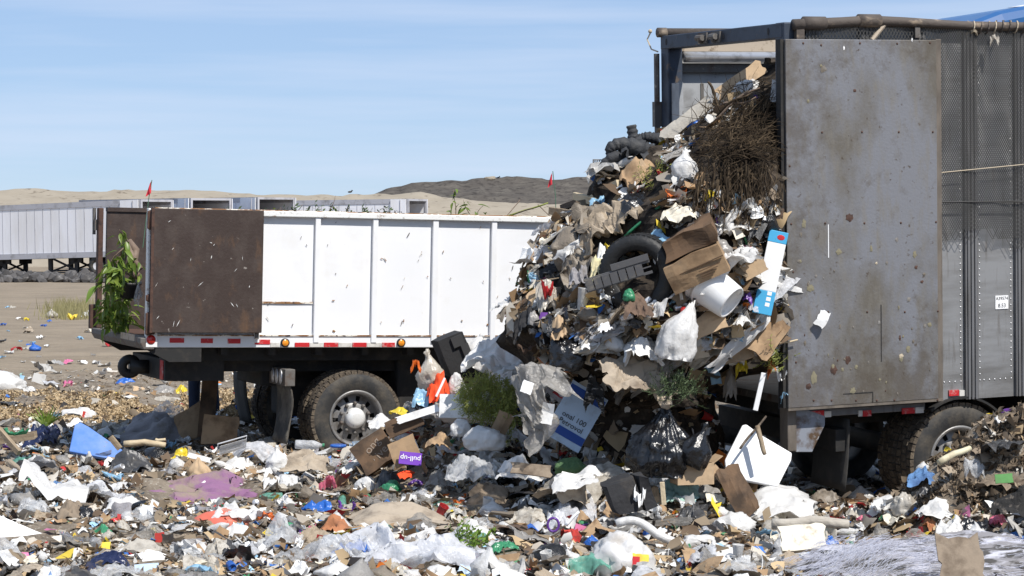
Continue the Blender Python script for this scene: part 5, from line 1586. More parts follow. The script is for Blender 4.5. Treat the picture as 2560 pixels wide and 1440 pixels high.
# hanging brush and roots
br = empty('brush_bundle', pat(1850, 300, 20.9), (0, 0, 0), 'tangled dark bundle of dry branches and roots in the trailer mouth', 'brush')
random.seed(5)
q = B(); base = pat(1850, 300, 20.9)
qs = [B(), B()]
for k in range(1500):
    px, py = random.gauss(1862, 58), random.gauss(355, 80)
    if py < 195 + max(0, 1850 - px) * .9 or px > 1962 or py > 520: continue
    h_ = hit(px, py); Y = (h_[0].y if h_ else 21.2) - random.uniform(.0, .2)
    Ln = random.uniform(.08, .34)
    if px > 1905: Ln *= .55
    ang = random.gauss(-1.7, .5) if py > 400 else random.gauss(.55, .5) if random.random() < .6 else random.gauss(2.8, 1.2)
    a = pat(px, py, Y)
    d = Vector((math.cos(ang), random.uniform(-.4, .3), math.sin(ang)))
    pts = []; p = a.copy()
    for s_ in range(5):
        pts.append(p - base); d = (d + Vector((random.uniform(-.35, .35), random.uniform(-.25, .25), random.uniform(-.45, .2)))).normalized(); p = p + d * Ln / 4
    r_ = random.uniform(.0018, .0055)
    qs[k % 2].tube(pts, [r_, r_, r_ * .9, r_ * .7, r_ * .4], 4, cap=False)
for q in qs: tag(q.build('twig_tangle', brush_m, br, False), kind='stuff')
for k in range(26):
    px, py = random.uniform(1740, 1880), random.uniform(400, 470)
    h_ = hit(px, py); Y = (h_[0].y if h_ else 21) - .2
    a = pat(px, py, Y) - base
    L_ = random.uniform(.25, .5)
    pts = [a + Vector((math.sin(t * 3 + k) * .03 * t + (1850 - px) * -.0006 * t, -.03 * t, -L_ * t)) for t in np.linspace(0, 1, 7)]
    B().tube(pts, [.008, .009, .008, .007, .006, .005, .003], 5, cap=False).build('hanging_root', brush_m, br, True)
for k, (a, b_, c, d) in enumerate(((1770, 205, 1800, 270), (1800, 270, 1890, 240), (1830, 345, 1960, 285), (1850, 335, 1935, 305), (1740, 420, 1860, 330), (1780, 300, 1900, 215), (1790, 290, 1880, 225), (1760, 460, 1800, 350))):
    p0, p1 = pat(a, b_, 20.85) - base, pat(c, d, 20.7) - base
    B().tube([p0.lerp(p1, t) + Vector((0, 0, .03 * math.sin(t * 5 + k))) for t in np.linspace(0, 1, 7)], [.008, .012, .013, .014, .012, .010, .006], 6).build('branch', bark_m if k % 2 else brush_m, br, True)
HEROES.append(((1745, 200, 1962, 515), 20.7, 'the dark brush'))

def tuft(name, cx, cy, rx, ry, Y, n, mat, label, cat, ref=None, leaf=.03, thin=.006, up=.6, dep=.25, sl=(.08, .2)):
    """a clump of fine leafy sprigs"""
    ppm = FPX / Y
    r = empty(name, pat(cx, cy, Y), (0, 0, 0), label, cat)
    q = B(); st = B(); random.seed(int(cx))
    for k in range(n):
        a = random.uniform(0, 2 * math.pi); t = math.sqrt(random.random())
        p = Vector((rx / ppm * t * math.cos(a), random.uniform(-dep, dep) * .6, ry / ppm * t * math.sin(a)))
        d = Vector((random.gauss(0, .6), random.gauss(-.25, .5), random.gauss(up, .6))).normalized()
        L_ = random.uniform(*sl)
        w = d.orthogonal().normalized()
        st.tube([p, p + d * L_ * .5 + Vector((0, 0, -.01)), p + d * L_], .0022, 3, cap=False)
        for j in range(6):
            t_ = .25 + .75 * j / 5
            b_ = p + d * L_ * t_; e = (w * (1 if j % 2 else -1) + d * .6 + Vector((random.uniform(-.4, .4), random.uniform(-.4, .4), random.uniform(-.4, .4)))).normalized()
            s_ = e.cross(d).normalized()
            l_ = leaf * random.uniform(.6, 1.2)
            m_ = b_ + e * l_ * .5
            q.add([b_, m_ + s_ * thin, b_ + e * l_, m_ - s_ * thin], [(0, 1, 2, 3)])
    tag(q.build('leaf_sprigs', mat, r), kind='stuff'); tag(st.build('stems', mat, r), kind='stuff')
    HEROES.append(((cx - rx, cy - ry, cx + rx, cy + ry), Y, ref))
    return r
tuft('juniper_cutting', 1690, 978, 52, 26, 19.75, 110, darkgreen, 'juniper cuttings spilling over the tall black garbage bag', 'plant cuttings', 'the juniper cuttings', .035, .006)
tuft('weed_pile', 1218, 992, 74, 56, 21.8, 1100, greenleaf, 'bright green pile of pulled weeds on the ground heap', 'weeds', 'the pulled weeds', .022, .005, dep=.3, up=-.2, sl=(.04, .11))
tuft('weed_pile', 1268, 1045, 25, 50, 21.7, 120, greenleaf, 'green weeds trailing down beside the translucent sheet', 'weeds', None, .03, .006)
tuft('grass_clump', 1640, 465, 28, 32, 20.85, 50, greenleaf, 'green grass clump under the plump bag beside the brush', 'grass clump', None, .05, .005)
tuft('grass_clump', 1935, 900, 18, 30, 20.4, 26, greenleaf, 'dry grass clump over the orange wrapper by the door', 'grass clump', None, .05, .005)

u_, w_ = s2(2056, 797, -.2); p_ = M2 @ Vector((u_, -.2, w_))
P(2056, 797, 26, 40, PA['white'], 'paper_scrap', 'paper', 'white paper scrap clinging to the big steel door', None, roll=28, tilt=8, Y=p_.y, jag=.12, fold=True)
u_, w_ = s2(2486, 95, -.10); p_ = M2 @ Vector((u_, -.10, w_))
H('film', 2474, 78, 2498, 114, PL['dirtywhite'], 'plastic_rag', 'rag', 'pale rag snagged on the net below the top pipe', None, Y=p_.y, depth=.05)
H('crumple', 2414, 66, 2444, 86, rope_mat, 'rope_knot', 'rope', 'frayed rope knot tied round the top pipe', None, Y=p_.y, depth=.06)
# ---- heap on the ground between the vehicles -----------------------------------------
H('bag', 1150, 828, 1250, 915, PL['white'], 'trash_bag', 'trash bag', 'white bag with red marks behind the black foam block', 'the red marked bag', Y=23.0, roll=30)
H('sack', 1220, 830, 1345, 960, PL['white'], 'trash_bag', 'trash bag', 'biggest white bag on top of the ground heap', 'the biggest white bag', Y=22.7)
H('film', 1235, 890, 1330, 1000, PL['white'], 'plastic_sheet', 'plastic sheet', 'white plastic sheet hanging under the biggest white bag', None, Y=22.4)
H('film', 1150, 826, 1345, 950, PL['white'], 'white_sheet', 'sheet', 'wide white plastic sheet spread over the top of the ground heap', 'the wide white sheet', Y=22.0, sharp=.45, depth=.5)
v, f = crushed(-.135, .135, -.12, .14, -.19, .18, 3, .012)
fb = empty('foam_block', pat(1133, 882, 22.8), (0, R(-22), R(18)), 'black foam block with grey top on the ground heap', 'foam block')
put('block_body', v, f, mk('black_foam', (.022, .022, .023), .9, bump=[(30, .3)]), (0, 0, 0), (0, 0, 0), False, parent=fb)
B().box(-.01, .11, -.15, -.11, .06, .165).build('block_rib', mk('dark_grey_foam', (.035, .035, .036), .85), fb)
B().box(.06, .14, -.15, -.10, -.15, .06).build('block_rib', MATS['dark_grey_foam'], fb)
HEROES.append(((1085, 826, 1172, 930), 22.7, 'the black foam block'))
H('bag', 1030, 868, 1106, 965, PL['dirtywhite'], 'trash_bag', 'trash bag', 'clear white bag with orange tie beside the black foam block', 'the bag with the orange tie', Y=22.7, roll=-20)
H('crumple', 1026, 892, 1054, 928, PL['orange'], 'bag_tie', 'tie', 'orange knotted tie on the clear white bag', None, Y=22.45)
H('drape', 1066, 922, 1130, 1002, CL['orangec'], 'safety_vest', 'safety vest', 'bright orange safety vest with pale stripe on the ground heap', 'the orange vest', Y=22.5, sharp=.9, depth=.25)
stick(1090, 992, 1112, 945, 22.28, .010, label_white, 'vest_stripe', 'reflective strip', 'pale reflective strip lying on the orange vest', Y1=22.33, square=True)
H('sack', 1118, 925, 1165, 985, PL['white'], 'grocery_bag', 'grocery bag', 'white grocery bag between orange vest and green weeds', None, Y=22.55)
H('drape', 1030, 965, 1075, 1015, PL['lightblue'], 'grocery_bag', 'grocery bag', 'pale blue bag left of the orange vest', None, Y=22.5)
wb, W, Hh = carton(1090, 985, 1245, 1045, 21.9, PA['white'], 'white printed carton lying open in front of the green weeds', 'the white carton', yaw=-8, dep=.3, lean=-14)
H('sack', 1205, 972, 1228, 992, PL['white'], 'white_jug', 'jug', 'small white jug neck poking over the white carton', None, Y=21.8)
H('sack', 1125, 1040, 1180, 1085, PL['white'], 'grocery_bag', 'grocery bag', 'white grocery bag under the white carton', None, Y=21.6)
H('sack', 1155, 1055, 1268, 1118, PL['white'], 'trash_bag', 'trash bag', 'broad flat white bag low on the ground heap', 'the broad flat white bag', Y=21.4, depth=.4)
P(1010, 1058, 95, 40, CB['carddark'], 'cardboard_sheet', 'cardboard', 'dark torn cardboard on the left flank of the ground heap', 'the dark torn cardboard', roll=-22, tilt=25, Y=22.1, fold=True)
P(1045, 1035, 110, 18, PA['white'], 'paper_strip', 'paper', 'white board edge above the dark torn cardboard', None, roll=-18, tilt=25, Y=22.05)
P(1255, 1060, 40, 60, CB['card'], 'cardboard_piece', 'cardboard', 'brown cardboard corner beside the broad flat white bag', None, roll=25, tilt=15, Y=21.5, fold=True)
H('drape', 972, 1012, 1020, 1036, PL['yellow'], 'wrapper', 'wrapper', 'yellow wrapper at the left foot of the white carton', 'the yellow wrapper by the wheel', Y=22.4)
H('drape', 920, 1028, 985, 1066, PL['white'], 'grocery_bag', 'grocery bag', 'white bag in front of the truck wheel hub', None, Y=22.9)
o, m, W, Hh = P(935, 1128, 95, 80, CB['carddark'], 'cardboard_box', 'box', 'dark brown carton with pale lettering before the truck wheel', 'the lettered brown carton', roll=-35, tilt=20, Y=22.6, t=.1, jag=.04)
face_text(o, 'ong\n ive', .12, mk('faded_ink', (.28, .22, .17), .8), m, W, Hh, .03, 0, .004, -15)
o, m, W, Hh = P(1026, 1146, 56, 30, PA['purplep'], 'purple_carton', 'carton', 'purple carton panel with white lettering upside down', 'the purple carton panel', roll=6, tilt=20, Y=21.9, jag=.02)
face_text(o, 'pull-up', .072, white_ink, m, W, Hh, 0, .0, .004, 180)
P(1010, 1125, 70, 60, CB['card'], 'cardboard_piece', 'cardboard', 'brown cardboard wedge behind the purple carton panel', None, roll=-25, tilt=30, Y=22.0, fold=True)
H('drape', 1060, 1075, 1130, 1118, CB['card'], 'cardboard_scrap', 'cardboard', 'crushed brown cardboard left of the broad flat white bag', None, Y=21.7)
lid = upright(845, 1107, 1122, 42, 23.3, sh_tin, PL['blue'], 'blue_disc', 'plastic disc', 'round blue disc in front of the truck wheel', ref='the blue lid'); lid.scale.z = .5
# bottle with green cap
bt = empty('plastic_bottle', pat(774, 1112, 23.2), (R(0), R(93), R(8)), 'clear plastic bottle with green cap lying on the muddy roll', 'bottle')
v, f = sh_bottle(); v = v * np.array([.10, .10, .30]); v[:, 2] -= .15
put('bottle_body', v, f, FI['clear'], (0, 0, 0), parent=bt)
B().lathe_z([(.02, .128), (.021, .15)], 12).build('bottle_cap', PL['green'], bt); HEROES.append(((735, 1100, 818, 1126), 23.1, 'the green capped bottle'))
H('lump', 690, 1118, 828, 1178, CL['tanc'], 'muddy_roll', 'carpet roll', 'muddy fibre roll lying before the truck mud flap', 'the muddy roll', Y=22.9)
H('bag', 664, 1106, 724, 1175, PL['white'], 'trash_bag', 'trash bag', 'white bag at the left end of the muddy roll', None, Y=22.85)
H('film', 1110, 1130, 1240, 1195, FI['clear'], 'plastic_sheet', 'plastic sheet', 'clear crinkled film below the broad flat white bag', 'the clear crinkled film', Y=20.7)
H('drape', 1233, 1130, 1370, 1192, PL['white'], 'white_sheet', 'sheet', 'bright white sheet bulging at the foot of the load', 'the bulging white sheet', Y=20.2, sharp=.4)
H('drape', 1370, 1158, 1505, 1225, PL['white'], 'white_sheet', 'sheet', 'bright white sheet flowing right of the bulging one', 'the flowing white sheet', Y=19.75, sharp=.4)
P(1330, 1172, 100, 26, CB['cardgrey'], 'board_piece', 'board', 'beige board lying over the bulging white sheet', None, roll=6, tilt=35, Y=19.9, fold=True)

# ---- left part: litter behind and beneath the white truck ------------------------------
H('sack', -40, 922, 70, 978, PL['white'], 'trash_bag', 'trash bag', 'large white bag at the far edge of the trash field', 'the large far white bag')
H('drape', 48, 962, 92, 980, PL['white'], 'grocery_bag', 'grocery bag', 'small white bag beside the large far white bag')
P(95, 955, 32, 40, PA['greyp'], 'board_piece', 'board', 'grey board leaning beside the large far white bag', None, roll=8, tilt=35)
H('drape', 290, 941, 340, 960, PL['blue'], 'blue_bag', 'bag', 'blue plastic bag in the far litter near the truck tail', 'the far blue bag')
H('drape', 380, 958, 438, 980, PL['grey'], 'plastic_sheet', 'plastic sheet', 'grey plastic sheet on the ground below the tow hitch', 'the grey sheet below the hitch')
H('drape', 440, 958, 470, 984, PL['yellow'], 'yellow_bag', 'bag', 'yellow bag under the tail of the white truck')
H('drape', 370, 985, 455, 1003, PL['dirtywhite'], 'plastic_sheet', 'plastic sheet', 'pale plastic sheet on the wood chips behind the truck')
H('drape', 150, 1014, 246, 1042, PL['white'], 'plastic_sheet', 'plastic sheet', 'white crumpled plastic on the wood chips', 'the white plastic on the chips')
P(218, 1040, 26, 18, PA['redp'], 'red_folder', 'folder', 'dark red folder corner on the wood chips', None, roll=20, tilt=20)
H('drape', 160, 1040, 205, 1066, PA['white'], 'paper_sheet', 'paper', 'white paper heap behind the blue board')
# blue wedge
POLY([(186, 1062), (200, 1054), (222, 1066), (268, 1098), (312, 1128), (300, 1140), (284, 1149), (236, 1140), (172, 1128)], hit(240, 1142)[0].y - .3, .35, .05, mk('scuffed_blue_board', (.085, .20, .55), .5, dirt=((.18, .28, .52), 3, .45, .7), dirt2=((.22, .2, .19), 9, .63, .72), bump=[(9, .3)]), 'blue_board', 'board', 'scuffed blue wedge of board leaning in the trash', 'the blue board')
H('drape', 308, 1026, 482, 1100, CL['greyc'], 'grey_sheet', 'sheet', 'mauve grey crumpled sheet beneath the white truck', 'the mauve grey sheet', sharp=.35, depth=.9)
HEROES[-1] = (HEROES[-1][0], HEROES[-1][1], 'the mauve grey sheet')
# cardboard under the truck
P(485, 1050, 95, 75, CB['card'], 'cardboard_sheet', 'cardboard', 'curved brown cardboard below the person in jeans', 'the curved cardboard', roll=-30, tilt=30, Y=27.2, fold=True)
P(520, 1015, 40, 150, CB['carddark'], 'cardboard_sheet', 'cardboard', 'upright dark cardboard before the person in jeans', 'the upright cardboard', roll=4, tilt=6, Y=27.0)
P(550, 1075, 90, 70, CB['card'], 'cardboard_sheet', 'cardboard', 'square brown cardboard under the white truck', 'the square cardboard', roll=4, tilt=20, Y=26.4)
H('drape', 62, 1055, 150, 1118, PL['navy'], 'black_bag', 'bag', 'slack black bag left of the blue board', 'the slack black bag')
pk = empty('wooden_tray', pat(40, 1105, 24.6), (0, R(-8), R(5)), 'broken wooden tray holding green packets at the field edge', 'tray')
B().box(-.25, .2, -.02, .0, 0, .07).build('tray_side', WD['wood'], pk); B().box(-.25, .2, .25, .27, 0, .07).build('tray_side', WD['wood'], pk); B().box(-.25, .2, 0, .25, 0, .012).build('tray_bottom', WD['wood'], pk)
HEROES.append(((-10, 1085, 90, 1108), 24.5, 'the wooden tray'))
H('crumple', 10, 1062, 72, 1090, PL['green'], 'green_packet', 'packet', 'green and white packet in the wooden tray', None, Y=24.7)
stick(-5, 1072, 48, 1132, 24.1, .03, WD['wood'], 'plank', 'plank', 'brown plank slanting down before the wooden tray', Y1=23.9, square=True, ref='the slanting plank')
stick(310, 1108, 414, 1109, 24.2, .035, WD['woodlight'], 'log', 'log', 'pale yellow log lying right of the blue board', n=9, ref='the pale log')
stick(388, 1100, 414, 1099, 24.35, .018, WD['woodlight'], 'log', 'log', 'short pale stub on top of the pale log')
stick(276, 1092, 300, 1122, 24.4, .03, WD['wood'], 'timber', 'timber', 'square timber end right of the blue board', square=True)
H('lump', 270, 1115, 385, 1185, PL['charcoal'], 'black_bag', 'bag', 'dusty dark grey bag below the pale log', 'the dusty grey bag')
H('drape', 425, 1114, 492, 1150, PL['yellow'], 'yellow_bag', 'bag', 'yellow crumpled bag in front of the square cardboard', 'the yellow crumpled bag', sharp=1)
# clear tray
ct = empty('clear_tray', pat(582, 1118, 24.2), (R(-35), R(-14), R(20)), 'clear plastic tray propped on edge before the mud flap', 'tray')
q = B(); q.box(-.15, .15, -.1, .1, 0, .004); q.build('tray_bottom', FI['clear'], ct)
B().tube([(-.16, -.11, .03), (.16, -.11, .03), (.16, .11, .03), (-.16, .11, .03), (-.16, -.11, .03)], .007, 5).build('tray_rim', FI['milky'], ct)
HEROES.append(((545, 1098, 612, 1132), 24.1, 'the clear tray'))
pb = H('bag', 466, 1136, 532, 1202, CB['cardlight'], 'paper_sack', 'paper sack', 'brown paper sack with a white rim', 'the brown paper sack', sharp=.8)
P(498, 1144, 58, 12, PA['white'], 'sack_rim', 'paper', 'white printed rim band of the brown paper sack', None, roll=14, tilt=15, Y=hit(498, 1190)[0].y - .2)
H('film', 350, 1172, 672, 1256, CL['purplec'], 'purple_blanket', 'blanket', 'dusty purple blanket spread over the trash', 'the purple blanket', sharp=.85, depth=1.0)
H('drape', 465, 1266, 645, 1312, PL['redc'] if 'redc' in PL else mk('coral_plastic', (.55, .13, .085), .5, dirt=((.35, .2, .15), 4, .5, .7)), 'coral_plastic', 'plastic piece', 'long coral red plastic piece below the purple blanket', 'the coral plastic', sharp=.25, depth=.35)
H('drape', 530, 1246, 690, 1300, PL['white'], 'white_sheet', 'sheet', 'white sheet behind the coral red plastic', 'the white sheet behind the coral plastic')
H('lump', 535, 1300, 640, 1345, PL['white'], 'grocery_bag', 'grocery bag', 'white smooth bag below the coral plastic')
P(52, 1336, 210, 52, foam, 'foam_sheet', 'foam sheet', 'curved white foam sheet at the field edge', 'the curved foam sheet', roll=27, tilt=48, t=.03, depth=.5, fold=True, jag=.03)
H('lump', -30, 1335, 75, 1400, FI['clear'], 'bubble_wrap', 'bubble wrap', 'bubble wrap bundle on the curved foam sheet')
stick(45, 1312, 200, 1330, 18.6, .045, WD['wooddark'], 'plank', 'plank', 'dark plank behind the curved foam sheet', square=True, ref='the dark plank')
H('drape', 228, 1304, 282, 1338, PL['green'], 'green_bag', 'bag', 'green plastic bag right of the dark plank', 'the green bag')
P(262, 1368, 26, 24, PA['yellowp'], 'yellow_card', 'card', 'bright yellow card scrap above the navy bag', None, tilt=30)
P(160, 1393, 68, 18, PA['yellowp'], 'yellow_strip', 'wrapper', 'long yellow wrapper strip left of the navy bag', None, roll=-28, tilt=25)
H('lump', 210, 1368, 332, 1422, PL['navy'], 'navy_bag', 'bag', 'shiny navy bag in the nearest trash', 'the navy bag')
P(385, 1398, 52, 38, PA['white'], 'paper_sheet', 'paper', 'clean white paper right of the navy bag', None, roll=14, tilt=25)
P(365, 1424, 60, 26, PA['lbluep'], 'paper_sheet', 'paper', 'pale blue paper below the clean white paper', None, roll=-4, tilt=40)
H('crumple', 425, 1328, 505, 1352, PL['tan'], 'chip_bag', 'chip bag', 'golden tan wrapper with white patch below the coral plastic', None)
P(400, 1352, 24, 40, PA['redp'], 'red_box', 'box', 'small red box edge above the clean white paper', None, roll=-8, tilt=15)
H('drape', 275, 1340, 420, 1385, PL['dirtywhite'], 'plastic_sheet', 'plastic sheet', 'soiled white plastic arch beside the navy bag')
H('film', 300, 1308, 440, 1350, FI['greyfilm'], 'plastic_sheet', 'plastic sheet', 'grey film sheet above the soiled white arch')
H('bag', 340, 1300, 372, 1330, PL['charcoal'], 'black_bag', 'bag', 'little black bag above the grey film sheet')
H('film', 195, 1195, 300, 1230, FI['milky'], 'plastic_sheet', 'plastic sheet', 'milky plastic with pale blue tint left of the purple blanket')
H('drape', 120, 1240, 215, 1300, CB['cardgrey'], 'cardboard_scrap', 'cardboard', 'sodden cardboard in the middle of the near litter')
H('drape', 180, 1255, 240, 1300, PL['black'], 'black_bag', 'bag', 'black plastic knot beside the sodden cardboard')
H('drape', 0, 1190, 45, 1225, PL['white'], 'white_sheet', 'sheet', 'white sheet at the field edge above the foam')
H('film', 20, 1235, 125, 1290, FI['clear'], 'plastic_sheet', 'plastic sheet', 'clear puffed film above the curved foam sheet')

# ---- middle foreground ---------------------------------------------------------------
H('drape', 755, 1244, 832, 1282, PL['blue'], 'blue_bag', 'bag', 'royal blue bag with white stripe', 'the royal blue bag')
H('crumple', 845, 1245, 890, 1282, PL['purple'], 'purple_cup', 'cup', 'crushed purple cup right of the royal blue bag')
H('crumple', 798, 1180, 842, 1232, PL['pink'], 'pink_bag', 'bag', 'pink torn bag above the royal blue bag', 'the pink bag')
H('lump', 885, 1184, 942, 1226, PL['white'], 'white_jug', 'jug', 'white jug between pink bag and green wrapper', 'the white jug')
P(868, 1192, 32, 14, PA['redp'], 'red_strip', 'wrapper', 'red strip above the white jug')
H('lump', 945, 1192, 1006, 1232, PL['green'], 'green_wrapper', 'wrapper', 'dark green glossy wrapper beside the orange cloth', 'the green wrapper')
H('drape', 990, 1170, 1052, 1194, CL['orangec'], 'orange_cloth', 'cloth', 'vivid orange cloth below the purple carton panel', 'the vivid orange cloth')
H('drape', 940, 1168, 1000, 1225, PL['charcoal'], 'black_plastic', 'plastic sheet', 'charcoal plastic left of the vivid orange cloth')
H('crumple', 1020, 1192, 1060, 1216, PL['purple'], 'purple_wrapper', 'wrapper', 'purple foil below the vivid orange cloth')
H('drape', 1060, 1170, 1135, 1218, FI['greyfilm'], 'plastic_sheet', 'plastic sheet', 'grey plastic bubble right of the vivid orange cloth')
H('lump', 1080, 1205, 1122, 1234, PL['dirtywhite'], 'paper_wad', 'paper', 'dirty white wad below the grey plastic bubble')
H('drape', 870, 1256, 1145, 1318, CL['tanc'], 'muddy_mattress', 'mattress', 'muddy flat mattress lying in the nearest trash', 'the muddy mattress', depth=.8, sharp=.25)
H('drape', 1165, 1200, 1280, 1268, CB['cardgrey'], 'cardboard_sheet', 'cardboard', 'rumpled muddy brown sheet right of the muddy mattress', 'the rumpled brown sheet')
H('crumple', 1105, 1228, 1170, 1248, PL['orange'], 'orange_wrapper', 'wrapper', 'orange and yellow wrapper left of the rumpled sheet')
H('drape', 800, 1280, 882, 1332, CL['rustc'], 'rust_rag', 'rag', 'rust coloured rag left of the muddy mattress', 'the rust rag')
H('drape', 825, 1318, 870, 1340, PA['cream'], 'paper_sheet', 'paper', 'cream paper under the rust coloured rag')
H('film', 870, 1305, 1230, 1420, FI['milky'], 'plastic_film', 'plastic film', 'huge cloud of milky plastic film in the foreground', 'the huge milky film', sharp=.75, depth=1.1)
H('film', 770, 1325, 960, 1400, FI['clear'], 'plastic_film', 'plastic film', 'clear film with blue ribbon beside the huge milky film', 'the clear film')
H('drape', 828, 1338, 940, 1386, PL['blue'], 'blue_ribbon', 'plastic strip', 'blue printed strip inside the clear film', 'the blue printed strip', sharp=1)
H('bag', 780, 1388, 902, 1446, PL['white'], 'trash_bag', 'trash bag', 'white handled bag below the clear film', 'the white handled bag')
H('crumple', 895, 1400, 945, 1428, PL['purple'], 'purple_wrapper', 'wrapper', 'indigo wrapper right of the white handled bag')
H('drape', 1125, 1292, 1240, 1350, PL['white'], 'white_sheet', 'sheet', 'upright white sheet behind the huge milky film', 'the upright white sheet')
H('sack', 1055, 1402, 1145, 1448, PL['white'], 'trash_bag', 'trash bag', 'round white bag below the huge milky film')
tuft('leaf_cutting', 1175, 1365, 40, 22, 17.6, 30, leaf_m, 'green leafy cutting on the right end of the milky film', 'plant cuttings', None, .05, .014)
H('drape', 1215, 1345, 1300, 1385, PL['green'], 'green_bag', 'bag', 'sea green film right of the leafy cutting', 'the sea green film')
P(1245, 1400, 110, 22, CB['card'], 'cardboard_piece', 'cardboard', 'folded cardboard below the sea green film', None, roll=-8, tilt=30, fold=True)
H('film', 660, 1275, 760, 1370, FI['clear'], 'plastic_film', 'plastic film', 'clear crinkled bag with green fruit inside', None)
H('lump', 710, 1298, 740, 1325, PL['green'], 'green_fruit', 'fruit', 'half green fruit on the clear crinkled bag')
o, m, W, Hh = P(690, 1356, 46, 16, PA['white'], 'printed_bag', 'paper', 'white scrap with black mirrored lettering', None, roll=-6, tilt=20)
face_text(o, 'VOI', .055, black_ink, m, W, Hh, 0, 0, .004)
P(770, 1400, 26, 34, PA['orangep'], 'orange_card', 'card', 'orange and yellow card left of the white handled bag', None, roll=30, tilt=25)

# ---- right foreground ------------------------------------------------------------------
bb = empty('burnt_carton', pat(1580, 1235, 19.2), (0, R(-14), R(15)), 'charred black carton torn open showing white', 'carton')
v, f = crushed(-.2, .02, -.12, .12, -.12, .15, 4, .05); put('carton_body', v, f, CL['blackc'], (0, 0, 0), parent=bb, smooth=False)
v, f = crushed(.06, .15, -.1, .12, -.14, .14, 9, .04); put('carton_side', v, f, CL['blackc'], (0, 0, 0), parent=bb, smooth=False)
v, f = sh_crumple(3, 9); put('torn_patch', v * np.array([.12, .06, .2]), f, PA['white'], (-.02, -.15, -.1), (0, R(20), 0), parent=bb, smooth=False)
HEROES.append(((1515, 1180, 1640, 1275), 19.1, 'the charred carton'))
stick(1655, 1205, 1660, 1262, 18.9, .02, WD['woodlight'], 'wood_lath', 'lath', 'pale wood lath upright right of the charred carton', square=True)
H('drape', 1600, 1205, 1670, 1280, CB['card'], 'cardboard_scrap', 'cardboard', 'ragged brown cardboard inside the charred carton')
H('drape', 1622, 1190, 1750, 1260, PL['mint'], 'plastic_sheet', 'plastic sheet', 'pale green plastic below the clean cardboard box', 'the pale green plastic')
H('drape', 1728, 1205, 1800, 1242, PL['grey'], 'grey_bag', 'bag', 'grey and white bag below the clean cardboard box')
H('lump', 1690, 1252, 1775, 1320, PL['charcoal'], 'black_bag', 'bag', 'wrinkled charcoal bag under the pale green plastic', 'the wrinkled charcoal bag')
H('drape', 1860, 1208, 2040, 1296, PL['white'], 'white_sheet', 'sheet', 'bright white sheet before the trailer mud flap', 'the bright sheet by the mud flap', sharp=.2, depth=.7)
H('sack', 1775, 1270, 1892, 1330, PL['white'], 'trash_bag', 'trash bag', 'white wrinkled bag left of the bright sheet', 'the white wrinkled bag')
H('lump', 1698, 1328, 1792, 1366, PL['white'], 'white_pillow', 'pillow', 'flat white pillow below the charcoal bag', 'the flat pillow')
# curved white pipe strip
q = B(); pts = []
for t in np.linspace(0, 1, 14):
    px = 1540 + 165 * t; py = 1310 - 16 * math.sin(min(1, t * 1.6) * math.pi) + 55 * t ** 1.5
    pts.append(pat(px, py, 18.0))
c = pts[7]
o = B().tube([p - c for p in pts], .035, 8).build('white_hose', PL['white'], None, True, 0, c); tag(o, 'curved white hose arching over the big dirty sack', 'hose'); HEROES.append(((1540, 1292, 1705, 1370), 18, 'the curved hose'))
H('sack', 1470, 1316, 1642, 1440, mk('dirty_sack', (.62, .61, .60), .5, transl=.15, dirt=((.35, .3, .24), 3, .5, .72), dirt2=((.15, .12, .09), 18, .66, .74), bump=[(10, .5)]), 'white_sack', 'sack', 'big dirty white sack in the foreground', 'the big dirty sack', depth=.5)
o, m, W, Hh = P(1601, 1404, 40, 38, PA['yellowp'], 'snack_packet', 'packet', 'red and yellow snack packet on the big dirty sack', 'the snack packet', roll=4, tilt=15, Y=16.75)
q = B().box(-W / 2, -W * .05, -.006, -.001, -Hh * .45, Hh * .3); q.box(-W * .1, W * .15, -.0065, -.001, -Hh * .4, -Hh * .05)
for i in range(len(q.v)): q.v[i] = tuple(m @ Vector(q.v[i]))
q.build('red_print', red_tape, o)
H('film', 1412, 1372, 1535, 1446, FI['greenfilm'], 'green_bag', 'bag', 'clear bag with green bottom left of the dirty sack', 'the clear green bag')
H('drape', 1365, 1268, 1422, 1332, FI['milky'], 'handle_bag', 'bag', 'clear pouch with purple handle', 'the purple handled pouch')
hb_ = B().tube([pat(1383 + 14 * math.cos(a), 1312 + 17 * math.sin(a), 18.2) - pat(1383, 1312, 18.2) for a in np.linspace(0, 6.28, 18)], .010, 6, cap=False).build('pouch_handle', PL['purple'], None, True, 0, pat(1383, 1312, 18.2)); tag(hb_, 'purple ring handle on the clear pouch', 'handle ring')
P(1452, 1322, 30, 18, PA['pinkp'], 'pink_box', 'box', 'small hot pink box right of the purple handled pouch', None, roll=18, tilt=20, t=.04)
stick(1415, 1315, 1448, 1278, 18.4, .012, label_white, 'white_straw', 'tube', 'white tube slanting above the hot pink box')
H('drape', 1440, 1270, 1482, 1312, CB['card'], 'cardboard_scrap', 'cardboard', 'orange brown cardboard scraps right of the purple handled pouch')
stick(1930, 1308, 2122, 1316, 18.2, .045, WD['woodgrey'], 'driftwood_log', 'log', 'pale grey log lying behind the cream foam board', n=10, bend=.02, ref='the pale grey log')
P(2010, 1342, 112, 58, creamfoam, 'foam_board', 'foam board', 'broken cream foam board below the grey log', 'the cream foam board', roll=-4, tilt=32, jag=.12, t=.05, Y=17.6)
H('drape', 2040, 1334, 2117, 1392, PL['blue'], 'blue_packet', 'packet', 'crumpled bright blue packet right of the foam board', 'the bright blue packet', sharp=.8)
o, m, W, Hh = P(2073, 1382, 42, 12, black_plastic, 'packet_label', 'label', 'black printed band on the bright blue packet', None, tilt=15, Y=17.0, jag=0)
face_text(o, 'KIRKS', .03, white_ink, m, W, Hh, 0, 0, .004)
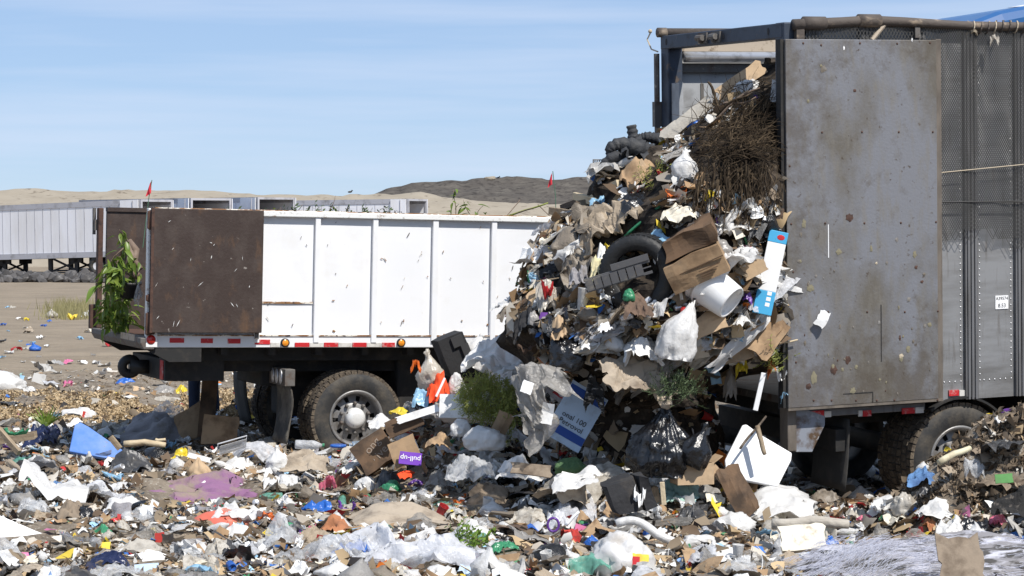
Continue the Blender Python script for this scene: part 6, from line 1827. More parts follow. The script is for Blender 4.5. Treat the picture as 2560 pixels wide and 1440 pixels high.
H('drape', 2118, 1352, 2230, 1386, PL['blue'], 'blue_packet', 'packet', 'flat bright blue packet beside the white wool', 'the flat blue packet', sharp=.5)
H('film', 1915, 1360, 2030, 1410, FI['clear'], 'plastic_film', 'plastic film', 'clear film below the cream foam board')
H('sack', 2224, 1222, 2296, 1284, PL['dirtywhite'], 'trash_bag', 'trash bag', 'round off-white bag before the trailer wheel', 'the round off-white bag')
H('drape', 2288, 1238, 2402, 1288, PL['white'], 'white_sheet', 'sheet', 'white crinkled sheet right of the round bag', 'the white crinkled sheet')
H('bag', 2118, 1206, 2186, 1250, PL['white'], 'handle_bag', 'bag', 'white carrier bag with open handles', 'the white carrier bag')
H('lump', 2115, 1258, 2172, 1296, PL['dirtywhite'], 'grocery_bag', 'grocery bag', 'muddy white bag below the carrier bag')
H('drape', 2020, 1218, 2100, 1262, PL['greybrown'], 'plastic_sheet', 'plastic sheet', 'grey brown plastic at the trailer mud flap foot')
H('drape', 2335, 1280, 2412, 1355, PL['white'], 'white_sheet', 'sheet', 'upright white paper cone beside the glossy black bag', 'the white paper cone')
H('lump', 2390, 1288, 2512, 1352, PL['black'], 'black_bag', 'bag', 'glossy black bag at the foot of the earth bank', 'the glossy black bag')
H('film', 2180, 1300, 2225, 1356, FI['greyfilm'], 'plastic_film', 'plastic film', 'upright clear film pouch behind the flat blue packet')
H('crumple', 2265, 1308, 2305, 1350, PL['red'], 'red_packet', 'packet', 'red and white packet left of the white paper cone')
H('drape', 2305, 1288, 2342, 1325, CL['rustc'], 'orange_rag', 'rag', 'rust orange rag behind the white paper cone')
H('film', 2470, 1270, 2520, 1310, PL['pink'], 'pink_wrapper', 'wrapper', 'pale pink wrapper before the scrap tyre')
H('lump', 2475, 1208, 2620, 1290, mk('matted_black', (.02, .019, .018), .95, dirt=((.13, .11, .09), 16, .58, .68), bump=[(30, 1.0)]), 'matted_lump', 'carpet roll', 'black matted carpet lump half buried in the earth bank', 'the matted black lump', Y=17.9)
# earth bank things
H('drape', 2264, 1158, 2352, 1212, CL['bluec'], 'blue_cloth', 'cloth', 'blue crumpled cloth on the earth bank', 'the blue cloth', sharp=1)
H('drape', 2435, 1178, 2580, 1218, CB['cardgrey'], 'paper_sack', 'paper sack', 'crushed brown paper sack on the earth bank', 'the crushed paper sack')
P(2510, 1196, 44, 22, PA['greenp'], 'green_label', 'label', 'green printed patch on the crushed paper sack', None, roll=-4, tilt=20, Y=(hit(2510, 1210)[0].y - .22))
H('film', 2408, 1138, 2462, 1192, FI['clear'], 'clear_jug', 'jug', 'clear plastic jug on the earth bank', 'the clear jug')
stick(2348, 1156, 2425, 1120, 18.7, .028, mk('yellowed_roll', (.55, .51, .36), .7, dirt=((.35, .3, .2), 7, .5, .7)), 'paper_roll', 'roll', 'yellowed roll lying across the earth bank', Y1=18.9, ref='the yellowed roll')
H('crumple', 2486, 1030, 2522, 1056, PA['white'], 'paper_scrap', 'paper', 'white scrap high on the earth bank beside the wheel')
H('lump', 2290, 1210, 2330, 1240, PL['charcoal'], 'black_rag', 'rag', 'black round rag below the blue cloth')
H('crumple', 2395, 1070, 2440, 1100, CB['card'], 'cardboard_scrap', 'cardboard', 'brown scrap on the earth bank before the wheel rim')
# white wool across the lower right corner
wl = empty('white_wool', pat(2290, 1400, 16.9), (0, 0, 0), 'white fluffy fibre wadding spread in the near corner', 'wadding')
v, f = sh_drape(77, 40, .5)
ppm = FPX / 16.9
v = v * np.array([620 / ppm, .9, 95 / ppm])
v[:, 2] -= 50 / ppm
ww_ = put('wadding_body', v, f, mk('lilac_wadding', (.58, .58, .64), .95, dirt=((.27, .26, .27), 3.2, .40, .52, (1, 2.5, 4)), dirt2=((.09, .085, .08), 3.5, .49, .56, (1.2, 2.5, 4)), transl=.2), (0, 0, 0), (0, R(-3), R(3)), True, parent=wl)  # the two dark layers paint shaded holes and gaps into the wadding
q = B(); random.seed(9)
for k in range(2300):
    i = random.randrange(len(v)); p = Vector(v[i]) + Vector((random.uniform(-.05, .05), -.01 + random.uniform(-.03, .02), random.uniform(-.005, .015)))
    fl_d = 1.2 * float(vn(p.x * 2.2, p.z * 6, 0, 51))
    a = random.gauss(.25 + fl_d, .22); L_ = random.uniform(.06, .2)
    d = Vector((math.cos(a), random.uniform(-.12, .12), math.sin(a) * .45))
    q.tube([p, p + d * L_ * .5 + Vector((0, 0, random.uniform(-.004, .012))), p + d * L_], random.uniform(.0008, .0020), 3, cap=False)
tag(q.build('wool_fibre', mk('white_fibre', (.78, .78, .84), .9, transl=.4), wl), kind='stuff')
HEROES.append(((1990, 1345, 2600, 1450), 16.7, 'the white wool'))
P(2408, 1400, 104, 110, CB['cardgrey'], 'felt_board', 'board', 'grey brown felt board lying on the white wool', 'the felt board', roll=-4, tilt=28, Y=16.2, jag=.14, t=.02)

# ================================================================== BRANCH AND LEAVES IN THE TRUCK
def leaf_mesh(seed, L_=.16, W=.05):
    n = 6; v, f = [], []
    for i in range(n + 1):
        t = i / n; w = W * math.sin(math.pi * t ** .8) * (1 - .2 * t) + .001
        z = -.25 * L_ * t * t
        v += [(t * L_, -w, z + w * .35), (t * L_, 0, z), (t * L_, w, z + w * .35)]
    for i in range(n):
        a = i * 3; f += [(a, a + 1, a + 4, a + 3), (a + 1, a + 2, a + 5, a + 4)]
    return mesh_from('leaf', v, f, True)
leafs = [leaf_mesh(k, .14 + .02 * k, .023 + .0035 * k) for k in range(4)]
def leafy(root, base, p0, p1, n, spread, seed, stem_r=.008, size=1.0):
    random.seed(seed)
    a, b_ = p0 - base, p1 - base
    B().tube([a.lerp(b_, t) + Vector((.02 * math.sin(t * 5 + seed), 0, .03 * math.sin(t * 3))) for t in np.linspace(0, 1, 6)], [stem_r, stem_r, stem_r * .9, stem_r * .8, stem_r * .6, stem_r * .4], 6).build('stem', bark_m, root, True)
    for k in range(n):
        t = random.uniform(.15, 1.0); p = a.lerp(b_, t)
        o = obj('leaf', random.choice(leafs), leaf_m, root, p + Vector((random.uniform(-1, 1) * spread, random.uniform(-1, .6) * spread, random.uniform(-1, 1) * spread)), (random.uniform(-.8, .8), random.uniform(-.2, 1.3), random.uniform(-3.1, 3.1)))
        s_ = random.uniform(.6, 1.15) * size; o.scale = (s_, s_, s_)
Yr = 25.75
base = pat(300, 700, Yr)
bn = empty('cut_branch', base, (0, 0, 0), 'leafy branch with twisted bark hanging out of the truck tail', 'branch')
for i, (path, r0) in enumerate((([(345, 690), (322, 680), (335, 655), (340, 625), (325, 605), (310, 615), (300, 640)], .045), ([(352, 672), (335, 650), (318, 612)], .03))):
    B().tube([pat(a, c, Yr + .05 * k) - base for k, (a, c) in enumerate(path)], [r0, r0 * 1.05, r0, r0 * .95, r0 * .85, r0 * .7, r0 * .4][:len(path)], 9).build('limb', bark_m, bn, True)
leafy(bn, base, pat(318, 612, Yr), pat(300, 575, Yr - .1), 15, .06, 1)
leafy(bn, base, pat(305, 620, Yr - .1), pat(265, 690, Yr - .15), 34, .07, 2)
leafy(bn, base, pat(300, 640, Yr - .1), pat(285, 730, Yr - .2), 44, .09, 3)
leafy(bn, base, pat(345, 690, Yr + .1), pat(330, 640, Yr), 27, .07, 4)
leafy(bn, base, pat(330, 700, Yr + .1), pat(250, 710, Yr - .2), 30, .06, 5)
leafy(bn, base, pat(340, 740, Yr + .3), pat(255, 770, Yr + .1), 57, .10, 6)
leafy(bn, base, pat(345, 790, Yr + .5), pat(260, 800, Yr + .2), 68, .11, 7)
leafy(bn, base, pat(300, 720, Yr + .9), pat(290, 800, Yr + .6), 68, .14, 8)
# dark pot stuck among the leaves
q = B().lathe_z([(.10, -.10), (.13, .05), (.145, .06), (.145, .085), (.12, .085), (.11, -.06), (.01, -.07)], 20)
o = q.build('plant_pot', black_plastic, None, True, 0, pat(322, 722, Yr + .1), (R(6), R(4), 0)); tag(o, 'dark plant pot among the leaves in the truck tail', 'plant pot')
H('film', 336, 700, 356, 765, FI['greyfilm'], 'plastic_strip', 'plastic sheet', 'grey plastic strip beside the plant pot', None, Y=25.3)
# green cuttings showing over the side
for i, (x0, y0, x1, y1, n, lab) in enumerate(((690, 540, 700, 520, 3, 'low dark leaves over the rail beside the brown door'), (735, 545, 752, 512, 6, 'dark leaf clump over the rail near the fourth trailer'), (812, 545, 838, 490, 6, 'thin upright sprig over the truck rail'), (850, 545, 872, 522, 5, 'small round leaves over the truck rail'), (1135, 545, 1138, 475, 10, 'yellow tipped sprig standing over the truck rail'), (1180, 545, 1160, 500, 14, 'bushy sprig behind the yellow tipped one'), (1190, 545, 1205, 515, 6, 'short leafy sprig right of the bushy one'))):
    b0 = pat(x0, y0 + 40, 27.1)
    r_ = empty('leafy_sprig', b0, (0, 0, 0), lab, 'sprig')
    leafy(r_, b0, b0 + Vector((0, 0, .1)), pat(x1, y1, 27.1), n, .05, 40 + i, .006, .8)
for i, (x0, y0, x1, y1) in enumerate(((1255, 545, 1370, 508), (1270, 540, 1330, 520), (1300, 500, 1262, 545), (1345, 512, 1380, 545))):
    stick(x0, y0, x1, y1, 27.5, .012 if i == 0 else .006, greenleaf if i == 0 else bark_m, 'cut_stalk', 'stalk', ('long green stalk lying over the truck rail', 'thin stalk under the long green one', 'dry stalk crossing the long green stalk', 'bent stalk end near the flat timber')[i], Y1=27.3, n=5)
# load inside the bed
q = B(); random.seed(3)
tuft('cuttings_load', 780, 590, 300, 58, 27.1, 300, darkgreen, 'green cuttings heaped inside the truck bed', 'plant cuttings', None, .06, .015, dep=.5)

# marker flags
for i, (bx_, by, tx, ty_, Y, lab) in enumerate(((357, 545, 380, 450, 27.0, 'small red flag on a whip pole above the brown truck door'), (1390, 560, 1382, 428, 27.9, 'small red flag before the dark hill'))):
    b0 = pat(bx_, by, Y); fl_ = empty('marker_flag', b0, (0, 0, 0), lab, 'flag')
    t0 = pat(tx, ty_, Y) - b0
    B().tube([(0, 0, -.35), t0 * .5 + Vector((.015, 0, 0)), t0], .005, 6).build('pole', mk('green_pole_paint', (.08, .16, .10), .6), fl_)
    ppm = FPX / Y; v, f = [], []
    for j in range(7):
        for k in range(5):
            s_ = j / 6; u_ = k / 4
            v.append(t0 + Vector(((-14 * u_ * (s_ ** .7) - 2) / ppm * (1 if i == 0 else .8), .02 * math.sin(u_ * 6 + s_ * 4), -(4 + 36 * s_ * (.8 + .25 * u_)) / ppm)))
    for j in range(6):
        for k in range(4):
            a = j * 5 + k; f.append((a, a + 1, a + 6, a + 5))
    put('pennant', [tuple(p) for p in v], f, mk('flag_red', (.78, .05, .07), .6, transl=.25), (0, 0, 0), parent=fl_)

# ravens on the hills
def bird(px, py, Y, s, label, rot):
    r = empty('raven', pat(px, py, Y), (0, 0, rot), label, 'bird')
    v, f = ico(2)
    v = v * np.array([.5, .24, .26]); v[:, 2] += .12 * v[:, 0]
    v[:, 0] = np.where(v[:, 0] < 0, v[:, 0] * 1.5, v[:, 0]); v[:, 1] *= np.interp(v[:, 0], [-.8, -.3, .5], [.3, 1, .8])
    h_, f2 = ico(2); h_ = h_ * .17 + np.array([.42, 0, .34]); h_[:, 0] += np.where(h_[:, 0] > .52, .16 * (1 - np.abs(h_[:, 2] - .33) * 5).clip(0, 1), 0)
    vv = np.concatenate([v, h_]) * s; ff = list(f) + [tuple(i + len(v) for i in t) for t in f2]
    put('body', vv, ff, black_plastic, (0, 0, .25 * s), parent=r)
    q = B(); q.tube([(.0, .08 * s, 0), (.0, .08 * s, .2 * s)], .03 * s, 5); q.tube([(.0, -.08 * s, 0), (.0, -.08 * s, .2 * s)], .03 * s, 5)
    q.build('leg', black_plastic, r)
bird(876, 482, 160, .27, 'raven perched on a hump of the sandy ridge', .4)
bird(1246, 446, 214, .3, 'raven standing on top of the dark hill', -.6)
H('lump', 1208, 440, 1240, 450, sand_m, 'sand_boulder', 'boulder', 'pale boulder on top of the dark hill', None, Y=216)

# ================================================================== PERSON BEHIND THE TRUCK
pr = empty('person', pat(508, 1070, 29.3), (0, 0, R(-10)), 'person in dark jeans standing behind the white truck, legs showing', 'person')
pr.location.z = float(ground_h(pr.location.x, pr.location.y)) - .02
def skin_body(name, pts, edges, rad, mat, root=0, sub=2):
    me = bpy.data.meshes.new(name); me.from_pydata(pts, edges, []); o = obj(name, me, None, pr)
    me.materials.append(mat)
    s = o.modifiers.new('s', 'SKIN')
    for k, r_ in enumerate(rad):
        me.skin_vertices[0].data[k].radius = (r_, r_) if not isinstance(r_, tuple) else r_
    me.skin_vertices[0].data[root].use_root = True
    s.use_smooth_shade = True
    d = o.modifiers.new('d', 'SUBSURF'); d.levels = sub; d.render_levels = sub
    return o
skin_m = mk('skin', (.45, .27, .19), .6); jeans = mk('dark_jeans', (.022, .032, .06), .85, bump=[(30, .4)], dirt=((.05, .06, .09), 5, .5, .7)); shirt = mk('grey_shirt', (.12, .12, .13), .9); boot_m = mk('boots', (.12, .13, .16), .7)
# body: pelvis, spine, neck, head, arms, legs
bp = [(0, 0, .95), (0, 0, 1.15), (0, 0, 1.38), (0, 0, 1.50), (0, -.01, 1.62), (0, -.01, 1.72), (-.19, 0, 1.40), (-.26, 0, 1.12), (-.27, -.08, .88), (-.27, -.11, .79), (.19, 0, 1.40), (.26, 0, 1.12), (.27, -.08, .88), (.27, -.11, .79), (-.10, 0, .88), (-.11, -.02, .50), (-.12, .02, .10), (.10, 0, .88), (.12, -.02, .50), (.14, .03, .10)]
be = [(0, 1), (1, 2), (2, 3), (3, 4), (4, 5), (2, 6), (6, 7), (7, 8), (8, 9), (2, 10), (10, 11), (11, 12), (12, 13), (0, 14), (14, 15), (15, 16), (0, 17), (17, 18), (18, 19)]
brd = [(.15, .11), (.14, .10), (.17, .11), .055, .085, .075, .06, .045, .035, .03, .06, .045, .035, .03, .085, .06, .04, .085, .06, .04]
skin_body('body', bp, be, brd, skin_m)
skin_body('jeans', [(0, 0, .97), (-.10, 0, .86), (-.115, -.02, .50), (-.125, .02, .07), (.10, 0, .86), (.125, -.02, .50), (.145, .03, .07)], [(0, 1), (1, 2), (2, 3), (0, 4), (4, 5), (5, 6)], [(.175, .13), .11, .085, .075, .11, .085, .075], jeans)
skin_body('shirt', [(0, 0, .95), (0, 0, 1.18), (0, 0, 1.42), (-.20, 0, 1.41), (-.27, 0, 1.14), (.20, 0, 1.41), (.27, 0, 1.14)], [(0, 1), (1, 2), (2, 3), (3, 4), (2, 5), (5, 6)], [(.175, .13), (.16, .12), (.18, .125), .075, .065, .075, .065], shirt)
for sx in (-.125, .145):
    v, f = ico(3); v = v * np.array([.055, .14, .06]); v[:, 2] = np.maximum(v[:, 2], -.03)
    put('boot', v + np.array([sx, -.03, .05]), f, boot_m, (0, 0, 0), parent=pr)
for sx in (-.27, .27):
    for k in range(5):
        B().tube([(sx - .03 + k * .015, -.11, .80), (sx - .032 + k * .016, -.13, .75 + (.01 if k in (0, 4) else 0)), (sx - .03 + k * .016, -.12, .715 + (.02 if k in (0, 4) else 0))], [.009, .009, .007], 6).build('finger', skin_m, pr, True)
v, f = ico(3); v = v * np.array([.095, .105, .085]) + np.array([0, .01, 1.755]); put('hair', v, f, black_plastic, (0, 0, 0), parent=pr)
# ================================================================== GENERAL TRASH: pieces one can pick out
random.seed(77)
def tmpl(name, fn, seeds, smooth, **k):
    out = []
    for s in seeds:
        v, f = fn(s, **k)
        me = mesh_from(name, v, f, smooth); me.materials.append(PA['white']); out.append(me)
    return out
TM = {
 'plastic_bag': tmpl('plastic_bag', sh_bag, range(1, 9), True, sub=3),
 'plastic_film': tmpl('plastic_film', sh_drape, range(11, 21), True, n=14, sharp=.8),
 'paper_scrap': tmpl('paper_scrap', sh_crumple, range(21, 33), False, n=7),
 'cardboard_scrap': tmpl('cardboard_scrap', sh_card, range(31, 43), False, n=4, jag=.12, depth=.5, t=.05),
 'cloth_rag': tmpl('cloth_rag', sh_drape, range(41, 49), True, n=11, sharp=.7),
 'food_wrapper': tmpl('food_wrapper', sh_crumple, range(51, 61), False, n=6),
 'wood_stick': tmpl('wood_stick', sh_stick, range(61, 67), True) + tmpl('wood_stick', sh_plank, range(67, 70), False),
 'plastic_strip': tmpl('plastic_strip', sh_drape, range(81, 91), True, n=12, sharp=.9, jag=.12, ang=.1),
 'plastic_strap': tmpl('plastic_strap', sh_strap, range(91, 97), True),
 'plastic_bottle': tmpl('plastic_bottle', sh_bottle, range(1), True),
 'drink_can': tmpl('drink_can', sh_tin, range(3), True),
 'foam_cup': tmpl('foam_cup', sh_cup, range(1), True),
 'plastic_sheet': tmpl('plastic_sheet', sh_drape, range(71, 81), True, n=16, sharp=1.0, jag=.16),
}
KIND = {   # name: (word, category, weight, [(material, colour word, weight)])
 'plastic_bag': ('plastic bag', 'plastic bag', 150, [(PL['white'], 'white', 12), (PL['dirtywhite'], 'soiled white', 5), (PL['grey'], 'grey', 3), (PL['black'], 'black', 4), (PL['blue'], 'blue', 1), (PL['greybrown'], 'grey brown', 3), (PL['green'], 'green', .5), (FI['milky'], 'milky', 3)]),
 'plastic_strip': ('plastic strip', 'plastic strip', 190, [(PL['white'], 'white', 6), (PL['dirtywhite'], 'soiled white', 4), (FI['greyfilm'], 'grey film', 4), (PL['charcoal'], 'charcoal', 3), (PL['greybrown'], 'grey brown', 5), (PL['tan'], 'tan', 3), (PL['black'], 'black', 3), (PL['blue'], 'blue', .4)]),
 'plastic_strap': ('strap', 'strap', 60, [(PL['white'], 'white', 4), (PL['black'], 'black', 3), (PL['tan'], 'tan', 2), (PL['grey'], 'grey', 2)]),
 'plastic_film': ('film scrap', 'plastic film', 270, [(FI['clear'], 'clear', 6), (FI['greyfilm'], 'grey', 7), (FI['milky'], 'milky', 6), (PL['white'], 'white', 4), (PL['dirtywhite'], 'soiled white', 3), (FI['greenfilm'], 'pale green', .4), (PL['lightblue'], 'light blue', .7)]),
 'plastic_sheet': ('plastic sheet', 'plastic sheet', 210, [(PL['white'], 'white', 10), (PL['dirtywhite'], 'soiled white', 6), (PL['grey'], 'grey', 4), (PL['black'], 'black', 3), (PL['charcoal'], 'charcoal', 3), (PL['greybrown'], 'grey brown', 3), (PL['tan'], 'tan', 2), (PL['blue'], 'blue', .8)]),
 'paper_scrap': ('paper scrap', 'paper', 250, [(PA['white'], 'white', 13), (PA['cream'], 'cream', 4), (PA['greyp'], 'grey', 5), (PA['lbluep'], 'pale blue', 1.2), (PA['redp'], 'red', .5), (PA['bluep'], 'blue', .5), (PA['pinkp'], 'pink', .25)]),
 'cardboard_scrap': ('cardboard scrap', 'cardboard', 170, [(CB['card'], 'brown', 7), (CB['cardlight'], 'light brown', 5), (CB['carddark'], 'dark brown', 4), (CB['cardgrey'], 'muddy', 6)]),
 'cloth_rag': ('cloth rag', 'rag', 80, [(CL['greyc'], 'grey', 4), (CL['blackc'], 'black', 4), (CL['brownc'], 'brown', 5), (CL['tanc'], 'tan', 5), (CL['whitec'], 'white', 2), (CL['bluec'], 'blue', .6), (CL['rustc'], 'rust', .7), (CL['greenc'], 'mossy', .6)]),
 'food_wrapper': ('wrapper', 'wrapper', 130, [(PL['red'], 'red', 1.2), (PL['yellow'], 'yellow', 1.2), (PL['blue'], 'blue', 1.4), (PL['orange'], 'orange', 1), (PL['green'], 'green', 1), (PL['pink'], 'pink', .6), (PL['purple'], 'purple', .5), (PL['lightblue'], 'light blue', 1.4), (PL['white'], 'white', 4), (PL['charcoal'], 'charcoal', 3), (PL['mint'], 'mint', .8)]),
 'wood_stick': ('stick', 'stick', 130, [(WD['wood'], 'brown', 5), (WD['woodlight'], 'pale', 2), (WD['wooddark'], 'dark', 4), (WD['woodgrey'], 'grey', 3)]),
 'plastic_bottle': ('bottle', 'bottle', 22, [(FI['clear'], 'clear', 5), (PL['white'], 'white', 3), (FI['greenfilm'], 'green', 1)]),
 'drink_can': ('can', 'can', 16, [(silver_tube, 'silver', 3), (PL['red'], 'red', 1), (PL['blue'], 'blue', .7)]),
 'foam_cup': ('cup', 'cup', 18, [(PL['white'], 'white', 4), (PL['red'], 'red', .6), (PA['cream'], 'cream', 1)]),
}
hx = np.array([[h[0][0], h[0][1], h[0][2], h[0][3], h[1]] for h in HEROES])
def masks_hero(px, py, Y, rp, frac=.15):
    """would a piece here stand in front of one of the named pieces?"""
    w = hx[:, 2] - hx[:, 0]; h = hx[:, 3] - hx[:, 1]
    return bool(np.any((px + rp > hx[:, 0] + .06 * w) & (px - rp < hx[:, 2] - .06 * w) & (py > hx[:, 1]) & (py - rp * .8 < hx[:, 3] - frac * h) & (Y < hx[:, 4] + .12)))
def wchoice(opts):
    return random.choices(opts, [o[-1] for o in opts])[0]
names = list(KIND); wts = [KIND[k][2] for k in names]
GEN = []
count = {k: 0 for k in names}
def near_wheel(p):
    # keep clear of the inside of the two vehicles
    for Mi, L_, W_, u_lo, zmax in ((M1i, LEN, WID, -.1, 3), (M2i, TL, TW, -.05, 9)):
        q = Mi @ p
        if u_lo < q.x < L_ and -.16 < q.y < W_ and q.z < zmax: return q
    return None
def place(px, py, kind=None, sc=1.0, onheap=None):
    h = hit(px, py)
    if h is None: return None
    p, n, d_, nm = h
    if p.y > 43 or (onheap is not None and (nm == 'h') != onheap): return None
    if nm == 'h' and (M2i @ p).x > -.14: return None
    q = near_wheel(p)
    if q is not None and (q.z > .35): return None
    kind = kind or random.choices(names, wts)[0]
    if count[kind] >= 300: return None
    word, cat, _, mats = KIND[kind]
    m = wchoice(mats)
    base = min(.55, random.lognormvariate(math.log(.175), .45)) * sc
    if kind in ('drink_can', 'foam_cup'): base = .10
    if kind == 'plastic_bottle': base = .10
    if kind in ('food_wrapper', 'paper_scrap'): base *= .85
    if m[1] in ('blue', 'green', 'red', 'orange', 'yellow', 'pink', 'purple', 'light blue', 'mossy', 'mint', 'rust', 'pale green'): base = min(base, .24) * .75
    Y = p.y; rp = base * .5 * FPX / Y
    if masks_hero(px, py, Y, rp): return None
    o = obj(kind, random.choice(TM[kind]), m[0])
    count[kind] += 1
    zr_ = random.uniform(0, 6.28)
    tl = (random.gauss(0, .3), random.gauss(0, .3))
    if kind == 'plastic_bag': s = (base * 1.1, base * .9, base * random.uniform(.5, .95))
    elif kind in ('plastic_film', 'plastic_sheet', 'cloth_rag'): s = (base * 1.45, base * 1.2, base * random.uniform(.35, .75))
    elif kind in ('paper_scrap', 'food_wrapper'): s = (base * 1.1, base * .9, base * random.uniform(.4, .8))
    elif kind == 'cardboard_scrap': s = (base * 1.15, base * .45, base * .8); tl = (-random.uniform(.7, 1.45), random.gauss(0, .3))
    elif kind == 'plastic_strip': s = (base * random.uniform(1.8, 2.8), base * random.uniform(.4, .7), base * random.uniform(.25, .45))
    elif kind == 'plastic_strap': s = (base * 1.8, base * 1.4, base * .5)
    elif kind == 'wood_stick': L_ = base * random.uniform(1.2, 3.0); s = (L_, max(.35, L_) * .5, max(.3, L_) * .5); tl = (0, random.gauss(0, .3))
    elif kind == 'plastic_bottle': s = (.085, .085, .24); tl = (random.gauss(1.5, .3), 0)
    elif kind == 'drink_can': s = (.066, .066, .12); tl = (random.gauss(1.4, .4), 0)
    else: s = (.09, .09, .12); tl = (random.gauss(1.0, .7), 0)
    rot = Euler((tl[0], tl[1], zr_)).to_matrix()
    if kind == 'cardboard_scrap': rot = Euler((0, 0, random.gauss(0, .9))).to_matrix() @ Euler((tl[0], tl[1], 0)).to_matrix()
    if nm == 'h':
        nn_ = Vector((n.x, n.y, n.z)); 
        if nn_.dot(Vector((0, -1, 0))) < 0 and nn_.dot(pray(px, py)) > 0: nn_ = -nn_
        nn_ = (nn_ + Vector((0, 0, .5))).normalized()
        al = Vector((0, 0, 1)).rotation_difference(nn_).to_matrix()
        if kind in ('plastic_strip', 'plastic_sheet', 'cloth_rag', 'plastic_film') and random.random() < .8:
            s = (max(s[0], base * 2.0), s[1] * .7, s[2])
            fl = Vector((-.75 + random.gauss(0, .35), -.1, -.65 + random.gauss(0, .35))); fl = (fl - nn_ * fl.dot(nn_)).normalized()
            rot = Matrix((fl, nn_.cross(fl), nn_)).transposed() @ Euler((random.gauss(0, .3), random.gauss(0, .2), 0)).to_matrix()
        else: rot = al @ rot
        p = p + nn_ * random.uniform(-.02, .05)
    else:
        p = p + Vector((0, 0, -.25 * s[2] * random.random() + .01))
        if kind in ('plastic_bottle', 'drink_can', 'foam_cup'): p.z += .045
    o.matrix_world = Matrix.Translation(p) @ rot.to_4x4() @ Matrix.Diagonal((*s, 1))
    GEN.append((o, kind, m[1], max(s), p.copy(), nm))
    return o
def density(px, py):
    if py < 1085 and px < 700: return .55 if not (985 < py < 1050) else .2
    if px > 2230 and py < 1285: return .14
    if 1430 < px < 1985 and 895 < py < 1150: return .07
    return 1.0
n_ = 0
for _ in range(4200):
    if n_ >= 1500: break
    px = random.uniform(-90, 2650); py = 925 + 560 * random.random() ** .85
    if random.random() > density(px, py): continue
    if place(px, py, onheap=False): n_ += 1
n_ = 0
for _ in range(3600):
    if n_ >= 520: break
    px = random.uniform(1270, 1935); py = random.uniform(230, 1150)
    if 1760 < px < 1960 and 300 < py < 470 and random.random() < .85: continue
    if random.random() > density(px, py): continue
    if place(px, py, sc=.72, onheap=True): n_ += 1
# a few strays on the bare earth
for _ in range(46):
    px, py = random.uniform(0, 340), random.uniform(745, 918)
    if px > 225 and py < 880: continue
    h = hit(px, py)
    if h is None: continue
    k_ = random.choice(('paper_scrap', 'food_wrapper', 'plastic_film')); m = wchoice(KIND[k_][3])
    o = obj(k_, random.choice(TM[k_]), m[0]); s_ = random.uniform(.08, .22)
    o.matrix_world = Matrix.Translation(h[0]) @ Euler((0, 0, random.uniform(0, 6))).to_matrix().to_4x4() @ Matrix.Diagonal((s_ * 1.3, s_, s_ * .5, 1))
    GEN.append((o, k_, m[1], s_, h[0].copy(), 'e')); count[k_] += 1
for k_, px, py, w, mt, cw in (('plastic_bag', 88, 877, .22, PL['blue'], 'blue'), ('plastic_bag', 128, 795, .32, PL['dirtywhite'], 'soiled white'), ('plastic_film', 215, 795, .3, FI['milky'], 'milky'), ('paper_scrap', 182, 800, .25, PA['yellowp'], 'yellow'), ('cloth_rag', 72, 833, .22, CL['tanc'], 'tan'), ('food_wrapper', 280, 866, .3, PL['red'], 'red')):
    h = hit(px, py); o = obj(k_, random.choice(TM[k_]), mt)
    o.matrix_world = Matrix.Translation(h[0]) @ Matrix.Diagonal((w * 1.2, w, w * .8, 1))
    GEN.append((o, k_, cw, w, h[0].copy(), 'e')); count[k_] += 1

# ------------------------------------------------------------------ every piece gets a label of its own from what lies round it
REFS = [(h[0], h[2]) for h in HEROES if h[2]]
REFS += [((750, 925, 1000, 1165), 'the truck wheel'), ((650, 960, 712, 1112), 'the truck mud flap'), ((2045, 1050, 2130, 1228), 'the trailer mud flap'), ((2230, 1005, 2480, 1220), 'the trailer wheel'), ((230, 820, 370, 868), 'the truck tail sill'), ((120, 765, 230, 800), 'the dry grass')]
rc = np.array([[(r[0][0] + r[0][2]) / 2, (r[0][1] + r[0][3]) / 2, (r[0][2] - r[0][0]) / 2, (r[0][3] - r[0][1]) / 2] for r in REFS])
used = {}
def rel_phrases(px, py, where):
    d = np.hypot((px - rc[:, 0]) / 1.4, (py - rc[:, 1]))
    o_ = np.argsort(d)[:9]
    out = []
    for i in o_:
        dx, dy = px - rc[i, 0], py - rc[i, 1]
        side_ = abs(dx) > rc[i, 2] * .9
        if where == 'h': r_ = 'above' if dy < -rc[i, 3] * .6 else 'below' if dy > rc[i, 3] * .6 else 'beside'
        else: r_ = 'in front of' if dy > rc[i, 3] * .5 else 'behind' if dy < -rc[i, 3] * .5 else 'beside'
        out.append((r_, REFS[i][1], 'left' if dx < 0 else 'right'))
    return out
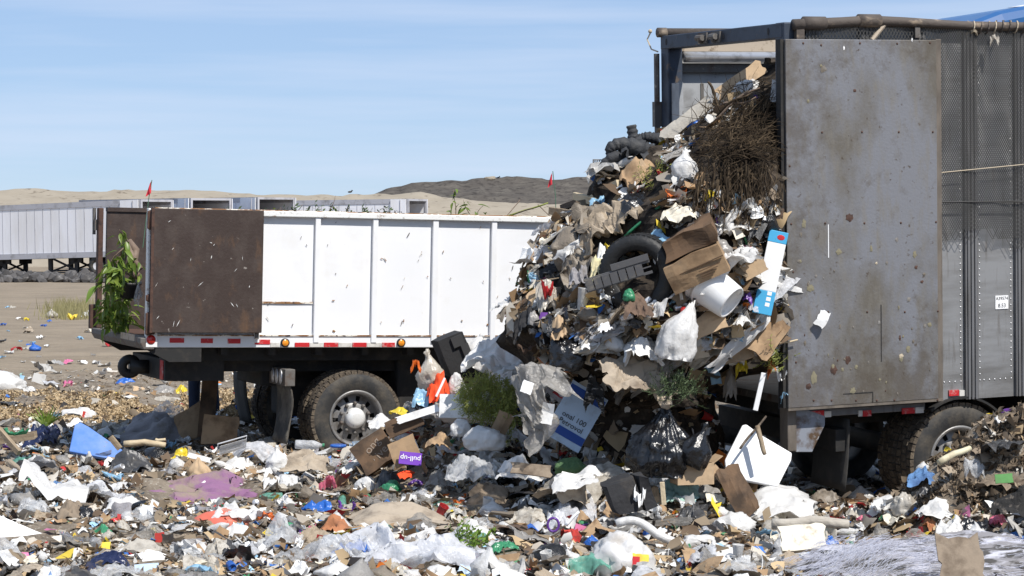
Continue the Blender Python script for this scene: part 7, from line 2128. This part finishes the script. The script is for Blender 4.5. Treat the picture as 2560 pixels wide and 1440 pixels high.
for o, kind, cw, sz, p, where in GEN:
    px, py = topx(p)
    word, cat = KIND[kind][:2]
    szw = 'small ' if sz < .17 else 'large ' if sz > .42 else ''
    shape = {'plastic_bag': 'crumpled ', 'paper_scrap': 'torn ', 'cardboard_scrap': 'bent ', 'plastic_film': 'loose ', 'food_wrapper': 'crushed '}.get(kind, '')
    ph = rel_phrases(px, py, where)
    cands = []
    tail_ = {'g': '', 'h': ' on the spilling load', 'e': ' on the bare earth'}[where]
    for r_, ref, _s in ph[:4]: cands.append(f'{szw}{cw} {word} {r_} {ref}{tail_}')
    for r_, ref, _s in ph[:4]: cands.append(f'{szw}{shape}{cw} {word} just {_s} of {ref}')
    for a in range(4):
        for b_ in range(a + 1, 6): cands.append(f'{szw}{cw} {word} between {ph[a][1]} and {ph[b_][1]}')
    for a in range(5):
        for b_ in range(a + 1, 8): cands.append(f'{szw}{shape}{cw} {word} {ph[a][0]} {ph[a][1]}, {ph[b_][2]} of {ph[b_][1]}')
    lab = None
    for c in cands:
        if c not in used and 4 <= len(c.split()) <= 16: lab = c; break
    if lab is None: lab = cands[0]
    used.setdefault(lab, []).append(o)
    tag(o, lab, cat, f'{word}s strewn over the landfill')

# ================================================================== FINE LITTER, CHIPS, GRASS (nobody could count these)
def flakes(name, pts, nrm, size, cols, mat, label, parent=None, asp=(.5, 1.4), bend=.35, seed=1, up=.5):
    """pts n x 3; every flake is a bent 3 x 3 patch"""
    rg = np.random.default_rng(seed)
    n = len(pts)
    t = rg.normal(size=(n, 3)); 
    nz = nrm * up + rg.normal(size=(n, 3)) * .55
    nz /= np.linalg.norm(nz, axis=1)[:, None]
    t -= nz * (t * nz).sum(1)[:, None]; t /= np.linalg.norm(t, axis=1)[:, None]
    b = np.cross(nz, t)
    sx = size * rg.uniform(.6, 1.3, n); sy = sx * rg.uniform(asp[0], asp[1], n)
    V = np.zeros((n, 9, 3))
    k = 0
    for j in (-.5, 0, .5):
        for i in (-.5, 0, .5):
            jx = i + rg.uniform(-.17, .17, n); jy = j + rg.uniform(-.17, .17, n)
            zz = rg.normal(0, bend, n) * .35 + bend * (i * i + j * j) * rg.uniform(-1, 1, n) * 1.2
            V[:, k] = pts + t * (jx * sx)[:, None] + b * (jy * sy)[:, None] + nz * (zz * np.minimum(sx, sy))[:, None]
            k += 1
    base = (np.arange(n) * 9)[:, None]
    F = np.concatenate([base + np.array([[0, 1, 4, 3]]), base + np.array([[1, 2, 5, 4]]), base + np.array([[3, 4, 7, 6]]), base + np.array([[4, 5, 8, 7]])], 1).reshape(-1, 4)
    me = bpy.data.meshes.new(name)
    me.vertices.add(n * 9); me.vertices.foreach_set('co', V.ravel())
    me.loops.add(len(F) * 4); me.loops.foreach_set('vertex_index', F.ravel())
    me.polygons.add(len(F)); me.polygons.foreach_set('loop_start', np.arange(len(F)) * 4)
    try: me.polygons.foreach_set('loop_total', np.full(len(F), 4))
    except Exception: pass
    me.update(calc_edges=True)
    ca = me.color_attributes.new('col', 'FLOAT_COLOR', 'POINT')
    c4 = np.ones((n, 9, 4)); c4[:, :, :3] = cols[:, None, :]
    ca.data.foreach_set('color', c4.ravel())
    o = obj(name, me, mat, parent)
    return tag(o, label, kind='stuff')
PALETTE = [((.74, .73, .70), 20), ((.58, .53, .45), 15), ((.33, .29, .24), 11), ((.33, .215, .12), 16), ((.46, .34, .20), 11), ((.14, .095, .06), 15), ((.035, .03, .028), 12), ((.22, .17, .115), 20), ((.05, .17, .50), 1.5), ((.32, .52, .68), 1.8), ((.46, .04, .04), 1.4), ((.70, .52, .05), 1.1), ((.06, .26, .12), 1.2), ((.66, .18, .03), 1.0), ((.6, .2, .35), .6), ((.16, .06, .3), .4)]
pc = np.array([p[0] for p in PALETTE]); pw = np.array([p[1] for p in PALETTE]); pw = pw / pw.sum()
def pick(n, seed):
    rg = np.random.default_rng(seed)
    c = pc[rg.choice(len(pc), n, p=pw)]
    return np.clip(c * rg.uniform(.7, 1.15, (n, 1)), 0, .85)
scrap_m = mk('mixed_scraps', (1, 1, 1), .7, attr='col', spec=.3, transl=.1)
rg = np.random.default_rng(5)
P_g, N_g, P_h, N_h = [], [], [], []
for _ in range(34000):
    if rg.random() < .72: px, py = rg.uniform(-120, 2680), 925 + 580 * rg.random()
    else: px, py = rg.uniform(1270, 1975), rg.uniform(180, 1180)
    if rg.random() > density(px, py) * (.35 if px > 2230 and py < 1285 else 1): continue
    h = hit(px, py)
    if h is None: continue
    p, n, d_, nm = h
    if p.y > 42.5 or (nm == 'h' and (M2i @ p).x > -.1): continue
    if nm == 'g' and p.y > 39.5 and rg.random() < .6: continue
    q = near_wheel(p)
    if q is not None and q.z > .4: continue
    if n.dot(pray(px, py)) > 0: n = -n
    if masks_hero(px, py, p.y, 6, .05): continue
    (P_h if nm == 'h' else P_g).append(p[:]); (N_h if nm == 'h' else N_g).append(n[:])
# ground out of the picture's sight too
for _ in range(7000):
    Y = rg.uniform(14, 34); X = rg.uniform(-.36, .36) * Y
    p = Vector((X, Y, float(0)))
    P_g.append((X, Y, None)); N_g.append((0, 0, 1))
pg = np.array([[a, b_, 0 if c is None else c] for a, b_, c in P_g]); fl_ = np.array([c is None for _, _, c in P_g])
pg[fl_, 2] = ground_h(pg[fl_, 0], pg[fl_, 1])
keep = np.ones(len(pg), bool)
for i in np.where(fl_)[0]:
    px, py = topx(pg[i])
    if masks_hero(px, py, pg[i][1], 6, .05) or (near_wheel(Vector(pg[i])) is not None): keep[i] = False
pg = pg[keep]; ng = np.array(N_g)[keep]
sz = np.clip(rg.lognormal(math.log(.055), .5, len(pg)), .015, .16)
pg[:, 2] += .012 + .3 * sz * rg.random(len(pg))
flakes('litter_scraps', pg, ng, sz, pick(len(pg), 3), scrap_m, 'fine mixed scraps of paper, plastic and cardboard covering the ground', seed=4, up=1.1, asp=(.25, 1.1))
ph_, nh_ = np.array(P_h), np.array(N_h)
sz = np.clip(rg.lognormal(math.log(.065), .5, len(ph_)), .02, .17)
ph_ = ph_ + nh_ * (.01 + .4 * sz * rg.random(len(ph_)))[:, None]
flakes('heap_scraps', ph_, nh_, sz, pick(len(ph_), 8), scrap_m, 'fine mixed scraps stuck all over the spilling load', seed=6)
# crumbs of soil and splinters
idx = rg.choice(len(pg), 7000); cp = pg[idx] + rg.normal(0, .05, (7000, 3)) * [1, 1, .15]
cc = np.array([(.06, .045, .032), (.13, .10, .07), (.25, .19, .12), (.40, .31, .19)])[rg.choice(4, 7000, p=[.4, .3, .2, .1])]
flakes('soil_splinters', cp, ng[idx], np.clip(rg.lognormal(math.log(.06), .45, 7000), .02, .2), cc, scrap_m, 'soil crumbs and splinters among the litter', asp=(.06, .3), seed=9)
# earth bank clods
bp_, bn_ = [], []
for _ in range(6500):
    px, py = rg.uniform(2200, 2680), rg.uniform(1000, 1290)
    h = hit(px, py)
    if h is None or h[3] != 'g' or h[0].y > 20.6: continue
    if masks_hero(px, py, h[0].y, 5, .05): continue
    bp_.append(h[0][:]); bn_.append(h[1][:])
for _ in range(3500):
    X, Y = rg.uniform(4.4, 8.5), rg.uniform(18.4, 20.4)
    bp_.append((X, Y, float(ground_h(X, Y)))); bn_.append((0, -.3, 1))
bp_, bn_ = np.array(bp_), np.array(bn_)
n = len(bp_)
cc = np.array([(.17, .13, .09), (.23, .18, .13), (.09, .068, .048), (.33, .27, .20), (.5, .48, .44)])[rg.choice(5, n, p=[.4, .28, .2, .08, .04])]
flakes('bank_clods', bp_ + [0, 0, .015], bn_, np.clip(rg.lognormal(math.log(.038), .5, n), .015, .1), cc, scrap_m, 'clods and shredded matter on the earth bank', seed=12, bend=.6)
# wood chips behind the truck
cp, cn = [], []
for _ in range(20000):
    px, py = rg.uniform(-80, 660), rg.normal(1020, 26)
    if py < 972 or py > 1075: continue
    if vn(px * .012, py * .03, 0, 77) < -.25: continue
    h = hit(px, py)
    if h is None or h[3] != 'g': continue
    if masks_hero(px, py, h[0].y, 3, .05): continue
    cp.append(h[0][:]); cn.append((0, 0, 1))
cp, cn = np.array(cp) + [0, 0, .015], np.array(cn, float)
n = len(cp)
cc = np.array([(.42, .31, .18), (.52, .41, .26), (.32, .23, .13), (.2, .15, .1)])[rg.choice(4, n, p=[.4, .3, .2, .1])]
flakes('wood_chips', cp, cn, rg.uniform(.03, .075, n), cc, scrap_m, 'golden wood chips spread on the ground behind the truck', asp=(.2, .5), seed=15)
# dry grass tuft on the bare earth
q = B(); rr = np.random.default_rng(3)
for _ in range(900):
    px, py = rr.normal(182, 34), rr.uniform(770, 800)
    h = hit(px, py)
    if h is None: continue
    p = h[0]; w = .012; a = rr.normal(0, .25); hh = rr.uniform(.15, .5)
    q.add([p + Vector((-w, 0, 0)), p + Vector((w, 0, 0)), p + Vector((a * hh, rr.normal(0, .1), hh))], [(0, 1, 2)])
tag(q.build('dry_grass', mk('dry_grass', (.30, .27, .13), .9, transl=.3), None), 'patch of dry yellow grass on the bare earth', kind='stuff')
# spiky green plant in the litter
yk = empty('spiky_plant', pat(115, 1066, 27.0), (0, 0, 0), 'spiky green plant tuft in the litter behind the slack black bag', 'plant')
for k in range(13):
    a = -.9 + 1.8 * k / 12; L_ = random.uniform(.2, .32)
    v, f = [], []
    for i in range(5):
        t = i / 4; w = .016 * (1 - t) + .002; c = Vector((math.sin(a) * L_ * t, random.uniform(-.02, .02), math.cos(a) * L_ * t - .04 * t * t))
        v += [tuple(c + Vector((-w * math.cos(a), 0, w * math.sin(a)))), tuple(c + Vector((w * math.cos(a), .01, -w * math.sin(a))))]
    for i in range(4): f.append((2 * i, 2 * i + 1, 2 * i + 3, 2 * i + 2))
    put('leaf', v, f, leaf_m, (0, 0, 0), parent=yk)
